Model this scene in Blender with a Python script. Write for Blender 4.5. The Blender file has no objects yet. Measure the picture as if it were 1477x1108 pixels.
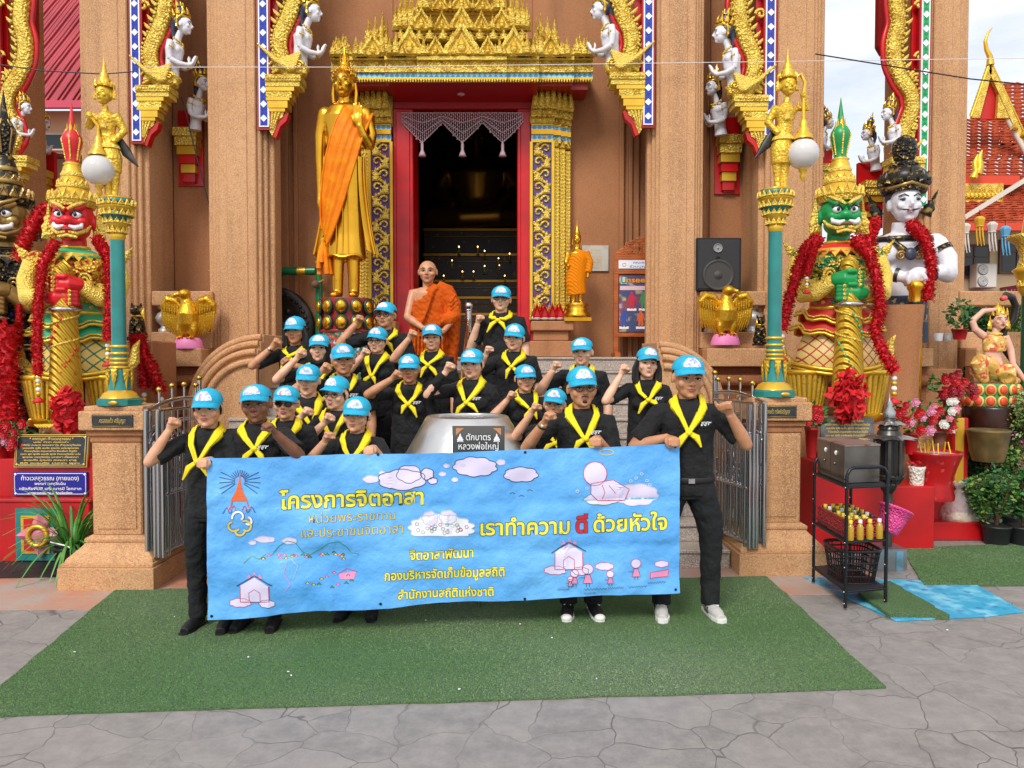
import bpy, bmesh, math, random
import numpy as np
from mathutils import Vector, Matrix, Euler
R = math.radians
C = bpy.context.scene.collection
SC = bpy.context.scene
rnd = random.Random(7)
# ---------------------------------------------------------------- camera
F, CX, CY, PITCH, CAMZ = 1109.0, 738.5, 554.0, math.atan(34 / 1109.0), 1.72
cam = bpy.data.objects.new('camera', bpy.data.cameras.new('camera'))
C.objects.link(cam)
cam.location = (0, 0, CAMZ)
cam.rotation_euler = (R(90) - PITCH, 0, 0)
cam.data.sensor_width = 36
cam.data.lens = 36 * F / 1477
cam.data.clip_end = 2000
SC.camera = cam
# ---------------------------------------------------------------- world, sun, exposure
SUN_EL, SUN_AZ = R(43), R(-24)          # azimuth measured from behind the camera, negative = from the left
w = bpy.data.worlds.new("World"); SC.world = w; w.use_nodes = True
nt = w.node_tree; nt.nodes.clear()
out = nt.nodes.new('ShaderNodeOutputWorld'); bg = nt.nodes.new('ShaderNodeBackground')
sky = nt.nodes.new('ShaderNodeTexSky'); sky.sky_type = 'NISHITA'; sky.sun_disc = False
sky.sun_elevation = SUN_EL; sky.sun_rotation = math.pi + SUN_AZ
sky.dust_density = 2.0
tc = nt.nodes.new('ShaderNodeTexCoord'); mp = nt.nodes.new('ShaderNodeMapping')
mp.inputs['Scale'].default_value = (1.2, 1.2, 4.5); mp.inputs['Rotation'].default_value = (0.15, -0.3, 0.4)
nz = nt.nodes.new('ShaderNodeTexNoise'); nz.inputs['Scale'].default_value = 2.2; nz.inputs['Detail'].default_value = 7
nz.inputs['Roughness'].default_value = .58
rp = nt.nodes.new('ShaderNodeValToRGB'); rp.color_ramp.elements[0].position = .33; rp.color_ramp.elements[1].position = .62
rp.color_ramp.elements[0].color = (.35, .35, .35, 1)
mx = nt.nodes.new('ShaderNodeMix'); mx.data_type = 'RGBA'; mx.inputs['B'].default_value = (5.6, 5.75, 6.0, 1)
nt.links.new(tc.outputs['Generated'], mp.inputs['Vector']); nt.links.new(mp.outputs[0], nz.inputs['Vector'])
nt.links.new(nz.outputs['Fac'], rp.inputs[0]); nt.links.new(rp.outputs[0], mx.inputs['Factor'])
nt.links.new(sky.outputs[0], mx.inputs['A']); nt.links.new(mx.outputs['Result'], bg.inputs['Color'])
bg.inputs['Strength'].default_value = .12
nt.links.new(bg.outputs[0], out.inputs[0])
sun = bpy.data.objects.new('sun', bpy.data.lights.new('sun', 'SUN')); C.objects.link(sun)
sun.data.energy = 1.65; sun.data.angle = R(18); sun.data.color = (1, .97, .92)
sun.rotation_euler = (R(90) - SUN_EL, 0, SUN_AZ)
sun.location = (-4, -6, 12)
vs = SC.view_settings; vs.view_transform = 'Standard'; vs.look = 'None'; vs.gamma = 1; vs.exposure = .7
SC.render.film_transparent = False

# ---------------------------------------------------------------- photo pixel -> point at a chosen depth / height
def P(px, py, Y):
    x, v = (px - CX) / F, -(py - CY) / F
    dy, dz = math.cos(PITCH) + v * math.sin(PITCH), v * math.cos(PITCH) - math.sin(PITCH)
    t = Y / dy
    return Vector((x * t, Y, CAMZ + dz * t))
def G(px, py, z=0.0):
    x, v = (px - CX) / F, -(py - CY) / F
    dy, dz = math.cos(PITCH) + v * math.sin(PITCH), v * math.cos(PITCH) - math.sin(PITCH)
    t = (z - CAMZ) / dz
    return Vector((x * t, dy * t, z))
def fx(px, Y): return P(px, 520, Y).x
def fz(py, Y): return P(CX, py, Y).z
def upx(Y): return 100 * Y / F          # metres in 100 photo pixels at depth Y

# ---------------------------------------------------------------- materials
def lin(h):
    h = h.lstrip('#'); o = []
    for i in (0, 2, 4):
        c = int(h[i:i + 2], 16) / 255
        o.append(c / 12.92 if c <= .04045 else ((c + .055) / 1.055) ** 2.4)
    return (*o, 1)
_mats = {}
def mat(name, col, rough=.5, metal=0., nz=None, sp=None, bump=None, coat=0., emit=None, alpha=None, trans=0., coord='Object', sheen=0, spec=None):
    if name in _mats: return _mats[name]
    m = bpy.data.materials.new(name); m.use_nodes = True; _mats[name] = m
    t = m.node_tree; b = t.nodes['Principled BSDF']; L = t.links.new
    col = lin(col) if isinstance(col, str) else (*col[:3], 1)
    b.inputs['Base Color'].default_value = col; b.inputs['Roughness'].default_value = rough
    b.inputs['Metallic'].default_value = metal; b.inputs['Coat Weight'].default_value = coat
    b.inputs['Sheen Weight'].default_value = sheen
    if spec is not None: b.inputs['Specular IOR Level'].default_value = spec
    if trans: b.inputs['Transmission Weight'].default_value = trans
    if alpha is not None: b.inputs['Alpha'].default_value = alpha
    if emit: b.inputs['Emission Color'].default_value = col; b.inputs['Emission Strength'].default_value = emit
    tcn = None
    def vec():
        nonlocal tcn
        if tcn is None: tcn = t.nodes.new('ShaderNodeTexCoord')
        return tcn.outputs[coord]
    cur = None
    def mixin(fac, c2):
        nonlocal cur
        x = t.nodes.new('ShaderNodeMix'); x.data_type = 'RGBA'
        if cur is None: x.inputs['A'].default_value = col
        else: L(cur, x.inputs['A'])
        x.inputs['B'].default_value = lin(c2) if isinstance(c2, str) else (*c2[:3], 1)
        L(fac, x.inputs['Factor']); cur = x.outputs['Result']
    def ramp(src, lo, hi):
        r = t.nodes.new('ShaderNodeMapRange'); r.inputs['From Min'].default_value = lo; r.inputs['From Max'].default_value = hi
        L(src, r.inputs['Value']); return r.outputs[0]
    for spec in (nz if isinstance(nz, list) else [nz] if nz else []):
        sc_, c2, lo, hi = spec[:4]
        n = t.nodes.new('ShaderNodeTexNoise'); n.inputs['Scale'].default_value = sc_; n.inputs['Detail'].default_value = 5
        if len(spec) > 4:
            q = t.nodes.new('ShaderNodeMapping'); q.inputs['Scale'].default_value = (1, 1, spec[4]); L(vec(), q.inputs['Vector']); L(q.outputs[0], n.inputs['Vector'])
        else: L(vec(), n.inputs['Vector'])
        mixin(ramp(n.outputs['Fac'], lo, hi), c2)
    for spec in (sp if isinstance(sp, list) else [sp] if sp else []):
        sc_, c2, lo, hi = spec
        v = t.nodes.new('ShaderNodeTexVoronoi'); v.inputs['Scale'].default_value = sc_
        L(vec(), v.inputs['Vector'])
        s = t.nodes.new('ShaderNodeSeparateColor'); L(v.outputs['Color'], s.inputs[0])
        mixin(ramp(s.outputs[0], lo, hi), c2)
    if cur is not None: L(cur, b.inputs['Base Color'])
    if bump:
        kind, sc_, st = bump[:3]
        if kind == 'vor':
            n = t.nodes.new('ShaderNodeTexVoronoi'); o = n.outputs['Distance']
        elif kind == 'wave':
            n = t.nodes.new('ShaderNodeTexWave'); o = n.outputs['Fac']; n.inputs['Distortion'].default_value = bump[3] if len(bump) > 3 else 3
            if len(bump) > 4: n.bands_direction = bump[4]
        else:
            n = t.nodes.new('ShaderNodeTexNoise'); o = n.outputs['Fac']; n.inputs['Detail'].default_value = 6
        n.inputs['Scale'].default_value = sc_
        L(vec(), n.inputs['Vector'])
        bp = t.nodes.new('ShaderNodeBump'); bp.inputs['Strength'].default_value = st; bp.inputs['Distance'].default_value = bump[5] if len(bump) > 5 else .01
        L(o, bp.inputs['Height']); L(bp.outputs[0], b.inputs['Normal'])
    return m

STONE = mat('pebble_stone', '#c29064', .75, nz=[(1.3, '#ae7e55', .35, .75), (.35, '#cb9d72', .45, .7), (9, '#b6845a', .5, .75), (3.2, '#8a6040', .54, .82, .08)], sp=[(150, '#ddb07e', .5, 1.1), (135, '#7d4e2c', .74, 1.2)], bump=('vor', 150, .35))
STONED = mat('pebble_stone_brown', '#a97048', .75, nz=[(1.1, '#94603b', .35, .75), (.4, '#b57e54', .45, .7), (3.0, '#75482a', .53, .82, .07)], sp=[(190, '#b98250', .6, 1.2), (170, '#70431f', .74, 1.2)], bump=('vor', 190, .25))
MOULD = mat('base_moulding_stone', '#7d4426', .7, nz=(3, '#94582f', .3, .7), sp=(110, '#b07a50', .65, 1.2), bump=('vor', 110, .3))
GRANITE = mat('step_granite', '#a89a8e', .45, nz=(5, '#8f8076', .35, .7), sp=[(160, '#d8cfc6', .6, 1.1), (170, '#4b4542', .75, 1.1)])
GOLD = mat('gold_paint', '#e3b93a', .3, .55, nz=(3, '#d0a232', .4, .7), bump=('noise', 60, .12))
GOLDL = mat('gold_leaf_polished', '#dfa832', .25, .93, nz=(2.2, '#c98f22', .4, .7), bump=('noise', 9, .06))
GOLDC = mat('gold_carving', '#e8ca58', .38, .3, nz=(9, '#c79d34', .42, .65), bump=('vor', 42, .9, 0, 'X', .02))
GOLDY = mat('gold_yellow_relief', '#eccb58', .4, .25, bump=('vor', 70, .8, 0, 'X', .015))
RED = mat('red_lacquer', '#c40a12', .3, nz=(4, '#a80710', .4, .7))
REDD = mat('deep_red_paint', '#9c0a10', .4)
BLACK = mat('black_paint', '#141416', .4)
WHITE = mat('white_paint', '#e6e4e4', .4)
STEEL = mat('stainless_steel', '#c9c9cb', .22, 1., nz=(20, '#b0b0b2', .4, .7))
CHROME = mat('polished_steel', '#c6c6c8', .2, 1.)
BRASS = mat('brass', '#c9a24a', .25, 1.)
BLUE = mat('royal_blue', '#2336a0', .35)
TEAL = mat('teal_enamel', '#147f78', .3, coat=.3, nz=(6, '#0f6b66', .4, .7))
DARKM = mat('dark_iron', '#3a3836', .4, .7, nz=(8, '#5a5652', .45, .7))

# ---------------------------------------------------------------- mesh builder
class MB:
    def __init__(s): s.v = []; s.f = []; s.mi = []; s.sm = []; s.mats = []; s.T = Matrix()
    def m(s, mt):
        if mt not in s.mats: s.mats.append(mt)
        return s.mats.index(mt)
    def add(s, vs, fs, mt, smooth=False):
        b = len(s.v); T = s.T
        s.v += [tuple(T @ Vector(p)) for p in vs]
        i = s.m(mt)
        for f in fs: s.f.append([b + k for k in f]); s.mi.append(i); s.sm.append(smooth)
    def at(s, loc=(0, 0, 0), rot=(0, 0, 0), sc=1):
        sc = (sc,) * 3 if isinstance(sc, (int, float)) else sc
        s.T = Matrix.LocRotScale(Vector(loc), Euler(rot), Vector(sc)); return s
    def box(s, c, d, mt, rz=0, taper=1.0, rot=None):
        hx, hy, hz = d[0] / 2, d[1] / 2, d[2] / 2
        ps = [Vector((sx * hx * (taper if sz > 0 else 1), sy * hy * (taper if sz > 0 else 1), sz * hz)) for sz in (-1, 1) for sy in (-1, 1) for sx in (-1, 1)]
        M = Euler(rot).to_matrix() if rot else Matrix.Rotation(rz, 3, 'Z')
        s.add([Vector(c) + M @ p for p in ps], [(0, 2, 3, 1), (4, 5, 7, 6), (0, 1, 5, 4), (1, 3, 7, 5), (3, 2, 6, 7), (2, 0, 4, 6)], mt)
    def bx(s, x0, x1, y0, y1, z0, z1, mt): s.box(((x0 + x1) / 2, (y0 + y1) / 2, (z0 + z1) / 2), (abs(x1 - x0), abs(y1 - y0), abs(z1 - z0)), mt)
    def loft(s, rings, mt, cap=True, smooth=True, closed=False):
        n = len(rings[0]); vs = [p for r in rings for p in r]; fs = []
        k = len(rings)
        for i in range(k if closed else k - 1):
            a, b = i * n, ((i + 1) % k) * n
            for j in range(n): fs.append((a + j, a + (j + 1) % n, b + (j + 1) % n, b + j))
        s.add(vs, fs, mt, smooth)
        if cap and not closed:
            s.add(rings[0], [tuple(range(n))[::-1]], mt); s.add(rings[-1], [tuple(range(n))], mt)
    def tube(s, pts, r, mt, n=8, cap=True, closed=False, flat=1.0, smooth=True, up=None):
        pts = [Vector(p) for p in pts]; k = len(pts)
        rs = r if isinstance(r, (list, tuple)) else [r] * k
        rings = []; pu = Vector(up) if up else None
        for i in range(k):
            a = pts[(i - 1) % k] if (closed or i > 0) else pts[0]; b = pts[(i + 1) % k] if (closed or i < k - 1) else pts[-1]
            d = (b - a).normalized() if (b - a).length > 1e-9 else Vector((0, 0, 1))
            if pu is None: pu = Vector((0, 0, 1)) if abs(d.z) < .9 else Vector((0, 1, 0))
            u = (pu - d * pu.dot(d))
            u = u.normalized() if u.length > 1e-6 else d.orthogonal().normalized()
            if up is None: pu = u
            v = d.cross(u)
            rings.append([pts[i] + u * math.cos(t) * rs[i] * flat + v * math.sin(t) * rs[i] for t in [2 * math.pi * j / n for j in range(n)]])
        s.loft(rings, mt, cap, smooth, closed)
    def lathe(s, prof, mt, c=(0, 0, 0), n=24, sx=1., sy=1., cap=True, smooth=True, a0=0., a1=2 * math.pi):
        c = Vector(c); full = abs(a1 - a0 - 2 * math.pi) < 1e-6
        m = n if full else n + 1
        rings = [[c + Vector((math.cos(a0 + (a1 - a0) * j / n) * r * sx, math.sin(a0 + (a1 - a0) * j / n) * r * sy, z)) for j in range(m)] for r, z in prof]
        if full: s.loft(rings, mt, cap, smooth)
        else:
            vs = [p for r in rings for p in r]; fs = [(i * m + j, i * m + j + 1, (i + 1) * m + j + 1, (i + 1) * m + j) for i in range(len(rings) - 1) for j in range(m - 1)]
            s.add(vs, fs, mt, smooth)
    def ell(s, c, r, mt, n=14, rot=None, k=None):
        r = (r,) * 3 if isinstance(r, (int, float)) else r
        k = k or max(6, n // 2 + 1); M = Euler(rot).to_matrix() if rot else Matrix.Identity(3); c = Vector(c)
        vs = [c + M @ Vector((0, 0, r[2]))]
        for i in range(1, k):
            ph = math.pi * i / k
            vs += [c + M @ Vector((r[0] * math.sin(ph) * math.cos(t), r[1] * math.sin(ph) * math.sin(t), r[2] * math.cos(ph))) for t in [2 * math.pi * j / n for j in range(n)]]
        vs.append(c + M @ Vector((0, 0, -r[2])))
        fs = [(0, 1 + j, 1 + (j + 1) % n) for j in range(n)]
        for i in range(k - 2):
            a, b = 1 + i * n, 1 + (i + 1) * n
            fs += [(a + j, b + j, b + (j + 1) % n, a + (j + 1) % n) for j in range(n)]
        e = len(vs) - 1; a = 1 + (k - 2) * n
        fs += [(e, a + (j + 1) % n, a + j) for j in range(n)]
        s.add(vs, fs, mt, True)
    def prism(s, poly, d0, d1, mt, plane='xz', smooth=False):
        def q(p, d): return (p[0], d, p[1]) if plane == 'xz' else (p[0], p[1], d) if plane == 'xy' else (d, p[0], p[1])
        n = len(poly)
        s.add([q(p, d0) for p in poly] + [q(p, d1) for p in poly], [tuple(range(n)), tuple(range(2 * n - 1, n - 1, -1))], mt)
        s.add([q(p, d0) for p in poly] + [q(p, d1) for p in poly], [(j, n + j, n + (j + 1) % n, (j + 1) % n) for j in range(n)], mt, smooth)
    def quad(s, ps, mt): s.add(ps, [tuple(range(len(ps)))], mt)
    def grid(s, rows, mt, smooth=True, two=None):
        n = len(rows[0]); s.add([p for r in rows for p in r], [(i * n + j, i * n + j + 1, (i + 1) * n + j + 1, (i + 1) * n + j) for i in range(len(rows) - 1) for j in range(n - 1)], mt, smooth)
    def leaf(s, c, wd, h, d, mt, kind=0, in_mt=None):
        """flame shaped upright ornament facing -y, base centre c"""
        sh = [(-.5, 0), (-.56, .12), (-.48, .3), (-.36, .42), (-.3, .55), (-.16, .7), (-.06, .86), (0, 1), (.06, .86), (.16, .7), (.3, .55), (.36, .42), (.48, .3), (.56, .12), (.5, 0)]
        if kind == 1: sh = [(-.5, 0), (-.42, .18), (-.5, .3), (-.3, .42), (-.34, .52), (-.16, .62), (-.12, .8), (0, 1), (.12, .8), (.16, .62), (.34, .52), (.3, .42), (.5, .3), (.42, .18), (.5, 0)]
        c = Vector(c); n = len(sh)
        def ring(k, y, up=0): return [c + Vector((x * wd * k, y, (z * k + up) * h)) for x, z in sh]
        r0, r1, r2, r3 = ring(1, 0), ring(1, -d * .6), ring(.72, -d, .06), ring(.55, -d * .5, .1)
        rg = [r0, r1, r2, r3] if kind == 0 else [r0, r1, ring(.5, -d * 1.3, .1)]
        vs = [p for r in rg for p in r]
        fs = [(i * n + j, i * n + (j + 1) % n, (i + 1) * n + (j + 1) % n, (i + 1) * n + j) for i in range(len(rg) - 1) for j in range(n)]
        fs.append(tuple(range(n))[::-1]); s.add(vs, fs, mt)
        s.add(rg[-1], [tuple(range(n))], in_mt or mt)
    def text(s, txt, mt, M, size=.1, align='CENTER', depth=0., off=0., width=None, shear=0., bold=0.):
        s.add2d(*text2d(txt, size, align, off + bold, width, shear), mt, M)
    def add2d(s, vs, fs, mt, M):
        f = M if callable(M) else (lambda p: M @ Vector((p[0], p[1], 0)))
        s.add([f(p) for p in vs], fs, mt)
    def obj(s, name, parent=None, bevel=0., label=None, seg=1, loc=None):
        me = bpy.data.meshes.new(name); 
        q = parent
        while q is not None and q.parent is not None: q = q.parent
        off = Vector(q['_o']) if q is not None and '_o' in q else Vector((0, 0, 0))
        if loc is not None: off = Vector(loc)
        me.from_pydata([(p[0] - off.x, p[1] - off.y, p[2] - off.z) for p in s.v], [], s.f)
        for t in s.mats: me.materials.append(t)
        me.polygons.foreach_set('material_index', s.mi); me.polygons.foreach_set('use_smooth', s.sm); me.update()
        o = bpy.data.objects.new(name, me); C.objects.link(o)
        if parent is not None: o.parent = parent
        if loc is not None: o.location = loc
        if bevel:
            b = o.modifiers.new('bevel', 'BEVEL'); b.width = bevel; b.segments = seg; b.limit_method = 'ANGLE'; b.angle_limit = R(40)
        if label: o['label'] = label
        return o
_tc = {}
def text2d(txt, size, align='CENTER', off=0., width=None, shear=0.):
    key = (txt, size, align, off, width, shear)
    if key in _tc: return _tc[key]
    cu = bpy.data.curves.new('lettering', 'FONT'); cu.body = txt; cu.size = size; cu.align_x = align; cu.offset = off; cu.shear = shear
    cu.resolution_u = 3
    o = bpy.data.objects.new('lettering_tmp', cu); C.objects.link(o)
    dg = bpy.context.evaluated_depsgraph_get(); dg.update()
    me = bpy.data.meshes.new_from_object(o.evaluated_get(dg), depsgraph=dg)
    vs = [(v.co.x, v.co.y) for v in me.vertices]; fs = [tuple(p.vertices) for p in me.polygons]
    bpy.data.objects.remove(o); bpy.data.curves.remove(cu); bpy.data.meshes.remove(me)
    if width and vs:
        x0, x1 = min(p[0] for p in vs), max(p[0] for p in vs); k = width / max(1e-6, x1 - x0)
        c = 0 if align == 'LEFT' else (x0 + x1) / 2
        vs = [((p[0] - c) * k, p[1]) for p in vs]
    _tc[key] = (vs, fs); return vs, fs

def frame(o, xd, yd):
    """matrix whose local x,y plane lies at o along xd (right) and yd (up)"""
    xd, yd = Vector(xd).normalized(), Vector(yd).normalized(); zd = xd.cross(yd)
    return Matrix(((xd.x, yd.x, zd.x, o[0]), (xd.y, yd.y, zd.y, o[1]), (xd.z, yd.z, zd.z, o[2]), (0, 0, 0, 1)))

# ---------------------------------------------------------------- things
def thing(name, label, cat, loc=(0, 0, 0), rz=0., s=1., group=None, world=False):
    o = bpy.data.objects.new(name, None); C.objects.link(o); o.empty_display_size = .2
    o.location = loc; o.rotation_euler = (0, 0, rz); o.scale = (s,) * 3 if isinstance(s, (int, float)) else s
    o['label'] = label; o['category'] = cat
    if group: o['group'] = group
    if world: o['_o'] = tuple(loc)          # its parts are modelled in world coordinates
    return o
def tag(o, label, cat, group=None):
    o['label'] = label; o['category'] = cat
    if group: o['group'] = group
    return o
def struct(o): o['kind'] = 'structure'; return o
def dup(root, loc=None, rz=None, label=None, s=None):
    def cp(o, par):
        c = o.copy(); C.objects.link(c); c.parent = par
        for ch in list(o.children): cp(ch, c)
        return c
    r = cp(root, None)
    if loc is not None: r.location = loc
    if rz is not None: r.rotation_euler = (0, 0, rz)
    if s is not None: r.scale = (s,) * 3 if isinstance(s, (int, float)) else s
    if label: r['label'] = label
    return r
def remesh(mb, voxel, smooth=2, fac=.5, mat_=None):
    """fuse the closed shapes collected in mb into one continuous surface; returns verts, faces"""
    me = bpy.data.meshes.new('fuse'); me.from_pydata(mb.v, [], mb.f); me.update()
    o = bpy.data.objects.new('fuse', me); C.objects.link(o)
    m = o.modifiers.new('r', 'REMESH'); m.mode = 'VOXEL'; m.voxel_size = voxel
    if smooth: q = o.modifiers.new('s', 'SMOOTH'); q.factor = fac; q.iterations = smooth
    dg = bpy.context.evaluated_depsgraph_get(); dg.update()
    e = bpy.data.meshes.new_from_object(o.evaluated_get(dg), depsgraph=dg)
    n = len(e.vertices); co = np.empty(n * 3); e.vertices.foreach_get('co', co)
    fs = [tuple(p.vertices) for p in e.polygons]
    bpy.data.objects.remove(o); bpy.data.meshes.remove(me); bpy.data.meshes.remove(e)
    return co.reshape(-1, 3), fs
# ================================================================ setting: ground
def paving():
    m = bpy.data.materials.new('stamped_concrete'); m.use_nodes = True; t = m.node_tree; b = t.nodes['Principled BSDF']; L = t.links.new
    N = t.nodes.new
    tcn = N('ShaderNodeTexCoord'); n1 = N('ShaderNodeTexNoise'); n1.inputs['Scale'].default_value = 2.2; n1.inputs['Detail'].default_value = 3
    L(tcn.outputs['Object'], n1.inputs['Vector'])
    va = N('ShaderNodeVectorMath'); va.operation = 'MULTIPLY_ADD'; va.inputs[1].default_value = (.35, .35, 0); L(n1.outputs['Color'], va.inputs[0]); L(tcn.outputs['Object'], va.inputs[2])
    vo = N('ShaderNodeTexVoronoi'); vo.feature = 'DISTANCE_TO_EDGE'; vo.inputs['Scale'].default_value = 2.9; L(va.outputs[0], vo.inputs['Vector'])
    mr = N('ShaderNodeMapRange'); mr.inputs['From Min'].default_value = 0.002; mr.inputs['From Max'].default_value = .010; L(vo.outputs['Distance'], mr.inputs['Value'])
    nm = N('ShaderNodeTexNoise'); nm.inputs['Scale'].default_value = 1.1; nm.inputs['Detail'].default_value = 2; L(tcn.outputs['Object'], nm.inputs['Vector'])
    mk = N('ShaderNodeMapRange'); mk.inputs['From Min'].default_value = .42; mk.inputs['From Max'].default_value = .62; mk.inputs['To Min'].default_value = .95; mk.inputs['To Max'].default_value = .25; L(nm.outputs['Fac'], mk.inputs['Value'])
    sub = N('ShaderNodeMath'); sub.operation = 'MULTIPLY'; inv = N('ShaderNodeMath'); inv.operation = 'SUBTRACT'; inv.inputs[0].default_value = 1; L(mr.outputs[0], inv.inputs[1])
    L(inv.outputs[0], sub.inputs[0]); L(mk.outputs[0], sub.inputs[1])
    vo2 = N('ShaderNodeTexVoronoi'); vo2.inputs['Scale'].default_value = 2.9; L(va.outputs[0], vo2.inputs['Vector'])
    sc2 = N('ShaderNodeSeparateColor'); L(vo2.outputs['Color'], sc2.inputs[0])
    c0 = N('ShaderNodeMix'); c0.data_type = 'RGBA'; c0.inputs['A'].default_value = lin('#787471'); c0.inputs['B'].default_value = lin('#86817d'); L(sc2.outputs[0], c0.inputs['Factor'])
    n2 = N('ShaderNodeTexNoise'); n2.inputs['Scale'].default_value = 7; n2.inputs['Detail'].default_value = 12; n2.inputs['Roughness'].default_value = .82; L(tcn.outputs['Object'], n2.inputs['Vector'])
    r2 = N('ShaderNodeMapRange'); r2.inputs['From Min'].default_value = .4; r2.inputs['From Max'].default_value = .68; L(n2.outputs['Fac'], r2.inputs['Value'])
    c1 = N('ShaderNodeMix'); c1.data_type = 'RGBA'; c1.inputs['B'].default_value = lin('#9b958f'); L(c0.outputs['Result'], c1.inputs['A']); L(r2.outputs[0], c1.inputs['Factor'])
    c2 = N('ShaderNodeMix'); c2.data_type = 'RGBA'; c2.inputs['B'].default_value = lin('#625d59'); L(c1.outputs['Result'], c2.inputs['A']); L(sub.outputs[0], c2.inputs['Factor'])
    L(c2.outputs['Result'], b.inputs['Base Color']); b.inputs['Roughness'].default_value = .62
    ad = N('ShaderNodeMath'); ad.operation = 'MULTIPLY_ADD'; ad.inputs[1].default_value = .25; L(n2.outputs['Fac'], ad.inputs[0])
    ng = N('ShaderNodeMath'); ng.operation = 'SUBTRACT'; ng.inputs[0].default_value = 1; L(sub.outputs[0], ng.inputs[1]); L(ng.outputs[0], ad.inputs[2])
    bp = N('ShaderNodeBump'); bp.inputs['Strength'].default_value = .5; bp.inputs['Distance'].default_value = .012; L(ad.outputs[0], bp.inputs['Height']); L(bp.outputs[0], b.inputs['Normal'])
    return m
mb = MB(); mb.quad([(-400, -60, 0), (400, -60, 0), (400, 900, 0), (-400, 900, 0)], paving()); struct(mb.obj('ground'))
TERRA = mat('terracotta_tile', '#b5775c', .6, nz=[(.9, '#a39a92', .42, .56), (14, '#b88a72', .4, .75)], bump=('noise', 30, .3))
mb = MB(); mb.bx(-6, -2.35, 5.25, 7.0, -.02, .004, TERRA); mb.bx(-2.35, 2.9, 5.6, 7, -.02, .0045, TERRA); struct(mb.obj('path'))

TURF = mat('artificial_turf', '#5a7d46', .85, nz=[(1.2, '#66854f', .35, .7), (.45, '#85946f', .42, .7)], sp=(260, '#2c5230', .3, 1.), bump=('noise', 180, .9, 0, 'X', .02))
BLADE = mat('turf_blade', '#67904e', .7, nz=[(60, '#46693a', .35, .7), (.5, '#93a37e', .42, .7)])
def turf(name, corners, label, n, h=.012, seed=1, sag=None):
    q = [Vector(c) for c in corners]
    r = np.random.default_rng(seed); mb = MB()
    k = 24
    def pt(u, v): return q[0].lerp(q[1], u).lerp(q[3].lerp(q[2], u), v)
    top = [[pt(i / k + 0, j / k) + Vector((0, 0, h)) for i in range(k + 1)] for j in range(k + 1)]
    for j in range(k + 1):
        for i in range(k + 1):
            if i in (0, k) or j in (0, k): top[j][i] += Vector((r.normal(0, .004), r.normal(0, .004), 0))
    mb.grid(top, TURF)
    rim = [top[0][i] for i in range(k)] + [top[j][k] for j in range(k)] + [top[k][i] for i in range(k, 0, -1)] + [top[j][0] for j in range(k, 0, -1)]
    m_ = len(rim); mb.add(rim + [Vector((p.x, p.y, .002)) for p in rim], [(i, (i + 1) % m_, m_ + (i + 1) % m_, m_ + i) for i in range(m_)], TURF)
    vs = []; fs = []
    for i in range(n):
        c = pt(r.random(), r.random()); a = r.random() * 6.283; b = r.normal(0, .006, 2); wd = .0022
        vs += [(c.x - math.cos(a) * wd, c.y - math.sin(a) * wd, h), (c.x + math.cos(a) * wd, c.y + math.sin(a) * wd, h), (c.x + b[0], c.y + b[1], h + .002 + r.random() * .005)]
        fs.append((3 * i, 3 * i + 1, 3 * i + 2))
    mb.add(vs, fs, BLADE)
    o = mb.obj(name, loc=q[0]); return tag(o, label, 'grass mat')
turf('grass_mat', [G(-52, 1036), G(1278, 994), G(1106, 833), G(166, 853)], 'large green artificial grass mat under the group holding the banner', 90000)
turf('grass_mat', [G(1332, 846), G(1640, 846), G(1560, 782), G(1300, 792)], 'green artificial grass mat in front of the red blocks and flower pots', 26000, seed=2)
turf('grass_mat', [G(1281, 890, .012), G(1370, 892, .012), G(1284, 842, .012), G(1236, 858, .012)], 'narrow green grass strip lying across the blue patterned mat', 5000, h=.024, seed=3)
BLMAT = mat('blue_print_mat', '#2f9fc4', .45, nz=[(7, '#7cc7dd', .45, .65), (11, '#1f6fb4', .55, .72), (3, '#2c4fa0', .66, .78)])
mb = MB(); a = [G(1158, 834), G(1292, 897), G(1420, 891), G(1477, 884), G(1402, 842), G(1290, 838)]
mb.prism([(p.x, p.y) for p in a], .003, .011, BLMAT, 'xy'); tag(mb.obj('floor_mat', loc=a[0]), 'light blue patterned plastic mat on the paving under the black rack', 'mat')
BKMAT = mat('black_print_mat', '#1d1b20', .6, nz=(9, '#77757c', .66, .7))
mb = MB(); a = [G(-120, 838), G(166, 832), G(160, 806), G(-120, 812)]
mb.prism([(p.x, p.y) for p in a], .006, .014, BKMAT, 'xy'); tag(mb.obj('floor_mat', loc=a[0]), 'black printed mat at the foot of the red platform by the spider plant', 'mat')

# ================================================================ temple
DX = fx(667, 10.0)                                   # middle of the doorway
temple = thing('temple', 'brown pebble-stone temple with red doorway, gold canopy and tall stone columns', 'temple', (DX, 9.3, 0), world=True)
FLOOR = 1.76
# --- wall with the doorway
YW = 10.2
dl, dr, dtop = fx(568, 10.1), fx(768, 10.1), fz(122, 10.1)
mb = MB()
wl, wr = fx(135, 9.6), fx(1172, 9.6)
mb.bx(wl, dl, YW, YW + .35, 0, 9, STONED); mb.bx(dr, wr, YW, YW + .35, 0, 9, STONED); mb.bx(dl, dr, YW, YW + .35, dtop, 9, STONED)
for x0, x1, d in ((398, 404, .09), (404, 416, .05), (424, 430, .07), (893, 900, .07), (906, 912, .09), (912, 922, .05)):
    mb.bx(fx(x0, 10.1), fx(x1, 10.1), YW - d, YW + .02, FLOOR, 9, STONED)
for x0, x1, d in ((222, 232, .08), (236, 242, .12), (246, 300, .06), (300, 306, .1), (1012, 1020, .1), (1026, 1078, .06), (1082, 1088, .12), (1092, 1100, .08)):
    mb.bx(fx(x0, 10.0), fx(x1, 10.0), YW - d, YW + .02, 2.6, 9, STONED)
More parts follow.
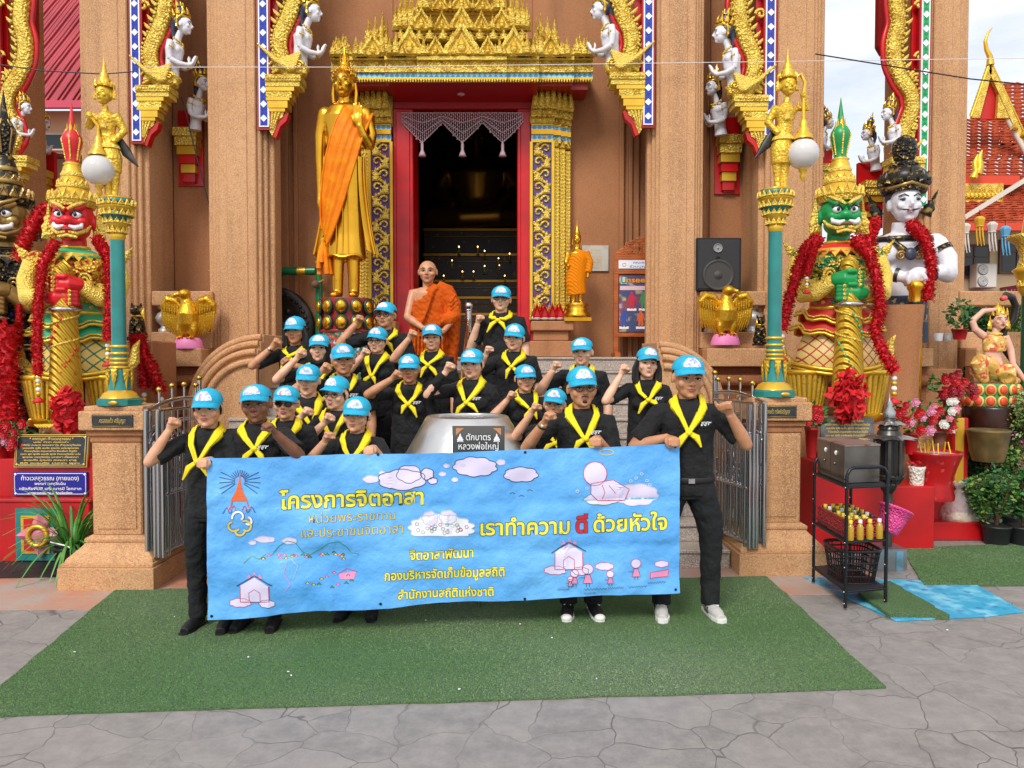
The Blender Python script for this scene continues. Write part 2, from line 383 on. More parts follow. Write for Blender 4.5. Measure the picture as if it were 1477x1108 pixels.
mb.bx(wl, wl + .3, YW + .35, 24, 0, 9, STONED); mb.bx(wr - .3, wr, YW + .35, 24, 0, 9, STONED); mb.bx(wl, wr, 24, 24.3, 0, 9, STONED)
mb.obj('wall', temple, .01)
# --- roof over the porch and hall
mb = MB()
mb.bx(wl - 1.6, wr + 1.6, 9.25, 25, 9.0, 9.25, STONE)
ym, xm = 9.1, (wl + wr) / 2
mb.prism([(wl - 2.2, 9.25), (wr + 2.2, 9.25), (xm, 15)], 8.9, 25.5, mat('temple_roof_tile', '#b4472c', .5, bump=('wave', 6, .5)), 'xz')
mb.obj('roof', temple)
# --- hall interior
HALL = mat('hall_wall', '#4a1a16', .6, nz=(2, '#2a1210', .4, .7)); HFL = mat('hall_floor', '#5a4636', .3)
mb = MB()
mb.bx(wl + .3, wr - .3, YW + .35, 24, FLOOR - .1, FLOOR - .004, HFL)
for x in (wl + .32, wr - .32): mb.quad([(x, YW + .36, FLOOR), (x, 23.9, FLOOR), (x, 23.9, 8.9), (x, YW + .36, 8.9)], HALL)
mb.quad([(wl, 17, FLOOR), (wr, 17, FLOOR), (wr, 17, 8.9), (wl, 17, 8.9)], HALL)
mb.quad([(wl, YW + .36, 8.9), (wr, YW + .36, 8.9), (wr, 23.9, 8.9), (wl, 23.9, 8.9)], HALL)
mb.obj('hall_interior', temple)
# --- columns
def column(x0, x1, y0, depth, strip=0, seen=True, tone=STONE):
    """front face x0..x1 (photo px at y0); strip = side (+1/-1) that carries the mosaic board"""
    mb = MB(); a, b = fx(x0, y0), fx(x1, y0)
    e = .055 if x0 != 950 else .04
    mb.bx(a, b, y0, y0 + depth, 0, 9, tone)
    mb.bx(a - e, b + e, y0 + .04, y0 + depth - .04, 0, 9.0, tone)
    mb.bx(a - 2 * e, b + 2 * e, y0 + .085, y0 + depth - .085, 0, 9, tone)
    mb.bx(a - 3.2 * e, b + 3.2 * e, y0 + .14, y0 + depth - .14, 0, 9, tone)
    mb.bx(a + .10, b - .10, y0 - .012, y0 + .05, 1.0, 9, tone)
    return mb.obj('column', temple, .012)
c1l = column(318, 372, 9.3, .55); c1r = column(950, 1001, 9.3, .4)
c2l = column(134, 190, 9.3, .95); c2r = column(1118, 1170, 9.3, .95)
c3l = column(-62, -10, 9.3, 1.0); c3r = column(1340, 1378, 9.3, 1.0)
def checker(name, c1, c2, s):
    m = bpy.data.materials.new(name); m.use_nodes = True; t = m.node_tree; b = t.nodes['Principled BSDF']
    k = t.nodes.new('ShaderNodeTexChecker'); k.inputs['Scale'].default_value = s; k.inputs['Color1'].default_value = lin(c1); k.inputs['Color2'].default_value = lin(c2)
    tcn = t.nodes.new('ShaderNodeTexCoord'); mpp = t.nodes.new('ShaderNodeMapping'); mpp.inputs['Rotation'].default_value = (0, R(45), 0)
    t.links.new(tcn.outputs['Object'], mpp.inputs[0]); t.links.new(mpp.outputs[0], k.inputs[0]); t.links.new(k.outputs[0], b.inputs['Base Color']); b.inputs['Roughness'].default_value = .15
    return m
MIRB = checker('blue_mirror_mosaic', '#1f3fae', '#2a2f86', 24); MIRG = checker('green_mirror_mosaic', '#12a35a', '#0a7f46', 24); SILV = mat('mirror_diamond', '#f2f4f8', .12, .55)
def strip(col, x0, x1, ybot, y0, m, mt):
    mb = MB(); a, b = fx(x0, y0), fx(x1, y0); z0 = fz(ybot, y0)
    mb.bx(a, b, y0, y0 + .05, z0, 8.9, WHITE); mb.bx(a - .02, b + .02, y0 + .015, y0 + .06, z0 - .03, 8.9, REDD)
    mb.bx(a + .016, b - .016, y0 - .003, y0, z0 + .016, 8.8, mt)
    d = .042; z = z0 + .1; c = (a + b) / 2
    while z < 8.5:
        mb.quad([(c, y0 - .008, z - d), (c + d, y0 - .008, z), (c, y0 - .008, z + d), (c - d, y0 - .008, z)], SILV); z += .168
    mb.obj('mosaic_strip', col)
strip(c1l, 377, 391, 183, 9.27, 1, MIRB); strip(c1r, 926, 940, 180, 9.27, -1, MIRB)
strip(c2l, 195, 208, 203, 9.27, 1, MIRB); strip(c2r, 1100, 1114, 195, 9.27, -1, MIRB)
strip(c3r, 1322, 1334, 300, 9.27, -1, MIRG); strip(c3l, -6, 6, 300, 9.27, 1, MIRG)
# --- carved gold eave brackets (serpent) with stepped consoles under the kinnari
BRK = {}
def bracket(xs, ytop, sgn, Y, k=1.0, lower=True, red=True, straight=False):
    """xs: photo px where the bracket meets the mosaic strip; ytop: photo y of the console top; sgn +1 = projects to the right"""
    mb = MB(); u = Y / F * k; X0 = fx(xs, Y); Z0 = fz(ytop, Y)
    mb.T = Matrix.Translation((X0, Y, Z0)) @ Matrix.Diagonal((sgn * u, u, u, 1))
    # console
    for x1, z0, z1, yd, m in ((50, -9, 0, 16, GOLDC), (48, -16, -9, 14, GOLDY), (40, -22, -16, 13, GOLD), (36, -31, -22, 12, GOLDC), (33, -35, -31, 12, GOLD), (30, -45, -35, 11, GOLD), (26, -50, -45, 10, GOLD)):
        mb.bx(0, x1, -yd, yd, z0, z1, m)
    for i in range(11): mb.ell((4 + i * 4.2, -16, -5), 1.8, GOLDY, 6)
    mb.prism([(1, -50), (24, -50), (22, -57), (15, -62), (12, -72), (7, -84), (3, -76), (1, -64)], -8, 8, GOLDC)
    for i in range(4): mb.tube([(3 + i * 5, -9, -51), (4 + i * 3.5, -9.4, -60), (5 + i * 1.2, -9, -74)], [1.6, 1.6, .4], GOLDY, 5)
    mb.prism([(26, -50), (30, -52), (27, -62), (18, -70), (12, -86), (7, -84), (12, -72), (15, -62), (22, -57)], -6.5, 6.5, RED)
    # serpent body rising in an S to the eave
    path = [(6, 10), (15, 16), (22, 28), (17, 42), (18, 60), (28, 80), (38, 104), (42, 132), (36, 160), (22, 184), (14, 205), (20, 235), (34, 262), (44, 300), (40, 350)]
    if straight: path = [(8, 6), (20, 14), (30, 30), (22, 52), (12, 76), (16, 98), (30, 116), (42, 142), (44, 172), (36, 200), (40, 230), (44, 300), (40, 350)]
    pts = []
    for i in range(len(path) - 1):
        for q in range(4): pts.append(Vector(path[i]).lerp(Vector(path[i + 1]), q / 4))
    sm = [pts[0]] + [(pts[i - 1] + pts[i] * 2 + pts[i + 1]) / 4 for i in range(1, len(pts) - 1)] + [pts[-1]]
    rr = [7 + min(5, i * .35) for i in range(len(sm))]
    mb.tube([(p.x, -2, p.y) for p in sm], rr, GOLDC, 8, flat=.8, up=(0, 1, 0))
    off = []
    for i in range(len(sm)):
        a = sm[max(0, i - 1)]; b = sm[min(len(sm) - 1, i + 1)]; d = (b - a).normalized(); nrm = Vector((d.y, -d.x))
        off.append(sm[i] + nrm * (rr[i] + 3))
        for sg in (1, -1):
            p = sm[i] + nrm * rr[i] * .85 * sg; mb.ell((p.x, -9, p.y), (2, 2, 2), GOLDY, 6)
        if i % 2 == 0:
            p = sm[i] - nrm * (rr[i] + 3)
            mb.tube([(p.x + nrm.x * 3, -4, p.y), (p.x - 2, -5, p.y + 4), (p.x - nrm.x * 5 - 1, -4, p.y + 9)], [3.2, 2.6, .5], GOLDY, 6)
    mb.tube([(p.x, 0, p.y) for p in off[4:]], 4.2, RED, 6)
    for cx, cz, rad in ((16, 22, 7), (12, 46, 6), (10, 118, 8), (6, 150, 8), (8, 226, 7)):
        mb.tube([(cx + rad * (1 - t / 9) * math.cos(t), -7, cz + rad * (1 - t / 9) * math.sin(t)) for t in [q * .55 for q in range(14)]], 2.2, GOLDY, 6)
    mb.bx(-2, 14, 2, 6, 0, 350, RED)
    o = mb.obj('eave_bracket', temple); BRK[xs] = (X0, Y, Z0, u, sgn)
    return o
bracket(391, 113, 1, 9.36); bracket(926, 110, -1, 9.36)
bracket(208, 128, 1, 9.36, .96); bracket(1100, 142, -1, 9.36, .98)
bracket(1322, 230, -1, 9.36, .95, straight=True); bracket(6, 228, 1, 9.36, .95, straight=True)
# --- small red consoles at the rear of the recess
def rear_console(px, py, h, Y, lab):
    mb = MB(); X0, Z0, u = fx(px, Y), fz(py, Y), Y / F
    mb.T = Matrix.Translation((X0, Y, Z0)) @ Matrix.Scale(u, 4)
    n = 6
    for i in range(n):
        wd = 34 - i * 3.4; z = -h * i / n
        mb.box((0, 2 + i * 1.5, z - h / n / 2), (wd, 24 - i * 3, h / n * .96), GOLDC if i < 2 else (RED if i % 2 else GOLD))
        mb.box((0, 6 + i, z - h / n), (wd * .8, 20 - i * 3, 3), RED)
    mb.bx(-18, 18, 12, 20, -h - 4, 30, RED)
    mb.obj('wall_bracket', temple)
rear_console(274, 186, 74, 10.0, 'l'); rear_console(1050, 196, 76, 10.0, 'r'); rear_console(1258, 262, 60, 10.22, 'r'); rear_console(1184, 238, 60, 10.22, 'r'); rear_console(58, 246, 60, 10.25, 'l')
# red carved boards hanging on the far sides of the outer columns
for px, sg in ((56, 1), (1264, -1)):
    mb = MB(); X0 = fx(px, 10.0); u = 10.0 / F
    mb.prism([(X0 - 9 * u, 8.8), (X0 + 9 * u, 8.8), (X0 + 10 * u, fz(60, 10)), (X0 + 5 * u, fz(76, 10)), (X0 - 2 * u, fz(82, 10)), (X0 - 9 * u, fz(70, 10))], 9.9, 10.0, REDD)
    for q in range(7): mb.ell((X0 - 2 * u * sg, 9.88, fz(8 + q * 11 - 20, 10)), (.025, .03, .05), WHITE, 8)
    mb.obj('red_eave_board', temple)
# --- terrace bases, ledges, balustrades
BAL = mat('baluster_silver', '#b8b4b0', .4, .5)
def terrace(x0, x1, side):
    mb = MB(); a, b = x0, x1
    mb.bx(a, b, 9.2, YW, 0, FLOOR + .1, STONED)
    mb.bx(a, b, 8.98, 9.22, 1.645, 1.862, STONE)                      # ledge slab
    prof = [(1.645, 9.12), (1.56, 9.12), (1.54, 9.05), (1.47, 9.03), (1.42, 9.06), (1.40, 9.14), (1.25, 9.14), (1.22, 9.08), (1.16, 9.05), (1.08, 9.05), (1.04, 9.1), (.9, 9.1), (.84, 9.02), (.6, 8.96), (.3, 8.9), (0, 8.9)]
    mb.prism([(9.25, 1.645)] + [(y, z) for z, y in prof] + [(9.25, 0)], a, b, MOULD, 'yz')
    mb.bx(a, b, 9.3, 9.62, 1.86, fz(479, 9.3), STONE)                 # plinth of the balusters
    mb.bx(a, b, 9.34, 9.6, fz(441, 9.34), fz(420, 9.34), STONE)        # rail
    mb.obj('terrace_base', temple, .012)
    return a, b
def balusters(a, b, n):
    z0, z1 = fz(479, 9.35), fz(441, 9.35); h = z1 - z0
    for i in range(n):
        mb = MB(); c = (a + (b - a) * (i + .5) / n, 9.47, z0)
        mb.lathe([(.085, 0), (.085, .04), (.06, .05), (.05, .08), (.1, .13), (.115, .18), (.09, .23), (.05, .26), (.05, .28), (.085, .29), (.085, h)], BAL, c, 14)
        mb.obj('baluster', temple)
terrace(fx(215, 9.3) + .02, fx(308, 9.3) - .02, -1); balusters(fx(222, 9.4), fx(304, 9.4), 3)
terrace(fx(1008, 9.3) + .02, fx(1106, 9.3), 1); balusters(fx(1012, 9.4), fx(1102, 9.4), 3)
terrace(fx(1180, 9.3), fx(1326, 9.3), 1); balusters(fx(1190, 9.4), fx(1320, 9.4), 5)
terrace(fx(1386, 9.3), fx(1386, 9.3) + 2.2, 1)
terrace(fx(2, 9.3), fx(122, 9.3), 1); balusters(fx(8, 9.4), fx(116, 9.4), 4)
# column bases
for x0, x1 in ((312, 392), (926, 1006), (124, 212), (1108, 1180), (-70, 2), (1326, 1386)):
    a, b = fx(x0, 9.2), fx(x1, 9.2)
    mb = MB(); mb.bx(a, b, 9.16, 10.2, 0, 1.62, STONED); mb.bx(a + .04, b - .04, 9.12, 9.2, .0, .5, STONED); mb.obj('column_base', temple, .015)
# --- porch floor and stairs
SX0, SX1 = -2.95, 1.80
mb = MB(); n = 11
for i in range(n):
    z1 = .16 * (i + 1); y0 = 6.3 + .28 * i
    mb.bx(SX0, SX1, y0, 9.4 if i < n - 1 else 10.25, z1 - .16, z1 - .03, GRANITE)
    mb.bx(SX0, SX1, y0 - .02, 9.4 if i < n - 1 else 10.25, z1 - .03, z1, GRANITE)
mb.obj('stairs', temple, .006)
# --- curved stair wings (quarter scrolls)
def wing(cx, cz_px, sgn, rx, Y):
    mb = MB(); k = Y / F; X0 = fx(cx, Y); zc = fz(cz_px, Y)
    for r, y0, dy in ((1.0, Y, .62), (.9, Y - .1, .11), (.79, Y - .19, .1), (.66, Y - .26, .1)):
        a, b = rx * r * k, rx * 1.0 * r * k
        arc = [(X0 + sgn * a * math.cos(t), zc + b * math.sin(t)) for t in [math.pi / 2 * q / 20 for q in range(21)]]
        arc = [(X0 - sgn * .02, zc + b)] + arc[::-1] + [(X0 + sgn * a, 0), (X0 - sgn * .02, 0)]
        mb.prism(arc, y0, y0 + dy + (.33 if r == 1 else 0), STONE, 'xz')
    for r, yy in ((.96, Y - .01), (.87, Y - .11), (.76, Y - .2), (.63, Y - .27)):
        a, b = rx * r * k, rx * r * k; mb.tube([(X0 + sgn * a, yy, .1), (X0 + sgn * a, yy, zc * .6)] + [(X0 + sgn * a * math.cos(t), yy, zc + b * math.sin(t)) for t in [math.pi / 2 * q / 20 for q in range(21)]], .038, STONE, 8)
    mb.obj('stair_wing', temple, .02, seg=2)
wing(378, 590, -1, 108, 8.3); wing(950, 588, 1, 95, 8.3)
# --- doorway frame
mb = MB(); zt = fz(158, 10.0)
for x0, x1 in ((568, 597), (746, 770)):
    a, b = fx(x0, 9.98), fx(x1, 9.98)
    mb.bx(a, b, 9.98, 10.55, FLOOR, zt, RED); mb.bx(a + .04, b - .04, 9.965, 10.0, FLOOR, zt - .03, RED)
mb.bx(fx(568, 9.98), fx(770, 9.98), 9.98, 10.55, zt, fz(120, 9.98), REDD)
df = mb.obj('door_frame', temple, .01)
LACE = mat('lace_valance', '#b79aa0', .6)
mb = MB(); Yv = 9.93
xs0, xs1 = 580, 754
def vy(px):
    t = (px - xs0) / (xs1 - xs0); per = abs(((t * 3) % 1) - .5) * 2
    return 172 + 30 * (1 - per) ** .9 + 4
for i in range(0, 60):
    px = xs0 + (xs1 - xs0) * i / 59; yb = vy(px)
    mb.tube([P(px, 163, Yv), P(px, yb, Yv)], .0035, LACE, 4, cap=False)
    for q in range(int((yb - 163) / 5) + 1): mb.ell(P(px, 163 + q * 5 + (i % 2) * 2.5, Yv), .011, LACE, 6)
for r_ in range(4):
    mb.tube([P(xs0 + (xs1 - xs0) * i / 59, 163 + (vy(xs0 + (xs1 - xs0) * i / 59) - 163) * r_ / 3, Yv) for i in range(60)], .006, LACE, 4)
for px in (xs0 + 29, 667, xs1 - 29):
    mb.lathe([(.004, 0), (.02, -.05), (.018, -.12), (.035, -.16), (.05, -.2), (.01, -.2)], LACE, P(px, 203, Yv), 8)
mb.obj('lace_valance', df)
# --- soffit of the canopy
CY0 = 9.28
zs = fz(113, CY0)
mb = MB()
for o0, o1, yf in ((0, 63, CY0 + .085), (63, 109, CY0 + .145), (109, 159, CY0 + .245), (159, 184, CY0 + .385)):
    for sg in (1, -1):
        xa, xb = fx(667 + sg * o0, CY0), fx(667 + sg * o1, CY0)
        zb = fz(158 if o0 < 100 else 145, YW)
        mb.add([(xa, yf, zs), (xb, yf, zs), (xb, YW, zb), (xa, YW, zb), (xa, yf, zs + .1), (xb, yf, zs + .1), (xb, YW, zs + .1), (xa, YW, zs + .1)], [(0, 1, 2, 3), (4, 5, 6, 7), (0, 1, 5, 4), (1, 2, 6, 5), (2, 3, 7, 6), (3, 0, 4, 7)], REDD)
mb.ell(P(665, 132, 9.75), (.12, .12, .02), GOLDC, 16); mb.ell(P(665, 133, 9.75), (.07, .07, .045), LACE, 12)
can = mb.obj('canopy_soffit', temple)
# --- gold canopy
BLUW = checker('blue_white_mosaic', '#8fc6dc', '#3f86b8', 22)
mb = MB()
def seg(o0, o1, yf):
    for sg in (1, -1):
        a, b = sorted((fx(667 + sg * o0, yf), fx(667 + sg * o1, yf)))
        mb.bx(a, b, yf, YW, fz(104, yf), fz(97, yf), GOLDC); mb.bx(a, b, yf + .03, YW, fz(97, yf), fz(86, yf), GOLDC); mb.bx(a, b, yf - .02, YW, fz(87, yf), fz(82, yf), GOLDY)
        mb.bx(a, b, yf + .03, yf + .09, fz(111, yf), fz(104, yf), BLUW); mb.bx(a, b, yf + .015, yf + .08, fz(114, yf), fz(111, yf), GOLD)
        n = max(2, int(abs(o1 - o0) / 3.6))
        for i in range(n): mb.ell((a + (b - a) * (i + .5) / n, yf + .02, fz(115.5, yf)), (.011, .014, .024), GOLDY, 6)
        for i in range(max(1, n // 3)): 
            x = a + (b - a) * (i + .5) / max(1, n // 3); mb.leaf((x, yf + .028, fz(97, yf)), .085, .085, .03, GOLDC)
seg(0, 64, CY0); seg(64, 110, CY0 + .06); seg(110, 160, CY0 + .16); seg(160, 187, CY0 + .3)
can.__class__
mb.obj('canopy_cornice', temple)
def tier(o_list, z_px, Y, m=GOLDC):
    """antefixes: (offset px, width px, height px, kind)"""
    for o, wd, h, kd in o_list:
        for sg in ((1, -1) if o else (1,)):
            k = Y / F
            wd *= 1; mb.leaf((fx(667 + sg * o, Y), Y, fz(z_px, Y)), wd * 1.16 * k, h * 1.14 * k, 8 * k, m, kd, GOLDY if kd == 0 else None)
            if kd == 0: mb.ell((fx(667 + sg * o, Y), Y - 5 * k, fz(z_px - h * .26, Y)), (wd * .14 * k, 4 * k, h * .12 * k), GOLDY, 8); mb.leaf((fx(667 + sg * o, Y), Y - 5 * k, fz(z_px - h * .3, Y)), wd * .3 * k, h * .34 * k, 3 * k, GOLD, 1)
mb = MB()
def body(o1, z0, z1, yf, m=GOLDC, tail=.0):
    mb.bx(fx(667 - o1, yf), fx(667 + o1, yf), yf, YW, fz(z0, yf), fz(z1, yf), m)
BODY = mat('canopy_ground_inlay', '#c89c38', .5, .3, nz=(30, '#6d7fa0', .66, .7), bump=('vor', 40, .8, 0, 'X', .02))
body(146, 84, 62, CY0 + .3, BODY); body(120, 84, 56, CY0 + .22, BODY); body(88, 84, 44, CY0 + .18, BODY); body(78, 50, 22, CY0 + .3, BODY); body(60, 26, -40, CY0 + .42, BODY)
body(70, 50, 45, CY0 + .14, GOLDY); body(92, 62, 58, CY0 + .16, GOLDY); body(62, 21, 17, CY0 + .27, GOLDY); body(44, -8, -12, CY0 + .36, GOLDY); body(34, -30, -100, CY0 + .5, BODY)
tier([(0, 42, 46, 0), (74, 36, 40, 0), (37, 22, 27, 0), (22, 12, 15, 1), (54, 13, 22, 1), (93, 12, 30, 1), (102, 9, 24, 1), (11, 9, 12, 1), (48, 9, 16, 1), (30, 8, 12, 1), (60, 9, 14, 1), (84, 9, 18, 1)], 83, CY0 + .03)
tier([(12, 14, 14, 1), (26, 15, 18, 1), (45, 15, 18, 1), (60, 14, 16, 1), (86, 13, 20, 1)], 62, CY0 + .12)
tier([(126, 30, 32, 0), (112, 11, 40, 1), (142, 12, 20, 1), (106, 8, 50, 1), (150, 10, 26, 1)], 84, CY0 + .14)
tier([(112, 12, 44, 1), (122, 11, 40, 1), (132, 12, 36, 1)], 70, CY0 + .26)
tier([(164, 15, 26, 1), (174, 13, 24, 1), (182, 11, 21, 1), (157, 9, 12, 1)], 84, CY0 + .28)
tier([(168, 12, 24, 1), (178, 11, 21, 1)], 78, CY0 + .36)
tier([(0, 28, 34, 0), (57, 28, 30, 0), (28, 18, 26, 0), (44, 10, 20, 1), (14, 8, 14, 1), (72, 12, 44, 1), (80, 12, 44, 1), (87, 11, 40, 1), (93, 10, 34, 1)], 46, CY0 + .12)
tier([(62, 12, 40, 1), (70, 12, 40, 1), (78, 12, 40, 1), (86, 11, 38, 1)], 40, CY0 + .26)
tier([(0, 24, 32, 0), (30, 20, 24, 0), (50, 14, 26, 1), (58, 11, 24, 1), (16, 8, 16, 1)], 18, CY0 + .24)
tier([(0, 22, 34, 0), (24, 16, 26, 1), (38, 12, 24, 1)], -9, CY0 + .34); tier([(0, 30, 60, 0), (20, 12, 40, 1)], -38, CY0 + .46)
mb.obj('canopy_crown', temple)
mb = MB(); mb.bx(fx(612, 9.9), fx(722, 9.9), 10.08, 10.16, fz(14, 10.1), fz(-60, 10.1), mat('blue_window_frame', '#4a7fae', .35)); mb.bx(fx(634, 9.9), fx(700, 9.9), 10.06, 10.09, fz(12, 10.1), fz(-60, 10.1), BLACK); mb.obj('upper_window', temple)
# --- gold pilasters either side of the door
INLAY = mat('violet_inlay', '#4a3a78', .3, nz=(20, '#7a2a3a', .55, .65))
def pilaster(sg):
    mb = MB(); ob = 101 if sg < 0 else 99
    def X(o, Y): return fx(667 + sg * o, Y)
    z0, z1 = fz(462, 9.95), fz(206, 9.95)
    Y = 9.93
    a, b = sorted((X(ob, Y), X(ob + 31, Y)))
    mb.bx(a, b, Y, YW, z0, z1, INLAY)
    for x in (a, b): mb.box((x, Y - .01, (z0 + z1) / 2), (.035, .05, z1 - z0), GOLD)
    c = (a + b) / 2; n = 7; hh = (z1 - z0) / n; A = (b - a) * .3
    pts = [(c + A * math.sin(q * math.pi / 8), Y - .015, z0 + hh * q / 16) for q in range(16 * n + 1)]
    mb.tube(pts, .028, GOLDC, 6, flat=.7)
    for q in range(2 * n):
        zc = z0 + hh * (q + .5) / 2; s = 1 if q % 2 == 0 else -1
        for kx, kz, rr, ph in ((-.55 * s, .0, .06, 0), (-.2 * s, .12, .045, 1.5), (-.8 * s, -.14, .04, 2.6)):
            mb.tube([(c + A * kx + s * rr * (1 - t / 8) * math.cos(t + ph), Y - .012, zc + kz + rr * (1 - t / 8) * math.sin(t + ph)) for t in [w_ * .7 for w_ in range(9)]], [.016] * 5 + [.012] * 4, GOLDC, 5)
        mb.leaf((c + A * .75 * s, Y - .002, zc - .09), .09, .18, .03, GOLDY, 1)
    for i, (o0, o1, dy) in enumerate(((32, 40, .03), (41, 49, .08), (50, 57, .13))):   # herringbone layers, stepping back
        a2, b2 = sorted((X(ob + o0, Y), X(ob + o1, Y))); mb.bx(a2, b2, Y + dy, YW, z0, z1 - .04 * i, GOLD)
        cm = (a2 + b2) / 2; nn = 46
        for q in range(nn):
            z = z0 + (z1 - .1 - z0) * q / nn
            for s in (1, -1): mb.box((cm + s * (b2 - a2) * .24, Y + dy, z + .03), ((b2 - a2) * .62, .022, .022), GOLDY, rot=(0, -s * R(48), 0))
        mb.leaf((cm, Y + dy - .01, z1 - .06), .07, .14, .03, GOLDC)
    # bands and capital
    for y0, y1, m, g in ((206, 202, GOLD, .03), (202, 195, BLUW, .02), (195, 188, GOLDL, .05), (188, 182, BLUW, .02), (182, 179, GOLD, .04)):
        for o0, o1, dy in ((0, 31, 0), (31, 42, .05), (42, 52, .1), (52, 57, .14)):
            a2, b2 = sorted((X(ob + o0, Y), X(ob + o1 + g * 10, Y))); mb.bx(a2, b2, Y + dy - g, YW, fz(y0, Y), fz(y1, Y), m)
    for row, (yb, hgt, nn, d) in enumerate(((180, 30, 7, .02), (172, 38, 8, .06), (162, 34, 7, .11))):
        for i in range(nn):
            o = ob - 1 + 58 * (i + .5) / nn; dd = 0 if o < ob + 30 else .03 + .12 * (o - ob - 30) / 28
            mb.leaf((X(o + row * 1.5, Y), Y + dd - d - .02, fz(yb, Y)), .085, hgt * Y / F * 1.12, .05, GOLDC)
    mb.bx(*sorted((X(ob - 1, Y), X(ob + 56, Y))), Y + .06, YW, fz(180, Y), fz(128, Y), GOLDY)
    # lotus foot
    for i in range(5):
        mb.leaf((X(ob + 4 + i * 11, Y), Y - .06, fz(462, Y)), .11, .22, .05, RED if i % 2 else GOLDC)
    for i in range(4): mb.ell((X(ob + 8 + i * 11, Y), Y - .09, fz(459, Y)), (.07, .05, .03), WHITE, 10); mb.leaf((X(ob + 8 + i * 11, Y), Y - .1, fz(459, Y)), .1, .2, .05, RED)
    mb.obj('door_pilaster', temple)
    mb = MB(); a, b = sorted((X(102, 9.7), X(153, 9.7)))
    mb.bx(a - .03, b + .06, 9.62, YW, fz(477, 9.62), fz(463, 9.62), STONED); mb.bx(a, b, 9.68, YW, fz(492, 9.68), fz(477, 9.68), STONED)
    mb.bx(a - .05, b + .08, 9.6, YW, FLOOR, fz(492, 9.6), STONED); mb.obj('pilaster_plinth', temple, .012)
pilaster(-1); pilaster(1)
# ================================================================ statues (modelled in photo-pixel units at their own depth, baked to metres)
class ST(MB):
    """builder whose unit is one photo pixel at depth Y, origin at photo point (px, py)"""
    def __init__(s, px, py, Y, rz=0., k=1.0, flip=1):
        super().__init__(); s.u = Y / F * k
        s.base = Matrix.Translation(P(px, py, Y)) @ Matrix.Rotation(rz, 4, 'Z') @ Matrix.Diagonal((s.u * flip, s.u, s.u, 1)); s.T = s.base
    def sub(s, c, rz=0., rx=0., ry=0., k=1.): s.T = s.base @ Matrix.Translation(c) @ Euler((rx, ry, rz)).to_matrix().to_4x4() @ Matrix.Scale(k, 4); return s
    def home(s): s.T = s.base; return s
    def new(s): o = ST.__new__(ST); MB.__init__(o); o.u = s.u; o.base = s.base; o.T = s.base; return o
    def fuse(s, src, voxel_px, mt, smooth=2):
        co, fs = remesh(src, voxel_px * s.u, smooth); b = len(s.v); s.v += [tuple(p) for p in co]; i = s.m(mt)
        s.f += [[b + k for k in f] for f in fs]; s.mi += [i] * len(fs); s.sm += [True] * len(fs)
LIPR = mat('lip_red', '#a02430', .4); EYEB = mat('eye_black', '#0c0c10', .2); EYEW = mat('eye_white', '#efefec', .25)
STAT_W = mat('white_statue_paint', '#dcdae0', .35, nz=(9, '#c3c0c6', .5, .75)); HAIRN = mat('dark_slate_hair', '#3b3f52', .4)
SKIN_P = mat('statue_skin_pink', '#d9a892', .45)
def face(mb, c, h, yaw=0., skin=None, eye=EYEB, lip=LIPR, brow=EYEB, white=True, ears=True, tilt=0., gold=False):
    """head of height h centred at c, facing -y turned by yaw"""
    k = h; mb.T = mb.T @ Matrix.Translation(c) @ Matrix.Rotation(yaw, 4, 'Z') @ Matrix.Rotation(tilt, 4, 'X')
    T0 = mb.T
    t = mb.new()
    t.T = T0
    t.ell((0, 0, .08 * k), (.36 * k, .42 * k, .42 * k), skin, 20); t.ell((0, -.1 * k, -.16 * k), (.29 * k, .3 * k, .3 * k), skin, 18); t.ell((0, -.27 * k, -.36 * k), (.12 * k, .1 * k, .1 * k), skin, 12)
    t.tube([(0, -.38 * k, .12 * k), (0, -.44 * k, .0), (0, -.49 * k, -.09 * k)], [.03 * k, .04 * k, .055 * k], skin, 8); t.ell((0, -.43 * k, -.11 * k), (.075 * k, .06 * k, .04 * k), skin, 10)
    for sg in (1, -1): t.ell((sg * .19 * k, -.3 * k, -.08 * k), (.1 * k, .08 * k, .09 * k), skin, 10)
    if ears:
        for sg in (1, -1): t.ell((sg * .36 * k, .04 * k, -.02 * k), (.05 * k, .1 * k, .15 * k), skin, 10)
    t.ell((0, -.385 * k, -.235 * k), (.1 * k, .05 * k, .045 * k), skin, 10)
    mb.fuse(t, .028 * k, skin, 2); mb.T = T0
    for sg in (1, -1):
        if white: mb.ell((sg * .15 * k, -.335 * k, .04 * k), (.075 * k, .05 * k, .035 * k), EYEW, 10)
        mb.ell((sg * .15 * k, -.365 * k, .04 * k), (.035 * k if white else .07 * k, .03 * k, .035 * k if white else .018 * k), eye, 8)
        mb.tube([(sg * .06 * k, -.375 * k, .055 * k), (sg * .15 * k, -.385 * k, .085 * k), (sg * .24 * k, -.33 * k, .06 * k)], .013 * k, brow, 5)
        mb.tube([(sg * .05 * k, -.4 * k, .12 * k), (sg * .15 * k, -.405 * k, .18 * k), (sg * .27 * k, -.33 * k, .13 * k)], .016 * k, brow, 5)
    mb.tube([(-.1 * k, -.405 * k, -.215 * k), (-.03 * k, -.44 * k, -.21 * k), (.03 * k, -.44 * k, -.21 * k), (.1 * k, -.405 * k, -.215 * k)], [.008 * k, .02 * k, .02 * k, .008 * k], lip, 6)
    mb.tube([(-.08 * k, -.41 * k, -.235 * k), (0, -.435 * k, -.255 * k), (.08 * k, -.41 * k, -.235 * k)], [.008 * k, .025 * k, .008 * k], lip, 6)
    mb.home()
def rings(mb, c, spec, m, n=20, sy=1.): mb.lathe([(r, z) for r, z in spec], m, c, n, 1, sy)
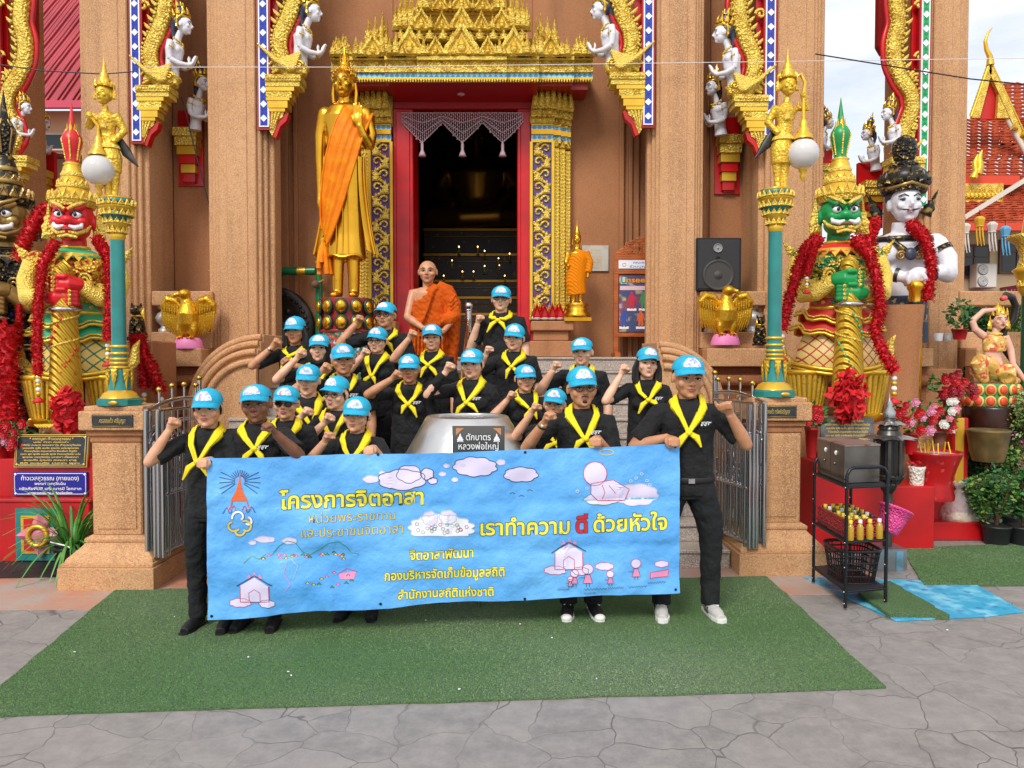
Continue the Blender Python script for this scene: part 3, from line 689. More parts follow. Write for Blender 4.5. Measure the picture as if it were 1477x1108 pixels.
def flame_crown(mb, c, r, h, m, n=10, kd=1):
    for i in range(n):
        a = 2 * math.pi * i / n
        T = mb.T; mb.T = T @ Matrix.Translation((c[0] + r * math.sin(a), c[1] - r * math.cos(a), c[2])) @ Matrix.Rotation(a, 4, 'Z')
        mb.leaf((0, 0, 0), r * 2 * math.pi / n * .9, h * (1.25 if i == 0 else 1), r * .14, m, kd); mb.T = T

def kinnari(px, py, Y, rz, lab, flip=1, k=1., hair=HAIRN, bird=True):
    t = thing('kinnari_statue', lab, 'statue', P(px, py, Y), world=True, group='white kinnari statues on the temple brackets')
    b = ST(px, py, Y, rz, k, flip)
    s = b.new()
    s.tube([(40, 0, 14), (42, 0, 30), (45, 0, 44), (46, 0, 58), (48, 0, 68)], [12, 10, 12, 14, 7], STAT_W, 14, flat=.85)
    s.tube([(48, 0, 64), (52, 0, 76), (56, 0, 84)], [6, 5, 5], STAT_W, 10)
    for sg in (1, -1):
        s.ell((51, sg * 5.5, 55), (7, 6, 6.5), STAT_W, 12)
        s.tube([(46, sg * 13, 65), (44, sg * 16, 52), (46, sg * 15, 38)], [5.5, 5, 4.3], STAT_W, 10)
        s.tube([(46, sg * 15, 38), (57, sg * 10, 33), (69, sg * 3.2, 33)], [4.3, 4, 3], STAT_W, 10)
        for q in range(4): s.tube([(69, sg * 2.2, 33 + 0), (74, sg * 2 , 38 + q * 0), (79 - q * 2.2, sg * 1.7, 50 - q * 2.5 + (q == 0) * -2)], [2.6, 2.2, 1.0], STAT_W, 6)
        s.tube([(69, sg * 3, 35), (67, sg * 2.6, 42), (68, sg * 2, 47)], [1.8, 1.6, 1], STAT_W, 6)
    b.fuse(s, 1.0, STAT_W, 2)
    b.obj('body', t)
    h = b.new(); face(h, (60, 0, 92), 28, R(90), STAT_W); h.ell((54.5, 0, 97), (11.5, 11.2, 12), hair, 16); h.tube([(47, 0, 95), (43, 0, 84), (45, 0, 72)], [7, 4, 2], hair, 8); h.obj('head', t)
    c = b.new()
    c.tube([(69, 0, 103), (61, 9.5, 104), (52, 10, 98), (47, 0, 92), (52, -10, 98), (61, -9.5, 104)], 2.2, GOLD, 6, closed=True)
    c.sub((57, 0, 104), ry=R(-14)); flame_crown(c, (0, 0, 0), 11, 12, GOLD, 9); rings(c, (0, 0, 5), [(8, 0), (8.5, 4), (6, 8), (6.5, 10), (4, 14), (4.5, 16), (1.6, 22), (.4, 32)], hair, 12)
    flame_crown(c, (0, 0, 14), 6.5, 8, GOLD, 7); rings(c, (0, 0, 24), [(3, 0), (3.4, 2), (1, 8), (.3, 14)], GOLD, 8); c.home()
    for sg in (1, -1):
        c.sub((56, sg * 10.8, 92), rz=R(90) if sg > 0 else R(-90)); c.leaf((0, 0, -6), 9, 20, 2.4, GOLD, 1); c.home()
        c.tube([(44, sg * 14, 55), (47, sg * 20, 56), (50, sg * 14, 55), (46, sg * 9, 55)], 1.7, GOLDY, 6, closed=True)
        c.ell((66, sg * 3.5, 33), (2.4, 4.6, 4.6), GOLD, 8)
    for i in range(9): a = math.pi * (i / 8 - .5); c.ell((50 + 7 * math.cos(a), 11 * math.sin(a), 70 - 5 * math.cos(a)), 2, GOLDY, 6)
    c.ell((58, 0, 60), (2, 3, 4), GOLD, 8)
    c.obj('crown', t)
    if bird:
        g = b.new()
        s = b.new(); s.tube([(46, 0, 20), (42, 0, 12), (26, 0, 10), (6, 0, 22), (-8, 0, 36)], [11, 14, 14, 8, 3], GOLD, 12); s.tube([(36, 0, 8), (30, 0, 2), (22, 0, -2)], [10, 12, 12], GOLD, 10); g.fuse(s, 1.3, GOLDC, 2)
        for sg in (1, -1):
            for q in range(7):
                f0 = Vector((46 - q * 1.2, sg * (13 + .3 * q), 30 - q * 3.2)); f1 = Vector((13 + q * 3, sg * 17, 18 - q * 1.8)); f2 = Vector((-15 + q * 5, sg * (13 + q * .6), 44 - q * 5.2))
                g.tube([f0, f0.lerp(f1, .5) + Vector((0, 0, -2)), f1, f2], [3.4, 4.2, 4, 1], GOLDY, 6)
            g.tube([(44 + 6 * (1 - q / 12) * math.cos(q * .8), sg * 14, 14 + 6 * (1 - q / 12) * math.sin(q * .8)) for q in range(12)], 1.6, GOLD, 6)
        for q in range(5): g.leaf((50 - q * 3, -8 + q * 4, 2), 7, 18, 3, GOLDC, 1)
        g.obj('wings', t)
    return t
kinnari(391, 113, 9.36, 0, 'white kinnari statue praying towards the door above the tall golden Buddha')
kinnari(926, 110, 9.36, 0, 'white kinnari statue praying towards the door, right above the small golden Buddha', flip=-1)
kinnari(208, 128, 9.36, 0, 'white kinnari statue on the bracket behind the left lamp post figure', k=.96)
kinnari(1100, 142, 9.36, 0, 'white kinnari statue on the bracket behind the figure of the right lamp post', flip=-1, k=.98)
kinnari(1322, 230, 9.36, 0, 'small white kinnari above the black crown of the white warrior statue', flip=-1, k=.7, bird=True)
kinnari(-2, 218, 9.36, 0, 'small white kinnari above the crown of the bronze giant', k=.66)
kinnari(258, 204, 10.0, R(-25), 'shaded white kinnari on the red wall bracket beside the left stone column', k=.8, bird=False)
kinnari(1066, 212, 10.0, R(25), 'shaded white kinnari on the red wall bracket beside the right stone column', flip=-1, k=.82, bird=False)
kinnari(30, 244, 10.3, R(-10), 'shaded white kinnari at the back of the far left stone column', k=.66, bird=False)
kinnari(1156, 236, 10.3, R(0), 'white kinnari peeping out from behind the column by the green giant', k=.62, bird=False)
kinnari(1290, 256, 10.3, R(180), 'shaded kinnari with dark back on the outer face of the far right column', k=.66, bird=False)

# ---------------------------------------------------------------- lamp posts carrying a golden figure
GLOBE = mat('ribbed_glass_globe', '#e4e0dc', .15, 0, coat=.5, trans=.25)
FEATH = mat('gold_feather_relief', '#dcb23a', .36, .5, bump=('vor', 52, .6, 0, 'X', .01))
def lamp_post(px, py, Y, lab, sg, lx, lz):
    t = thing('lamp_post', lab, 'lamp post', P(px, py, Y), world=True, group='teal lamp posts on the gate pedestals')
    b = ST(px, py, Y)
    b.lathe([(31, 0), (31, 8), (29, 9), (29, 10)], TEAL, n=8, smooth=False); b.lathe([(26, 10), (25, 12), (24, 13), (22, 17), (17, 20), (16, 21)], GOLD)
    b.lathe([(16, 21), (13, 36), (12.5, 50), (12, 53)], TEAL, n=12); 
    for z, r in ((54, 13.5), (60, 13), (66, 12.5), (74, 12.5), (84, 12)): b.lathe([(r - 1.5, z - 2.2), (r + .6, z - 1), (r + .6, z + 1), (r - 1.5, z + 2.2)], GOLD)
    b.lathe([(12, 53), (11, 62), (11.5, 70), (10.5, 78), (10, 88), (9.6, 240)], TEAL)
    for a in range(6):
        b.sub((14.5 * math.sin(a * 1.047), -14.5 * math.cos(a * 1.047), 52), rz=a * 1.047, ry=R(180)); b.leaf((0, 0, 0), 9, 30, 2.5, GOLD, 1); b.home()
    b.ell((6, -31, 4.5), (7, 1.5, 3), GOLD, 10)
    b.obj('pole', t)
    c = b.new(); zz = 240
    c.lathe([(9.8, zz - 4), (11, zz), (11, zz + 4), (10, zz + 6)], GOLD)
    c.lathe([(10, zz + 6), (12, zz + 14), (17, zz + 20), (15, zz + 23)], GOLD); c.lathe([(15, zz + 22), (16, zz + 28), (21, zz + 33), (19, zz + 36)], TEAL); c.lathe([(19, zz + 36), (23, zz + 41), (24, zz + 44), (20, zz + 46)], GOLD); c.lathe([(20, zz + 46), (22, zz + 50), (22, zz + 53), (21, zz + 53.5)], TEAL)
    for r, z, n, h in ((13, zz + 6, 12, 10), (17, zz + 19, 14, 9), (21, zz + 30, 16, 10), (23, zz + 44, 18, 9)):
        flame_crown(c, (0, 0, z), r, h, GOLDY, n, 0)
    c.lathe([(19, zz + 53), (22, zz + 56), (17, zz + 57)], GOLD); c.obj('capital', t)
    f = b.new(); z0 = zz + 56; s = b.new(); x0 = 7 * sg
    for q in (1, -1):
        s.tube([(x0 + q * 5, -2, z0), (x0 + q * 5, 0, z0 + 20), (x0 + q * 5.5, 0, z0 + 44)], [4.2, 5.6, 8], FEATH, 10); s.ell((x0 + q * 5, -4, z0 + 2), (3.4, 6, 2.5), GOLD, 8)
    s.tube([(x0, 0, z0 + 36), (x0 + sg, 0, z0 + 56), (x0 + sg * 3, 0, z0 + 78)], [14, 16.5, 11], FEATH, 14, flat=.8)
    s.tube([(x0 + sg * 3, 0, z0 + 74), (x0 + sg * 5, 0, z0 + 92), (x0 + sg * 6, 0, z0 + 112), (x0 + sg * 7, 0, z0 + 122)], [11, 11, 16, 8], GOLD, 14, flat=.75)
    hx = x0 + sg * 8; s.tube([(hx - sg, 0, z0 + 120), (hx, 0, z0 + 132)], [5, 4.6], GOLD, 10)
    # arm with the lamp (towards +sg) and arm on the hip
    sh = Vector((x0 + sg * 7, 0, z0 + 118))
    if sg > 0: s.tube([sh + Vector((14, 0, 0)), sh + Vector((28, -2, -4)), sh + Vector((lx - sh.x - 0, -8, 14))], [7, 6, 4.6], GOLD, 10); hand = Vector((lx, -8, sh.z + 15))
    else: s.tube([sh + Vector((-14, 0, 0)), sh + Vector((-22, -4, -16)), sh + Vector((-14, -12, -6))], [7, 6.4, 4.8], GOLD, 10); hand = sh + Vector((-16, -13, -4))
    s.ell(hand, (5, 5, 5.5), GOLD, 10)
    s.tube([sh + Vector((-sg * 14, 0, 0)), sh + Vector((-sg * 25, 3, -22)), sh + Vector((-sg * 13, -6, -40))], [7, 6, 4.4], GOLD, 10)
    f.fuse(s, 1.1, FEATH, 2)
    for q in (1, -1):
        f.tube([(x0 + q * 9, 3, z0 + 86), (x0 + q * 20, 5, z0 + 66), (x0 + q * 32 - sg * 4, 6, z0 + 46)], [5, 7, .8], DARKM if q == -sg else GOLD, 8, flat=.35, up=(0, 1, 0))
    f.lathe([(11, z0 + 78), (15, z0 + 74), (17, z0 + 70)], GOLDY, (x0 + sg * 3, 0, 0), 14, 1, .75); f.tube([(x0 + sg * 4 + 11 * math.sin(a), -9 * math.cos(a), z0 + 112 + 3 * math.cos(a) * -1) for a in [q * .524 for q in range(12)]], 2, GOLDY, 6, closed=True)
    f.leaf((x0 + sg * 5, -9.5, z0 + 96), 9, 14, 3, GOLDY, 1)
    f.obj('figure', t)
    h = b.new(); face(h, (hx, -1, z0 + 146), 30, R(8 * sg), GOLD, white=False, lip=GOLD, brow=GOLD, eye=GOLD); h.ell((hx, 2, z0 + 150), (11.5, 12.5, 12), GOLD, 14)
    for q in (1, -1): h.sub((hx + q * 13, 1, z0 + 140)); h.leaf((0, 0, 0), 7, 22, 2, GOLD, 1); h.home()
    rings(h, (hx, 0, z0 + 157), [(12, 0), (13, 3), (9, 7), (10, 10), (6, 14), (6.5, 17), (3, 22), (3.4, 25), (1, 34), (.3, 46)], GOLD, 14); flame_crown(h, (hx, 0, z0 + 156), 12, 9, GOLD, 10)
    h.obj('head', t)
    l = b.new(); L0 = Vector((lx, -9, lz))
    l.tube([hand, (lx, -9, lz + 62), (lx, -9, lz + 44)], [2.2, 2.4, 3], GOLD, 8)
    if sg > 0: l.tube([hand, (lx + 2, -8, hand.z + 16), (lx - 4, -8, hand.z + 28), (lx - 10, -8, hand.z + 24), (lx - 8, -8, hand.z + 17)], [2.6, 2.6, 2.6, 2.2, 1.5], GOLD, 8)
    l.lathe([(3, lz + 48), (5, lz + 44), (5, lz + 38), (8, lz + 34), (8, lz + 30), (13, lz + 24), (14, lz + 20)], GOLD, (lx, -9, 0))
    l.obj('lamp_bracket', t); l = b.new(); l.lathe([(6, lz - 20), (6, lz - 24), (3, lz - 27), (4.5, lz - 32), (2, lz - 36), (.5, lz - 40)], GOLD, (lx, -9, 0)); l.obj('lamp_finial', t)
    g = b.new(); g.lathe([(max(.4, (21.6 + .55 * (q % 2)) * math.cos(-1.5 + 3 * q / 46)), 21.5 * math.sin(-1.5 + 3 * q / 46)) for q in range(47)], GLOBE, L0, 40); g.obj('lamp_globe', t)
lamp_post(173, 584, 5.95, 'teal and gold lamp post on the left pedestal beside the red giant', -1, -20, 334)
lamp_post(1116, 572, 6.35, 'teal and gold lamp post on the right pedestal beside the green giant', 1, 35, 345)

# ---------------------------------------------------------------- giant guardians
def netmat(name, fill, line, s):
    m = bpy.data.materials.new(name); m.use_nodes = True; t = m.node_tree; b = t.nodes['Principled BSDF']; L = t.links.new; N = t.nodes.new
    tcn = N('ShaderNodeTexCoord'); sp_ = N('ShaderNodeSeparateXYZ'); L(tcn.outputs['Object'], sp_.inputs[0])
    outs = []
    for op in ('ADD', 'SUBTRACT'):
        a = N('ShaderNodeMath'); a.operation = op; L(sp_.outputs['X'], a.inputs[0]); L(sp_.outputs['Z'], a.inputs[1])
        q = N('ShaderNodeMath'); q.operation = 'MULTIPLY'; q.inputs[1].default_value = s; L(a.outputs[0], q.inputs[0])
        f_ = N('ShaderNodeMath'); f_.operation = 'FRACT'; L(q.outputs[0], f_.inputs[0]); c_ = N('ShaderNodeMath'); c_.operation = 'LESS_THAN'; c_.inputs[1].default_value = .16; L(f_.outputs[0], c_.inputs[0]); outs.append(c_.outputs[0])
    mxm = N('ShaderNodeMath'); mxm.operation = 'MAXIMUM'; L(outs[0], mxm.inputs[0]); L(outs[1], mxm.inputs[1])
    x = N('ShaderNodeMix'); x.data_type = 'RGBA'; x.inputs['A'].default_value = lin(fill); x.inputs['B'].default_value = lin(line); L(mxm.outputs[0], x.inputs['Factor']); L(x.outputs['Result'], b.inputs['Base Color'])
    b.inputs['Roughness'].default_value = .4; bp = N('ShaderNodeBump'); bp.inputs['Strength'].default_value = .6; bp.invert = True; L(mxm.outputs[0], bp.inputs['Height']); L(bp.outputs[0], b.inputs['Normal'])
    return m
GLR = mat('red_garland', '#e01420', .6, nz=(90, '#8e0610', .4, .7)); TULLE = mat('red_tulle', '#d8101c', .7, nz=(30, '#a30a14', .4, .7))
def garland(pts, r, Y0, lab, n=None, name='flower_garland', m=GLR, tassel=True, px=True):
    """ruffled rope of petals; pts = (photo x, photo y, depth)"""
    pts = [P(*p) for p in pts]; mb = MB(); L_ = []
    for i in range(len(pts) - 1):
        k = max(2, int((pts[i + 1] - pts[i]).length / (r * .24)))
        L_ += [pts[i].lerp(pts[i + 1], q / k) for q in range(k)]
    L_.append(pts[-1])
    for _ in range(6): L_ = [L_[0]] + [(L_[i - 1] + L_[i] * 2 + L_[i + 1]) / 4 for i in range(1, len(L_) - 1)] + [L_[-1]]
    mb.tube(L_, [r * .62 * (1.12 if i % 2 else .92) for i in range(len(L_))], m, 8)
    for i, p in enumerate(L_):
        d = (L_[min(i + 1, len(L_) - 1)] - L_[max(0, i - 1)]).normalized(); u = d.orthogonal().normalized(); v = d.cross(u)
        for q in range(18):
            a = q * .349 + rnd.random() * .6; o = (u * math.cos(a) + v * math.sin(a)); e = (v * math.cos(a) - u * math.sin(a)) * r * .13
            up = d * r * rnd.uniform(-.5, .5); c = p + o * r * .5; tip = p + o * r * rnd.uniform(.82, 1.2) + up
            mb.add([c - e, c + e, tip + e * 1.1, tip - e * 1.1], [(0, 1, 2, 3)], m)
    if tassel:
        e = L_[-1]
        for q in range(4): mb.ell(e + Vector((0, 0, -r * (1 + q * .7))), (r * .4, r * .4, r * .38), WHITE if q % 2 == 0 else GOLD, 8)
        mb.lathe([(r * .2, 0), (r * .95, -r * .7), (r * .8, -r * .9), (.001, -r * .9)], m, e + Vector((0, 0, -r * 3.6)), 10)
    o = mb.obj(name, loc=pts[0]); return tag(o, lab, 'garland', 'red flower garlands hung on the statues')
def pom(px, py, Y, w_, h_, lab):
    mb = MB(); c = P(px, py, Y); u = Y / F
    for i in range(330):
        d = Vector((rnd.gauss(0, 1), rnd.gauss(0, 1), rnd.gauss(0, 1))).normalized(); k = rnd.uniform(.35, 1)
        p = c + Vector((d.x * w_ * u * k, d.y * w_ * u * k, d.z * h_ * u * k)); a = Vector((rnd.gauss(0, 1), rnd.gauss(0, 1), rnd.gauss(0, 1))).normalized() * u * 7; b_ = a.orthogonal().normalized() * u * 6
        mb.add([p - a, p + b_, p + a + d * u * 4, p - b_ + d * u * 3], [(0, 1, 2, 3)], TULLE)
    mb.ell(c, (w_ * u * .7, w_ * u * .7, h_ * u * .7), TULLE, 12)
    return tag(mb.obj('tulle_bow', loc=c), lab, 'bow')
def giant(px, py, Y, skin, accent, trim2, lab, flip=1, k=1., rz=0., gold=GOLD, goldc=GOLDC, goldy=GOLDY, net=None, scale=None, plumb=True, tusk=WHITE):
    t = thing('giant_statue', lab, 'statue', P(px, py, Y), world=True, group='guardian giant statues')
    b = ST(px, py, Y, rz, k, flip)
    RIB = mat(gold.name + '_rib', tuple(gold.node_tree.nodes['Principled BSDF'].inputs['Base Color'].default_value), .4, .4, sp=(70, accent_dark(accent), .85, 1.1))
    DGD = mat(gold.name + '_groove', tuple(v_ * .35 for v_ in gold.node_tree.nodes['Principled BSDF'].inputs['Base Color'].default_value[:3]), .6)
    for sg in (1, -1):
        l = b.new(); x = sg * 41
        l.lathe([(15, 4), (18, 14), (23, 40), (27, 66), (25, 72)], DGD, (x, 2, 0), 20, 1, .95)
        for q in range(22): a = q * .2856; l.tube([(x + r_ * math.cos(a), 2 + r_ * .95 * math.sin(a), z_) for r_, z_ in ((16, 4), (18.5, 14), (23.5, 40), (27, 64))], [2, 2.3, 2.8, 3.2], RIB, 6)
        l.lathe([(19, 2), (20, 5), (18, 8)], gold, (x, 2, 0)); l.lathe([(26, 62), (30, 66), (31, 70), (27, 72)], gold, (x, 2, 0))
        l.tube([(x, 8, 4), (x + sg * 3, -14, 4), (x + sg * 6, -30, 5), (x + sg * 7, -38, 11)], [11, 12, 9, 2], gold, 10, flat=.6); l.tube([(x + sg * 20, 10, 76), (x + sg * 34, 12, 92), (x + sg * 36, 12, 112), (x + sg * 42, 10, 122)], [9, 8, 5, 1], goldc, 8)
        l.obj('leg', t)
    g = b.new(); s = b.new()
    s.tube([(0, 4, 70), (0, 4, 92), (0, 4, 116), (0, 4, 134)], [56, 58, 50, 40], gold, 24, flat=.62, up=(0, 1, 0)); g.fuse(s, 3.0, net or gold, 3)
    for z, r in ((70, 61), (76, 63)): g.tube([(r * math.cos(a), 4 + r * .62 * math.sin(a), z + 5 * math.cos(2 * a) ) for a in [2 * math.pi * q / 32 for q in range(32)]], 3, gold, 6, closed=True)
    g.obj('pantaloon', t)
    k2 = b.new()
    for zt, zb, rt, rb, m1, tip in ((150, 120, 34, 62, accent, 12), (164, 139, 33, 56, accent, 14)):
        n = 40
        def rr(j, r, z, w=0): a = 2 * math.pi * j / n; q = 1 + .06 * math.cos(a * 9) * w; return (r * q * math.cos(a), 4 + r * .64 * q * math.sin(a), z + w * (tip * abs(math.cos(a)) ** 3 - 3 * math.cos(a * 9)))
        k2.loft([[rr(j, rt, zt) for j in range(n)], [rr(j, (rt + rb) / 2 - 2, (zt + zb) / 2, .5) for j in range(n)], [rr(j, rb, zb, 1) for j in range(n)]], m1, cap=False)
        k2.tube([rr(j, rb, zb, 1) for j in range(n)], 2.3, gold, 6, closed=True); k2.tube([rr(j, rb - 1, zb + 5, 1) for j in range(n)], 1.3, goldy, 6, closed=True)
    k2.lathe([(37, 160), (39, 164), (38, 174), (36, 178)], accent, (0, 4, 0), 28, 1, .68); k2.lathe([(38, 174), (41, 178), (39, 184), (36, 185)], goldc, (0, 4, 0), 28, 1, .68); k2.lathe([(38, 157), (41, 160), (38, 163)], gold, (0, 4, 0), 28, 1, .68)
    for q in range(7): a = -math.pi / 2 + (q - 3) * .36; k2.ell((39 * math.cos(a), 4 + 27 * math.sin(a), 168), (3.2, 3, 3.2), goldy if q % 2 else trim2, 8)
    k2.obj('skirt', t)
    # torso, armour
    g = b.new(); s = b.new()
    s.tube([(0, 4, 176), (0, 4, 192), (0, 3, 214), (0, 3, 232), (0, 5, 246)], [31, 33, 46, 50, 30], gold, 22, flat=.6, up=(0, 1, 0))
    for sg in (1, -1): s.ell((sg * 50, 5, 234), (15, 15, 15), gold, 14); s.ell((sg * 20, -18, 222), (21, 14, 16), gold, 14)
    g.fuse(s, 2.4, scale or gold, 3)
    g.lathe([(17, 254), (22, 251), (36, 245), (43, 238), (40, 236)], accent, (0, 2, 0), 28, 1, .8); n = 18
    for i in range(n):
        a = 2 * math.pi * i / n; g.sub((40 * math.sin(a), 2 - 33 * math.cos(a), 240), rz=a, rx=R(150)); g.leaf((0, 0, -4), 13, 16, 3, gold, 0); g.home()
    g.tube([(19 * math.cos(a), 2 + 16 * math.sin(a), 253) for a in [2 * math.pi * q / 20 for q in range(20)]], 3, gold, 6, closed=True)
    for sg in (1, -1):
        g.tube([(sg * 22 + 9 * math.cos(a) * (1 - q / 22), -36 + 2 * abs(math.cos(a)), 204 + 11 * math.sin(a) * (1 - q / 22)) for q, a in enumerate([w_ * .6 for w_ in range(20)])], 1.8, goldy, 6)
        g.sub((sg * 62, 6, 238), ry=R(sg * 38)); g.leaf((0, 0, 0), 14, 26, 4, goldc, 1); g.home()
    g.obj('armour', t)
    # arms
    for sg in (1, -1):
        a_ = b.new(); s = b.new(); hz = 196 if sg > 0 else 178
        s.tube([(sg * 54, 4, 232), (sg * 62, 0, 206), (sg * 57, -10, 180)], [13, 12.5, 12], gold, 12); s.tube([(sg * 57, -10, 180), (sg * 40, -30, 180), (sg * 18, -42, hz)], [13, 12.5, 10], gold, 12)
        a_.fuse(s, 2.2, goldy, 2)
        for q, r in ((.25, 15), (.5, 14), (.8, 12.5)):
            c = Vector((sg * 57, -10, 180)).lerp(Vector((sg * 18, -42, hz)), q); d = Vector((-sg * 39, -32, hz - 180)).normalized(); a_.tube([c - d * 2.6, c + d * 2.6], [r, r], goldc, 12)
        a_.obj('arm', t)
        h = b.new(); s = b.new(); s.tube([(sg * 22, -42, hz), (sg * 8, -48, hz + 1), (-sg * 10, -46, hz + 1)], [9, 13, 11], skin, 12)
        for q in range(4): s.tube([(-sg * 4, -56, hz - 8 + q * 5.6), (-sg * 16, -50, hz - 8 + q * 5.6), (-sg * 15, -40, hz - 8 + q * 5.6)], [4, 3.8, 3.2], skin, 8)
        s.tube([(sg * 12, -50, hz + 8), (sg * 4, -59, hz + 11), (-sg * 6, -59, hz + 11)], [4.5, 4, 3], skin, 8); h.fuse(s, 1.4, skin, 1)
        for q in range(4): h.tube([(-sg * 9, -60.5, hz - 8 + q * 5.6), (-sg * 11, -59, hz - 8 + q * 5.6)], [2.6, 2.6], goldy, 6)
        h.obj('hand', t)
    c = b.new(); CL = mat(gold.name + '_club', tuple(gold.node_tree.nodes['Principled BSDF'].inputs['Base Color'].default_value), .38, .4, bump=('wave', 9, .9, 1, 'DIAGONAL', .03), sp=(40, accent_dark(skin), .86, 1.1))
    c.lathe([(19, 20), (22, 40), (20, 70), (17.5, 120), (16, 160), (17, 164), (12, 168), (10, 208), (13, 212), (11, 217), (12, 220), (6, 226), (2, 229), (.5, 231)], CL, (0, -47, 0), 20)
    c.tube([(17.5 * math.cos(a * 1.0) * (1 + .0 * a), -47 + 17.5 * math.sin(a), 60 + a * 5) for a in [q * .4 for q in range(52)]], 1.6, goldy, 5)
    for z in (26, 162): c.lathe([(18, z - 3), (22, z), (18, z + 3)], STEEL if z > 100 else goldy, (0, -47, 0))
    for q in range(14): a = -1.57 + ((q * 37) % 9 - 4) * .25; c.ell((18.5 * math.cos(a), -47 + 18.5 * math.sin(a), 44 + q * 8), (2, 2, 2.4), trim2, 6)
    c.obj('club', t)
    # head and crown
    h = b.new(); s = b.new(); hc = 292
    s.tube([(0, 4, 246), (0, 3, 272)], [17, 15], skin, 14); s.ell((0, 0, hc + 6), (27, 27, 27), skin, 20); s.ell((0, -7, hc - 14), (24, 22, 16), skin, 18)
    s.ell((0, -27, hc - 3), (9, 9, 7), skin, 12)
    for sg in (1, -1):
        s.ell((sg * 8, -25, hc - 5), (5, 6, 4.5), skin, 8); s.ell((sg * 16, -20, hc - 4), (8, 8, 8), skin, 10); s.ell((sg * 27, 3, hc - 2), (4, 8, 12), skin, 10)
        s.tube([(sg * 2, -28, hc + 9), (sg * 12, -27, hc + 13), (sg * 21, -20, hc + 19)], [4, 5, 3], skin, 8)
    s.ell((0, -25, hc - 17), (14, 7, 6), skin, 12); s.ell((0, -24, hc - 26), (9, 7, 5), skin, 10); h.fuse(s, 1.3, skin, 2)
    for sg in (1, -1):
        h.ell((sg * 11, -25.5, hc + 5), (6.6, 5, 5.2), EYEW, 12); h.ell((sg * 10.5, -29.2, hc + 4.6), (2.9, 2, 2.9), EYEB, 8)
        h.tube([(sg * 4, -29, hc + 4), (sg * 10, -31, hc + 10.5), (sg * 18, -26, hc + 7)], 1.5, EYEB, 5)
        h.tube([(sg * 2, -33, hc + 11), (sg * 9, -33, hc + 16), (sg * 17, -28, hc + 20), (sg * 24, -18, hc + 26)], [2, 3, 2.6, 1], goldy, 6)
        h.tube([(sg * 3, -33, hc - 12), (sg * 10, -33, hc - 15), (sg * 17, -27, hc - 12), (sg * 19, -23, hc - 4)], [1.5, 3.6, 3.4, .8], tusk, 8)
        h.tube([(sg * 2, -31, hc - 20), (sg * 12, -29, hc - 22), (sg * 21, -18, hc - 16), (sg * 25, -10, hc - 8)], [2, 3, 3, 1.5], goldy, 6)
        h.sub((sg * 31, 6, hc - 26), rz=R(-sg * 18)); h.leaf((sg * 2, 0, 0), 20, 56, 5, goldc, 1); h.home()
    h.tube([(-10, -31.5, hc - 17), (0, -33, hc - 16), (10, -31.5, hc - 17)], [.8, 1.6, .8], LIPR, 6); h.tube([(-12, -28, hc - 27), (0, -33, hc - 25), (12, -28, hc - 27)], 2.4, goldy, 6)
    h.obj('head', t)
    c = b.new(); z = hc + 22
    c.lathe([(28, z - 4), (30, z), (31, z + 4), (29, z + 8)], goldc, n=28); c.lathe([(29, z + 8), (27, z + 14), (20, z + 22), (18, z + 24)], gold, n=28); c.lathe([(20, z + 23), (22, z + 26), (19, z + 30)], goldy, n=24); c.lathe([(19, z + 30), (16, z + 38), (14, z + 40)], gold); c.lathe([(15, z + 40), (16, z + 43), (14, z + 46)], goldy); c.lathe([(14, z + 46), (12, z + 54), (10, z + 56), (12.5, z + 58), (10, z + 60)], gold)
    c.lathe([(9, z + 60), (8, z + 66), (10, z + 76), (13.5, z + 90), (13, z + 97), (9, z + 104), (6, z + 107)], skin if plumb else goldc, n=20)
    for q in range(6):
        a = q * 1.047; c.tube([(8.6 * math.sin(a), -8.6 * math.cos(a), z + 64), (10.6 * math.sin(a), -10.6 * math.cos(a), z + 76), (14 * math.sin(a), -14 * math.cos(a), z + 92), (7 * math.sin(a), -7 * math.cos(a), z + 107)], 1.2, goldy, 5)
    flame_crown(c, (0, 0, z + 104), 6, 12, gold, 7); c.lathe([(5, z + 108), (4, z + 120), (2, z + 134), (.4, z + 146)], skin if plumb else gold, n=12)
    flame_crown(c, (0, 0, z + 4), 29, 14, goldy, 18, 0); flame_crown(c, (0, 0, z + 27), 18, 8, goldy, 14, 0)
    c.obj('crown', t)
    return t
def accent_dark(m): return tuple(x * .6 for x in m.node_tree.nodes['Principled BSDF'].inputs['Base Color'].default_value[:3])
SKR = mat('giant_red_skin', '#cf1720', .35); SKG = mat('giant_green_skin', '#12914a', .35, nz=(6, '#0d7a3c', .45, .7))
ACG = mat('green_cloth_paint', '#35a772', .4); ACR = mat('red_cloth_paint', '#d4302c', .4)
SCR = mat('red_gold_scale', '#dcae38', .4, .3, sp=(34, '#b63420', .62, .66), bump=('vor', 34, 1., 0, 'X', .03)); SCG = mat('green_gold_scale', '#d8b442', .4, .3, sp=(34, '#1d7a4a', .58, .62), bump=('vor', 34, 1., 0, 'X', .03))
NETR = netmat('green_line_net', '#d9b95a', '#1f6a44', 9); NETG = netmat('red_line_net', '#dcc070', '#b2302a', 9.5)
giant(111, 612, 7.3, SKR, ACG, ACR, 'red-faced gold giant statue holding a club beside the left lamp post', net=NETR, scale=SCR, rz=R(14))
giant(1207, 605, 7.5, SKG, ACR, ACG, 'green-faced gold giant statue holding a club beside the right lamp post', flip=-1, net=NETG, scale=SCG, rz=R(-6))
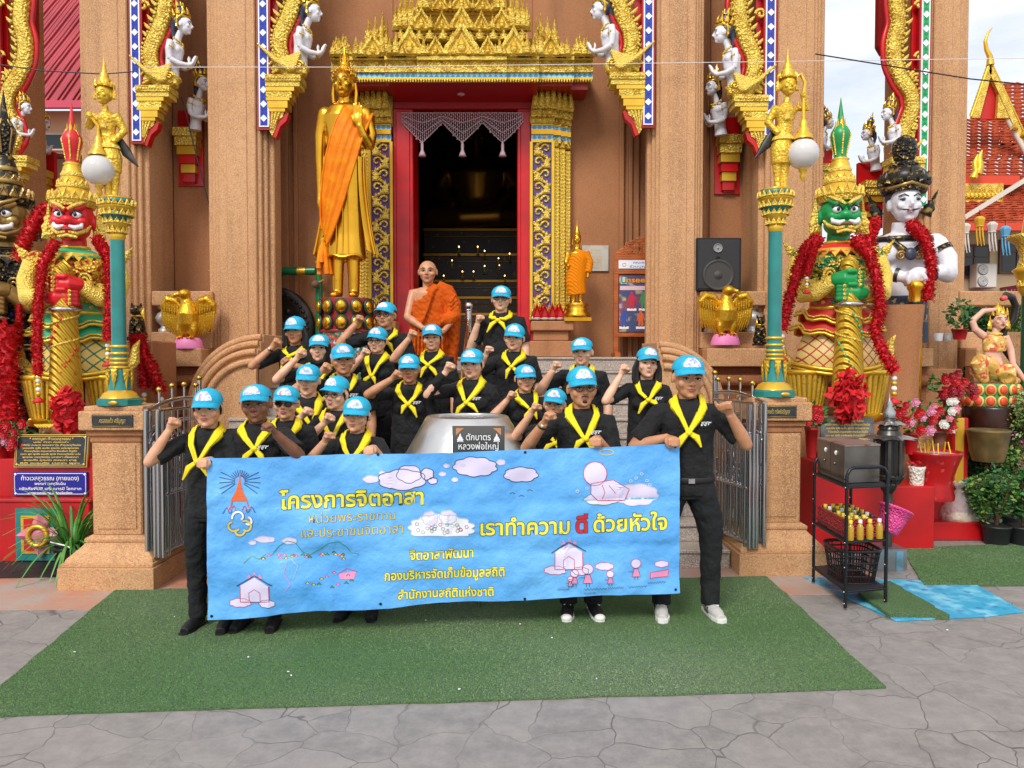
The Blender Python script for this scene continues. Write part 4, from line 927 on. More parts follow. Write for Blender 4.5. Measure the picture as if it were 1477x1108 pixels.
BRZ = mat('bronze_skin', '#a98a4e', .35, .6, nz=(8, '#7c6234', .45, .7)); BLKG = mat('black_gold_armour', '#22201e', .4, .4, sp=(36, '#94783a', .8, .84), bump=('vor', 36, 1., 0, 'X', .03)); BLK2 = mat('black_trim', '#2a2622', .35, .5, nz=(14, '#8d7434', .55, .62))
giant(15, 640, 7.9, BRZ, BLKG, BLUE, 'bronze giant statue with black crown at the left edge', k=1.1, gold=BLK2, goldc=BLKG, goldy=BRZ, net=BLKG, scale=BLKG, plumb=False, rz=R(10))
Yg = 7.3 - .38
garland([(80, 350, Yg + .12), (62, 380, Yg), (55, 440, Yg - .06), (54, 500, Yg - .08), (55, 540, Yg - .1)], .056, 0, 'long red garland hanging down the viewer-left side of the red giant')
garland([(140, 345, Yg + .15), (156, 370, Yg + .05), (158, 430, Yg), (155, 490, Yg)], .054, 0, 'red garland hanging on the chest of the red giant next to the teal post')
Yg = 7.5 - .4
garland([(1180, 345, Yg + .2), (1162, 362, Yg + .08), (1148, 400, Yg), (1136, 440, Yg), (1128, 475, Yg)], .066, 0, 'long red garland on the shoulder of the green giant next to the teal post')
garland([(1176, 350, Yg + .06), (1170, 372, Yg - .04), (1164, 395, Yg - .08)], .04, 0, 'short red garland strand on the chest of the green giant')
garland([(1234, 345, Yg + .2), (1254, 366, Yg + .05), (1264, 400, Yg), (1270, 440, Yg), (1262, 480, Yg - .02), (1272, 505, Yg - .04), (1290, 535, Yg - .05)], .068, 0, 'long thick red garland looped down the green giant towards the stone block')
garland([(70, 300, 7.6), (44, 330, 7.45), (28, 372, 7.4)], .085, 0, 'thick red garland round the neck of the bronze giant', tassel=False)
garland([(28, 440, 7.3), (28, 480, 7.28), (30, 510, 7.3)], .035, 0, 'thin red and white garland hanging from the arm of the bronze giant')
garland([(12, 470, 7.1), (10, 540, 7.05), (14, 608, 7.05)], .12, 0, 'red ribbon wound thickly round the club of the bronze giant', tassel=False)
pom(97, 592, 6.75, 17, 34, 'red tulle bow at the foot of the red giant club'); pom(1224, 572, 6.92, 25, 38, 'large red tulle bow at the foot of the green giant club')

# ---------------------------------------------------------------- golden standing Buddha
ROBE = mat('orange_satin', '#de7400', .55, 0, spec=.2, nz=(5, '#e89008', .45, .7), bump=('noise', 5, .5, 5, 'DIAGONAL', .05))
ROBED = mat('saffron_cloth', '#dc7c00', .7, 0, spec=.15, bump=('wave', 14, .4, 4, 'DIAGONAL', .02))
def lotus(mb, c, r0, h, n, ms, sy=1.):
    for row, (z, rr, up) in enumerate(((h * .5, r0, 1), (h * .5, r0, -1))):
        for i in range(n):
            a = 2 * math.pi * (i + .5 * row * 0) / n; T = mb.T
            mb.T = T @ Matrix.Translation((c[0] + rr * math.sin(a), c[1] - rr * math.cos(a) * sy, c[2] + z)) @ Matrix.Rotation(a, 4, 'Z')
            w_ = 2 * math.pi * r0 / n
            mb.ell((0, 0, up * h * .24), (w_ * .46, r0 * .1, h * .25), ms[1], 12); mb.ell((0, -r0 * .05, up * h * .24), (w_ * .36, r0 * .1, h * .19), ms[0], 12); mb.T = T
    mb.lathe([(r0 * .95, 0), (r0 * .98, h * .1), (r0 * .9, h * .5), (r0 * .98, h * .9), (r0 * .95, h)], ms[2], c, 32, 1, sy)
def buddha(px, py, Y, lab):
    t = thing('standing_buddha', lab, 'statue', P(px, py, Y), world=True)
    b = ST(px, py, Y, 0, 1, .9); g = b.new(); s = b.new()
    for sg in (1, -1): s.tube([(sg * 13, 0, 5), (sg * 13, 0, 30), (sg * 12, 0, 70), (sg * 13, 0, 130)], [8.5, 9.5, 11, 15], GOLDL, 14); s.tube([(sg * 13, 6, 5), (sg * 14, -8, 5), (sg * 15, -22, 3.5)], [7, 7.5, 6], GOLDL, 10, flat=.6)
    s.tube([(0, 0, 58), (0, 1, 90), (0, 1, 150), (0, 0, 190), (0, 0, 214)], [33, 30, 29, 28, 25], GOLDL, 22, flat=.62, up=(0, 1, 0))
    s.tube([(0, 0, 205), (0, 0, 235), (0, 1, 258), (0, 2, 272), (0, 2, 282)], [25, 29, 35, 27, 11], GOLDL, 20, flat=.55, up=(0, 1, 0)); s.tube([(0, 0, 272), (0, -1, 292)], [10, 9.5], GOLDL, 12)
    s.ell((-31, 2, 262), (12.5, 11, 12.5), GOLDL, 14); s.tube([(-33, 2, 260), (-39, 2, 232), (-39, 0, 192), (-38, -4, 150)], [11, 9.5, 8, 6], GOLDL, 12); s.tube([(-38, -4, 150), (-38, -6, 134), (-36, -8, 120)], [6, 6, 2.5], GOLDL, 8)
    s.ell((31, 2, 262), (12.5, 11, 12.5), GOLDL, 14); s.tube([(33, 2, 260), (42, -2, 232), (40, -10, 214)], [11, 10, 9], GOLDL, 12); s.tube([(40, -10, 214), (34, -22, 226), (29, -27, 240)], [9, 7, 5.5], GOLDL, 10)
    s.ell((27, -28, 246), (8, 3.6, 9), GOLDL, 12)
    for q, (dx, l) in enumerate(((-6, 17), (-2, 20), (2.2, 19), (6, 15))): s.tube([(27 + dx, -28, 252), (27 + dx * 1.1, -28.5, 252 + l)], [2.2, 1.6], GOLDL, 6)
    s.tube([(20, -28, 243), (16.5, -29, 252)], [2.4, 1.8], GOLDL, 6)
    g.fuse(s, 1.7, GOLDL, 3)
    # robe edges flaring at both sides, hem folds
    for sg in (1, -1):
        n = 9; rows = []
        for i in range(n):
            z = 200 - 132 * i / (n - 1); fl = (i / (n - 1)) ** 2.2; o = 31 + fl * 17; rows.append([(sg * (o - 8 - fl * 3), -12, z), (sg * o, -8 - 2 * math.sin(i), z - fl * 6), (sg * (o + 1.5), 2, z - fl * 9), (sg * (o - 3), 12, z - fl * 6)])
        g.grid(rows, GOLDL); g.tube([r[1] for r in rows], 2.0, GOLDL, 6); g.tube([r[2] for r in rows], 1.6, GOLDL, 6)
    g.tube([(31 * math.cos(a), 20 * math.sin(a), 59 + 2 * math.sin(5 * a)) for a in [2 * math.pi * q / 40 for q in range(40)]], 2.4, GOLDL, 6, closed=True)
    for x in (-10, 0, 9): g.tube([(x, -19, 190), (x * .9, -19.5, 120), (x * 1.05, -20.5, 62)], 1.0, GOLDL, 5)
    g.tube([(-24, -15, 205), (-4, -20, 200), (22, -16, 206)], 1.4, GOLDL, 5); g.tube([(2, -17, 268), (4, -21, 240), (6, -20, 210)], .8, GOLDL, 5)
    g.obj('body', t)
    h = b.new(); face(h, (0, -5, 302), 42, R(-4), GOLDL, white=False, eye=mat('gold_shadow_line', '#7d5410', .4, .6), lip=GOLDL, brow=mat('gold_shadow_line', '#7d5410', .4, .6))
    CURL = mat('gold_curls', '#d09a26', .38, .8)
    h.ell((0, 3, 313), (17.5, 18.5, 15), CURL, 18); h.ell((0, 2, 325), (10, 10, 9), CURL, 14)
    for i in range(150):
        a = rnd.uniform(0, 6.28); e = rnd.uniform(0.05, 1.5); p = Vector((18.5 * math.cos(a) * math.cos(e), 3 + 19.5 * math.sin(a) * math.cos(e), 313 + 16 * math.sin(e)))
        if p.y < -11 and p.z < 319: continue
        h.ell(p, 2.2, CURL, 6)
    for sg in (1, -1): h.tube([(sg * 16, 0, 306), (sg * 18, 0, 292), (sg * 17, -1, 278)], [3, 3.4, 3], GOLDL, 8, flat=.6)
    h.lathe([(8, 0), (9, 3), (5, 8), (6, 11), (2.6, 18), (1.6, 24), (.3, 29)], GOLDL, (0, 2, 329), 12); flame_crown(h, (0, 2, 329), 6.5, 16, GOLDL, 6)
    h.obj('head', t)
    # orange sash from the raised-arm shoulder down to the other hip
    r = b.new(); rows = []
    path = [((10, 3, 277), (44, 4, 262)), ((2, -14, 268), (40, -16, 240)), ((-8, -21, 246), (30, -22, 214)), ((-17, -21, 222), (22, -24, 188)), ((-25, -18, 196), (12, -23.5, 160)), ((-31, -15, 170), (2, -22, 132)), ((-35, -11, 142), (-9, -21, 104)), ((-36, -8, 118), (-19, -17, 84)), ((-35, -5, 98), (-26, -12, 76))]
    for i, (a, c) in enumerate(path):
        a, c = Vector(a), Vector(c); n = 14; row = []
        for j in range(n + 1): p = a.lerp(c, j / n); p.y -= 3.5 + 3.2 * math.sin(math.pi * j / n) + 1.5 * math.sin(j * 1.9 + i * .25) + .7 * math.sin(j * 4.1 - i * .6); row.append(p)
        rows.append(row)
    r.grid(rows, ROBE); r.grid([[Vector(p) + Vector((0, 1.6, 0)) for p in rw] for rw in rows], ROBE)
    r.tube([rw[-1] for rw in rows], 2.2, ROBE, 6); r.tube([rw[0] for rw in rows], 1.8, ROBE, 6)
    r.grid([[(10, 3, 278), (26, 2, 279), (44, 4, 264)], [(12, 20, 272), (28, 22, 272), (45, 16, 258)], [(16, 22, 236), (30, 22, 236), (44, 18, 230)]], ROBE)
    r.obj('sash', t)
    e = b.new()
    for q in range(7): a = q * .9; e.tube([(-33 + 2 * math.cos(a), -8 + 2 * math.sin(a), 82), (-33 + 6 * math.cos(a), -8 + 5 * math.sin(a), 62), (-32 + 9 * math.cos(a), -8 + 6 * math.sin(a), 34 + (q % 3) * 8)], [2, 4, 4.4], ROBE, 8)
    e.ell((-33, -8, 82), (5, 5, 6), ROBE, 10); e.obj('sash_tail', t)
    l = b.new(); GRL = mat('lotus_green_outline', '#1d3a2c', .4); RDL = mat('lotus_red', '#8c1d1c', .4)
    lotus(l, (0, 2, -48), 42, 48, 11, (GOLDL, GRL, RDL), .8); l.lathe([(43, -49), (44, -47), (43, -45)], RDL, (0, 2, 0), 32, 1, .8); l.obj('lotus_base', t)
    l = b.new(); MOS = mat('mosaic_pedestal', '#1f6a52', .4, sp=[(28, '#a8b8d8', .75, .8), (33, '#b83a2c', .7, .75)], bump=('vor', 30, .6, 0, 'X', .02)); l.lathe([(52, -120), (52, -80), (46, -74), (44, -49)], MOS, (0, 4, 0), 8, 1, .85, smooth=False); l.obj('pedestal', t)
    return t
buddha(499, 431, 9.05, 'tall golden standing Buddha with an orange sash and raised palm')
def small_buddha(px, py, Y, lab):
    t = thing('standing_buddha', lab, 'statue', P(px, py, Y), world=True); b = ST(px, py, Y)
    p = b.new(); p.lathe([(27, 0), (27, 5), (20, 7)], GOLDL, n=4, smooth=False, a0=R(45), a1=R(405)); p.lathe([(19, 6), (20, 10), (15, 14), (17, 18), (14, 20), (17, 23), (15, 26)], GOLDL); p.obj('pedestal', t)
    g = b.new(); s = b.new()
    for q in (1, -1): s.tube([(q * 5, 0, 26), (q * 5, 0, 44)], [3.2, 4.5], GOLDL, 8); s.tube([(q * 5, 2, 27), (q * 6, -8, 26.5)], [3, 2.5], GOLDL, 8)
    s.tube([(0, 0, 42), (0, 0, 60), (0, 0, 80), (0, 0, 98), (0, 0, 106)], [11.5, 11.5, 11, 13, 4.5], GOLDL, 14, flat=.65, up=(0, 1, 0)); s.tube([(0, 0, 103), (0, 0, 112)], [4, 4], GOLDL, 8)
    s.tube([(-13, 0, 98), (-16, -2, 84), (-12, -9, 78)], [4, 3.6, 2.8], GOLDL, 8); s.tube([(13, 0, 98), (16, 0, 80), (15, -2, 62)], [4, 3.6, 2.8], GOLDL, 8); g.fuse(s, .9, GOLDL, 2); g.obj('body', t)
    r = b.new(); s = b.new(); s.tube([(0, -1, 38), (-2, -1, 56), (0, -1, 76), (3, -1, 92), (6, -1, 102)], [13.5, 14.5, 14, 14, 8], ROBED, 14, flat=.7, up=(0, 1, 0)); s.tube([(12, 0, 100), (18, -1, 84), (16, -3, 70)], [6, 6, 5], ROBED, 10); r.fuse(s, 1.1, ROBED, 2); r.obj('robe', t)
    h = b.new(); face(h, (0, -1, 117), 15, 0, GOLDL, white=False, lip=GOLDL, eye=GOLDL, brow=GOLDL); h.ell((0, 1, 121), (6.4, 6.8, 6), GOLDL, 12); h.lathe([(4, 125), (4.2, 128), (2, 132), (1, 138), (.2, 146)], GOLDL, n=10)
    for q in (1, -1): h.tube([(q * 5.8, 0, 118), (q * 6.2, 0, 110)], 1.4, GOLDL, 6)
    h.obj('head', t)
small_buddha(832, 464, 9.75, 'small golden standing Buddha in saffron cloth on the plinth right of the door')

# ---------------------------------------------------------------- golden eagles
PINK = mat('pink_paint', '#d878a8', .5)
def eagle(px, py, Y, lab, look):
    t = thing('eagle_statue', lab, 'statue', P(px, py, Y), world=True, group='golden eagle statues on the ledges'); b = ST(px, py, Y)
    p = b.new(); p.lathe([(21, 0), (21, 3), (19, 10), (16, 15), (13, 16)], PINK, n=20, sy=.8); p.obj('base', t)
    g = b.new(); s = b.new()
    s.tube([(0, 0, 22), (0, -2, 36), (0, -3, 50), (0, -2, 62), (look * 1, -3, 72)], [9, 14, 15, 10, 7.5], GOLDL, 14); s.ell((look * 2, -6, 78), (8.5, 10, 7.5), GOLDL, 14); s.tube([(look * 7, -8, 78), (look * 14, -12, 76), (look * 16, -13, 71)], [4.5, 3.4, .8], GOLDL, 8)
    for q in (1, -1): s.tube([(q * 8, -4, 36), (q * 9, -6, 26), (q * 8, -7, 16)], [7.5, 6, 3], GOLDL, 10)
    s.tube([(0, 8, 30), (0, 12, 12), (0, 13, 2)], [8, 9, 6], GOLDL, 10, flat=.5)
    g.fuse(s, 1.1, mat('gold_feather', '#d6a52c', .3, .75, bump=('vor', 60, .35, 0, 'X', .01)), 2)
    for q in (1, -1):
        for i in range(3): g.tube([(q * 8, -7, 17), (q * (3 + i * 5), -14, 15)], [2, 1.2], GOLDL, 6)
        g.ell((look * 2 + q * 6.2, -10, 79), 1.2, EYEB, 6)
    g.obj('body', t)
    for q in (1, -1):
        w_ = b.new(); GW = mat('gold_feather', '#d6a52c')
        s = b.new(); s.tube([(q * 9, 3, 56), (q * 18, 2, 68), (q * 28, 1, 71), (q * 35, 2, 62), (q * 36, 3, 50)], [6, 7, 7.5, 6.5, 3], GW, 10); s.tube([(q * 14, 4, 60), (q * 25, 4, 52), (q * 27, 5, 36)], [7, 10, 5], GW, 10, flat=.6, up=(0, 1, 0)); w_.fuse(s, 1.0, GW, 2)
        for i in range(8): x0 = 36.5 - i * 3.1; w_.tube([(q * x0, 1 - i * .2, 60 - i * .5), (q * (x0 - 1 - i * .3), 0, 42 - i * 1), (q * (x0 - 5 - i * 1.2), 3, 25 - i * 2.2)], [3, 3.2, .8], GW, 6, flat=.6, up=(0, 1, 0))
        for i in range(6): x0 = 33 - i * 3.6; w_.tube([(q * x0, -3, 66 - i * .8), (q * (x0 - .6), -3.4, 54 - i)], [2.6, 1.4], GW, 6)
        w_.obj('wing', t)
eagle(272, 503, 9.08, 'golden eagle statue on a pink base on the ledge by the left gate', -1); eagle(1046, 498, 9.08, 'golden eagle statue on a pink base below the loudspeaker', 1)

# ---------------------------------------------------------------- white warrior behind a stone block
def warrior(px, py, Y, lab):
    t = thing('warrior_statue', lab, 'statue', P(px, py, Y), world=True); b = ST(px, py, Y, R(-10))
    g = b.new(); s = b.new()
    s.tube([(0, 2, -40), (0, 2, 0), (0, 0, 40), (0, 0, 78), (0, 2, 96)], [34, 33, 38, 46, 22], STAT_W, 20, flat=.6, up=(0, 1, 0)); s.tube([(0, 0, 90), (0, -3, 112)], [16, 15], STAT_W, 12)
    for sg in (1, -1):
        s.ell((sg * 21, -20, 66), (21, 12, 15), STAT_W, 12); s.ell((sg * 44, 2, 80), (15, 15, 16), STAT_W, 12)
        s.tube([(sg * 46, 2, 82), (sg * 58, -6, 58), (sg * 56, -20, 34)], [14, 14, 11], STAT_W, 12); s.tube([(sg * 56, -20, 34), (sg * 34, -44, 36), (sg * 10, -56, 30 + sg * 3)], [12, 11, 7], STAT_W, 12)
        s.ell((sg * 4, -58, 30 + sg * 3), (13, 9, 9), STAT_W, 12)
        for q in range(4): s.tube([(sg * 2 - 9 * sg, -64 + q * 4, 34 + sg * 2), (-sg * 12, -65 + q * 4, 24), (-sg * 10, -62 + q * 4, 16)], [3.4, 3.2, 2.2], STAT_W, 6)
    g.fuse(s, 2.0, STAT_W, 3); 
    for sg in (1, -1): g.tube([(-6 + sg * 13, -6, -40), (-10 + sg * 14, -6, -150), (-10 + sg * 14, -10, -240)], [18, 14, 12], STAT_W, 12)
    g.obj('body', t)
    h = b.new(); face(h, (0, -8, 136), 58, R(4), STAT_W, white=False, lip=mat('pale_lip', '#b98a8c', .4))
    for sg in (1, -1): h.tube([(sg * 2, -35.5, 124), (sg * 8, -35, 124), (sg * 13, -30, 126)], [.8, 1.2, .4], EYEB, 6)
    h.ell((0, 1, 147), (24, 27, 23), HAIRN, 16); h.obj('head', t)
    c = b.new(); BC = BLK2
    c.lathe([(29, 152), (31, 157), (30, 166)], BLKG, (0, -4, 0), 28); c.tube([(-30, -4, 160), (-22, -26, 156), (0, -36, 162), (22, -26, 156), (30, -4, 160)], 3, BRZ, 6); c.lathe([(31, 165), (34, 170), (28, 182), (20, 188)], BC, (0, -4, 0), 24); c.lathe([(19, 187), (21, 191), (15, 196)], BLKG, (0, -4, 0)); c.lathe([(10, 195), (14, 201), (17, 212), (16, 222), (11, 230), (3, 235)], BLKG, (0, -4, 0)); flame_crown(c, (0, -4, 162), 30, 18, BC, 12)
    c.ell((0, -35, 166), (4, 3, 6), BRZ, 8)
    for sg in (1, -1): c.sub((sg * 32, 6, 122), ry=R(sg * 24)); c.leaf((0, 0, 0), 16, 40, 5, BC, 1); c.home()
    c.obj('crown', t)
    a = b.new()
    a.tube([(40 * math.cos(q), 4 + 30 * math.sin(q), 92 - 6 * (math.sin(q) < 0)) for q in [2 * math.pi * w_ / 24 for w_ in range(24)]], 4, BLK2, 8, closed=True)
    for sg in (1, -1):
        a.tube([(sg * 26, -24, 88), (sg * 14, -34, 74), (0, -36, 62)], [3, 4, 4], BLK2, 8); a.tube([(sg * 12 + 7 * math.cos(q) * (1 - q / 12), -36, 60 + 7 * math.sin(q) * (1 - q / 12)) for q in [w_ * .6 for w_ in range(18)]], 2, BRZ, 6)
        a.tube([(sg * 20, -53, 31), (sg * 24, -51, 32)], [10, 10], DARKM, 12); a.tube([(sg * 50, -1, 74), (sg * 53, -3, 68)], [15, 15], BLKG, 14)
    a.ell((0, -38, 62), (8, 4, 9), HAIRN, 10); a.lathe([(37, -60), (36, -10), (35, 2), (33, 6)], mat('blue_patterned_cloth', '#26364c', .5, nz=(20, '#b9a25a', .58, .62)), (0, 2, 0), 24, 1, .66); a.obj('ornaments', t)
    w_ = b.new(); w_.lathe([(9, -240), (9, -40), (8, -22), (12, -20), (8, -16), (8.5, 8), (11, 12), (12, 17), (8, 22)], GOLDL, (0, -60, 0), 16); w_.lathe([(9.6, -10), (10.5, -8), (9.6, -6)], BLACK, (0, -60, 0)); w_.obj('sword', t)
warrior(1300, 434, 8.5, 'white statue of a moustached warrior with black crown leaning on a gold sword')
garland([(1262, 322, 8.35), (1252, 345, 8.15), (1262, 372, 8.05), (1270, 400, 8.05), (1272, 438, 8.0)], .068, 0, 'thick red garland on the white warrior on the side of the green giant', tassel=False)
garland([(1314, 324, 8.3), (1334, 342, 8.1), (1344, 380, 8.02), (1338, 432, 8.0)], .07, 0, 'thick red garland on the white warrior next to the far right column', tassel=False)

# ---------------------------------------------------------------- snake goddess on a lotus base
def goddess(px, py, Y, lab):
    t = thing('goddess_statue', lab, 'statue', P(px, py, Y), world=True); b = ST(px, py, Y)
    SK = SKIN_P; CL = mat('floral_gold_cloth', '#d8a850', .45, nz=[(16, '#c8543c', .55, .6), (22, '#e8d8a0', .58, .62)])
    l = b.new(); lotus(l, (0, 0, 0), 36, 34, 14, (mat('lotus_orange', '#d8502c', .4), mat('lotus_yellow', '#d8c060', .4), mat('lotus_green', '#4f8f58', .4)), .7); l.obj('lotus_base', t)
    g = b.new(); s = b.new()
    s.tube([(2, 0, 54), (0, 0, 72), (2, 0, 92), (2, 0, 106)], [16, 12, 15, 8], SK, 14, flat=.7, up=(0, 1, 0)); s.tube([(2, 0, 102), (5, -1, 114)], [5.5, 5], SK, 8)
    s.tube([(-13, 0, 102), (-27, -2, 112), (-31, -2, 124)], [6, 5, 4.2], SK, 10); s.tube([(-31, -2, 124), (-16, -3, 138), (2, -3, 140)], [4.2, 4, 3], SK, 10); s.ell((5, -3, 140), (6, 3, 3.5), SK, 8)
    s.tube([(17, 0, 102), (25, -2, 82), (26, -6, 62)], [6, 4.8, 4], SK, 10); s.tube([(26, -6, 62), (34, -10, 48), (40, -12, 38)], [4, 3.5, 2.6], SK, 10); s.ell((42, -12, 34), (4, 3, 5), SK, 8)
    g.fuse(s, 1.3, SK, 2); g.obj('body', t)
    c = b.new(); s = b.new(); s.tube([(2, 0, 50), (-14, -10, 62), (-30, -16, 66)], [15, 13, 11], CL, 12); s.tube([(-30, -16, 66), (-24, -14, 46), (-18, -14, 36)], [11, 9, 6], CL, 12); s.tube([(6, 0, 50), (14, -14, 50), (8, -22, 42)], [14, 13, 11], CL, 12); s.tube([(8, -20, 42), (24, -10, 38), (36, -4, 38)], [9, 7, 4], CL, 10); c.fuse(s, 1.5, CL, 2)
    s = b.new(); s.tube([(2, -1, 80), (2, -1, 94), (2, -1, 102)], [15.5, 17, 16.5], CL, 14, flat=.75, up=(0, 1, 0)); c.fuse(s, 1.5, CL, 1); c.lathe([(15, 54), (17, 57), (14, 61)], GOLD, (2, 0, 0), 16, 1, .7); c.tube([(8 * math.cos(q) + 3, 6 * math.sin(q) - 1, 105) for q in [w_ * .5 for w_ in range(13)]], 2, GOLDY, 6); c.obj('dress', t)
    h = b.new(); face(h, (7, -3, 124), 27, R(-6), SK); h.ell((6, 1, 130), (11.5, 12, 10), BLACK, 12); flame_crown(h, (7, -1, 131), 10.5, 11, GOLD, 10); h.lathe([(8, 137), (6, 143), (2, 147), (.3, 151)], GOLD, (7, 0, 0), 10)
    for q in (1, -1): h.leaf((7 + q * 13, -2, 112), 7, 20, 2, GOLD, 1)
    h.obj('head', t)
    k = b.new(); k.tube([(44, -12, 34), (36, 4, 60), (22, 10, 84), (22, 10, 108), (34, 8, 128), (36, 6, 146), (28, 2, 158), (16, -3, 160), (8, -6, 154)], [1.5, 3.5, 4, 4.5, 5, 5, 5, 5.5, 3], mat('snake_black', '#221c1c', .3), 10); k.ell((10, -8, 156), (5, 4, 4), mat('flower_coral', '#e05848', .5), 8); k.obj('snake', t)
goddess(1430, 587, 7.9, 'painted goddess statue in gold dress holding a black snake on an orange lotus base')
# ================================================================ people
SKINS = {'l': mat('skin_light', '#e3b294', .5, nz=(16, '#d49a7c', .45, .75)), 'm': mat('skin_medium', '#d6a07e', .5, nz=(16, '#c28868', .45, .75)), 't': mat('skin_tan', '#c48c68', .48, nz=(16, '#b07652', .45, .75)), 'd': mat('skin_dark', '#84563e', .48, nz=(16, '#6e442f', .45, .75))}
SHIRT = mat('black_polo_fabric', '#060608', .85, sheen=.03, nz=(2.5, '#111114', .4, .7), bump=('noise', 9, .8, 0, 'X', .06)); TROU = mat('black_trouser_fabric', '#08090c', .85, nz=(3, '#101116', .4, .7), bump=('noise', 7, .7, 0, 'X', .06))
CAPM = mat('cyan_cap_fabric', '#1fadcf', .75, nz=(30, '#1a9cc2', .4, .7), bump=('noise', 150, .2)); CAPW = mat('cap_emblem_white', '#cdd6df', .7, nz=[(38, '#8fa6d0', .52, .6), (52, '#cf7f96', .58, .64)])
YEL = mat('yellow_scarf_fabric', '#f0d812', .7, nz=(9, '#d9bc0c', .5, .75), bump=('noise', 22, .5, 0, 'X', .02)); HAIR = mat('black_hair', '#0d0b0b', .5, bump=('wave', 60, .5, 4, 'X', .01)); HIJAB = mat('black_hijab_fabric', '#101013', .85, bump=('noise', 14, .5, 0, 'X', .02))
LIPF = mat('lip_natural', '#a2525a', .45); LIPM = mat('lip_male', '#8f5448', .5); BROWM = mat('brow_hair', '#1d1512', .7); IRIS = mat('iris_dark', '#140c08', .15); EYEF = mat('eyeball', '#b8afa8', .25); TEETH = mat('teeth', '#c9bcb0', .3)
LENS = mat('dark_lens', '#1a1416', .1, coat=.5); FRAMEM = mat('spectacle_frame', '#2a2220', .3); RUBW = mat('white_rubber', '#dcdad4', .6); RUBB = mat('black_rubber', '#111113', .6); SHG = mat('grey_shoe_mesh', '#b7b4ae', .8, bump=('noise', 120, .3)); WLOGO = mat('white_print', '#e8e8ea', .6)
def ik(S, W, l1, l2, pole):
    d = W - S; L = min(d.length, (l1 + l2) * .998); dr = d.normalized(); W2 = S + dr * L
    a = (l1 * l1 - l2 * l2 + L * L) / (2 * L); h = math.sqrt(max(0, l1 * l1 - a * a)); p = Vector(pole); p = (p - dr * p.dot(dr)).normalized()
    return S + dr * a + p * h, W2
def fist(s, W, d, n, sd, mt, thumb_up=False):
    """closed hand: wrist W, forearm direction d, palm normal n, sd=+1/-1 thumb side sign"""
    d = d.normalized(); n = (n - d * n.dot(d)).normalized(); t = d.cross(n) * sd
    s.tube([W - d * .01, W + d * .03, W + d * .075], [.026, .033, .036], mt, 10, flat=.62, up=n)
    for i, (o, l) in enumerate(((-.031, .036), (-.011, .041), (.010, .042), (.029, .037))):
        k = W + d * .082 - t * o * -1 - n * .006; k = W + d * (.085 - abs(i - 1.6) * .004) + t * o * -1 - n * .004
        m1 = k + (d * .25 + n * .97) * l; m2 = m1 - d * .036 + n * .002; m3 = m2 - n * .022
        s.tube([k - d * .012, k, m1, m2, m3], [.0105, .0115, .0105, .0098, .0085], mt, 8)
    b = W + d * .03 + t * .03
    if thumb_up: s.tube([b, b + t * .022 + d * .02, b + t * .03 + d * .055, b + t * .03 + d * .08], [.014, .0135, .0115, .009], mt, 8)
    else: s.tube([b, b + d * .028 + t * .012 + n * .02, b + d * .04 - t * .004 + n * .047, b + d * .04 - t * .03 + n * .052], [.014, .0135, .0115, .0095], mt, 8)
def relaxed(s, W, d, n, sd, mt):
    d = d.normalized(); n = (n - d * n.dot(d)).normalized(); t = d.cross(n) * sd
    s.tube([W - d * .01, W + d * .03, W + d * .085], [.026, .034, .038], mt, 10, flat=.5, up=n)
    for i, (o, l) in enumerate(((-.029, .028), (-.010, .033), (.010, .034), (.028, .029))):
        k = W + d * .086 - t * o; s.tube([k, k + d * l + n * .006, k + d * l * 1.9 + n * .022, k + d * l * 2.3 + n * .042], [.0105, .01, .0092, .0078], mt, 8)
    b = W + d * .03 + t * .03; s.tube([b, b + d * .03 + t * .016 + n * .008, b + d * .062 + t * .014 + n * .018], [.014, .0125, .0095], mt, 8)
def ribbon(mb, pts, nrm, ws, th, mt):
    pts = [Vector(p) for p in pts]; nrm = [Vector(q).normalized() for q in nrm]; rings_ = []
    for i, p in enumerate(pts):
        d = (pts[min(i + 1, len(pts) - 1)] - pts[max(0, i - 1)]).normalized(); sd = d.cross(nrm[i]).normalized(); n = sd.cross(d)
        w_ = ws[i] / 2
        rings_.append([p - sd * w_, p - sd * w_ * .55 + n * th, p + n * th * .55, p + sd * w_ * .5 + n * th * 1.1, p + sd * w_, p - n * th * .4])
    mb.loft(rings_, mt)
COUNT = [0]
def watch_m(q): return BRASS if q < 0 else STEEL
def wrinkle(o, size, st):
    n = 'folds_%d' % int(size * 1000); tx = bpy.data.textures.get(n) or bpy.data.textures.new(n, 'CLOUDS'); tx.noise_scale = size; tx.noise_depth = 2
    d = o.modifiers.new('folds', 'DISPLACE'); d.texture = tx; d.texture_coords = 'GLOBAL'; d.strength = st; d.mid_level = .5
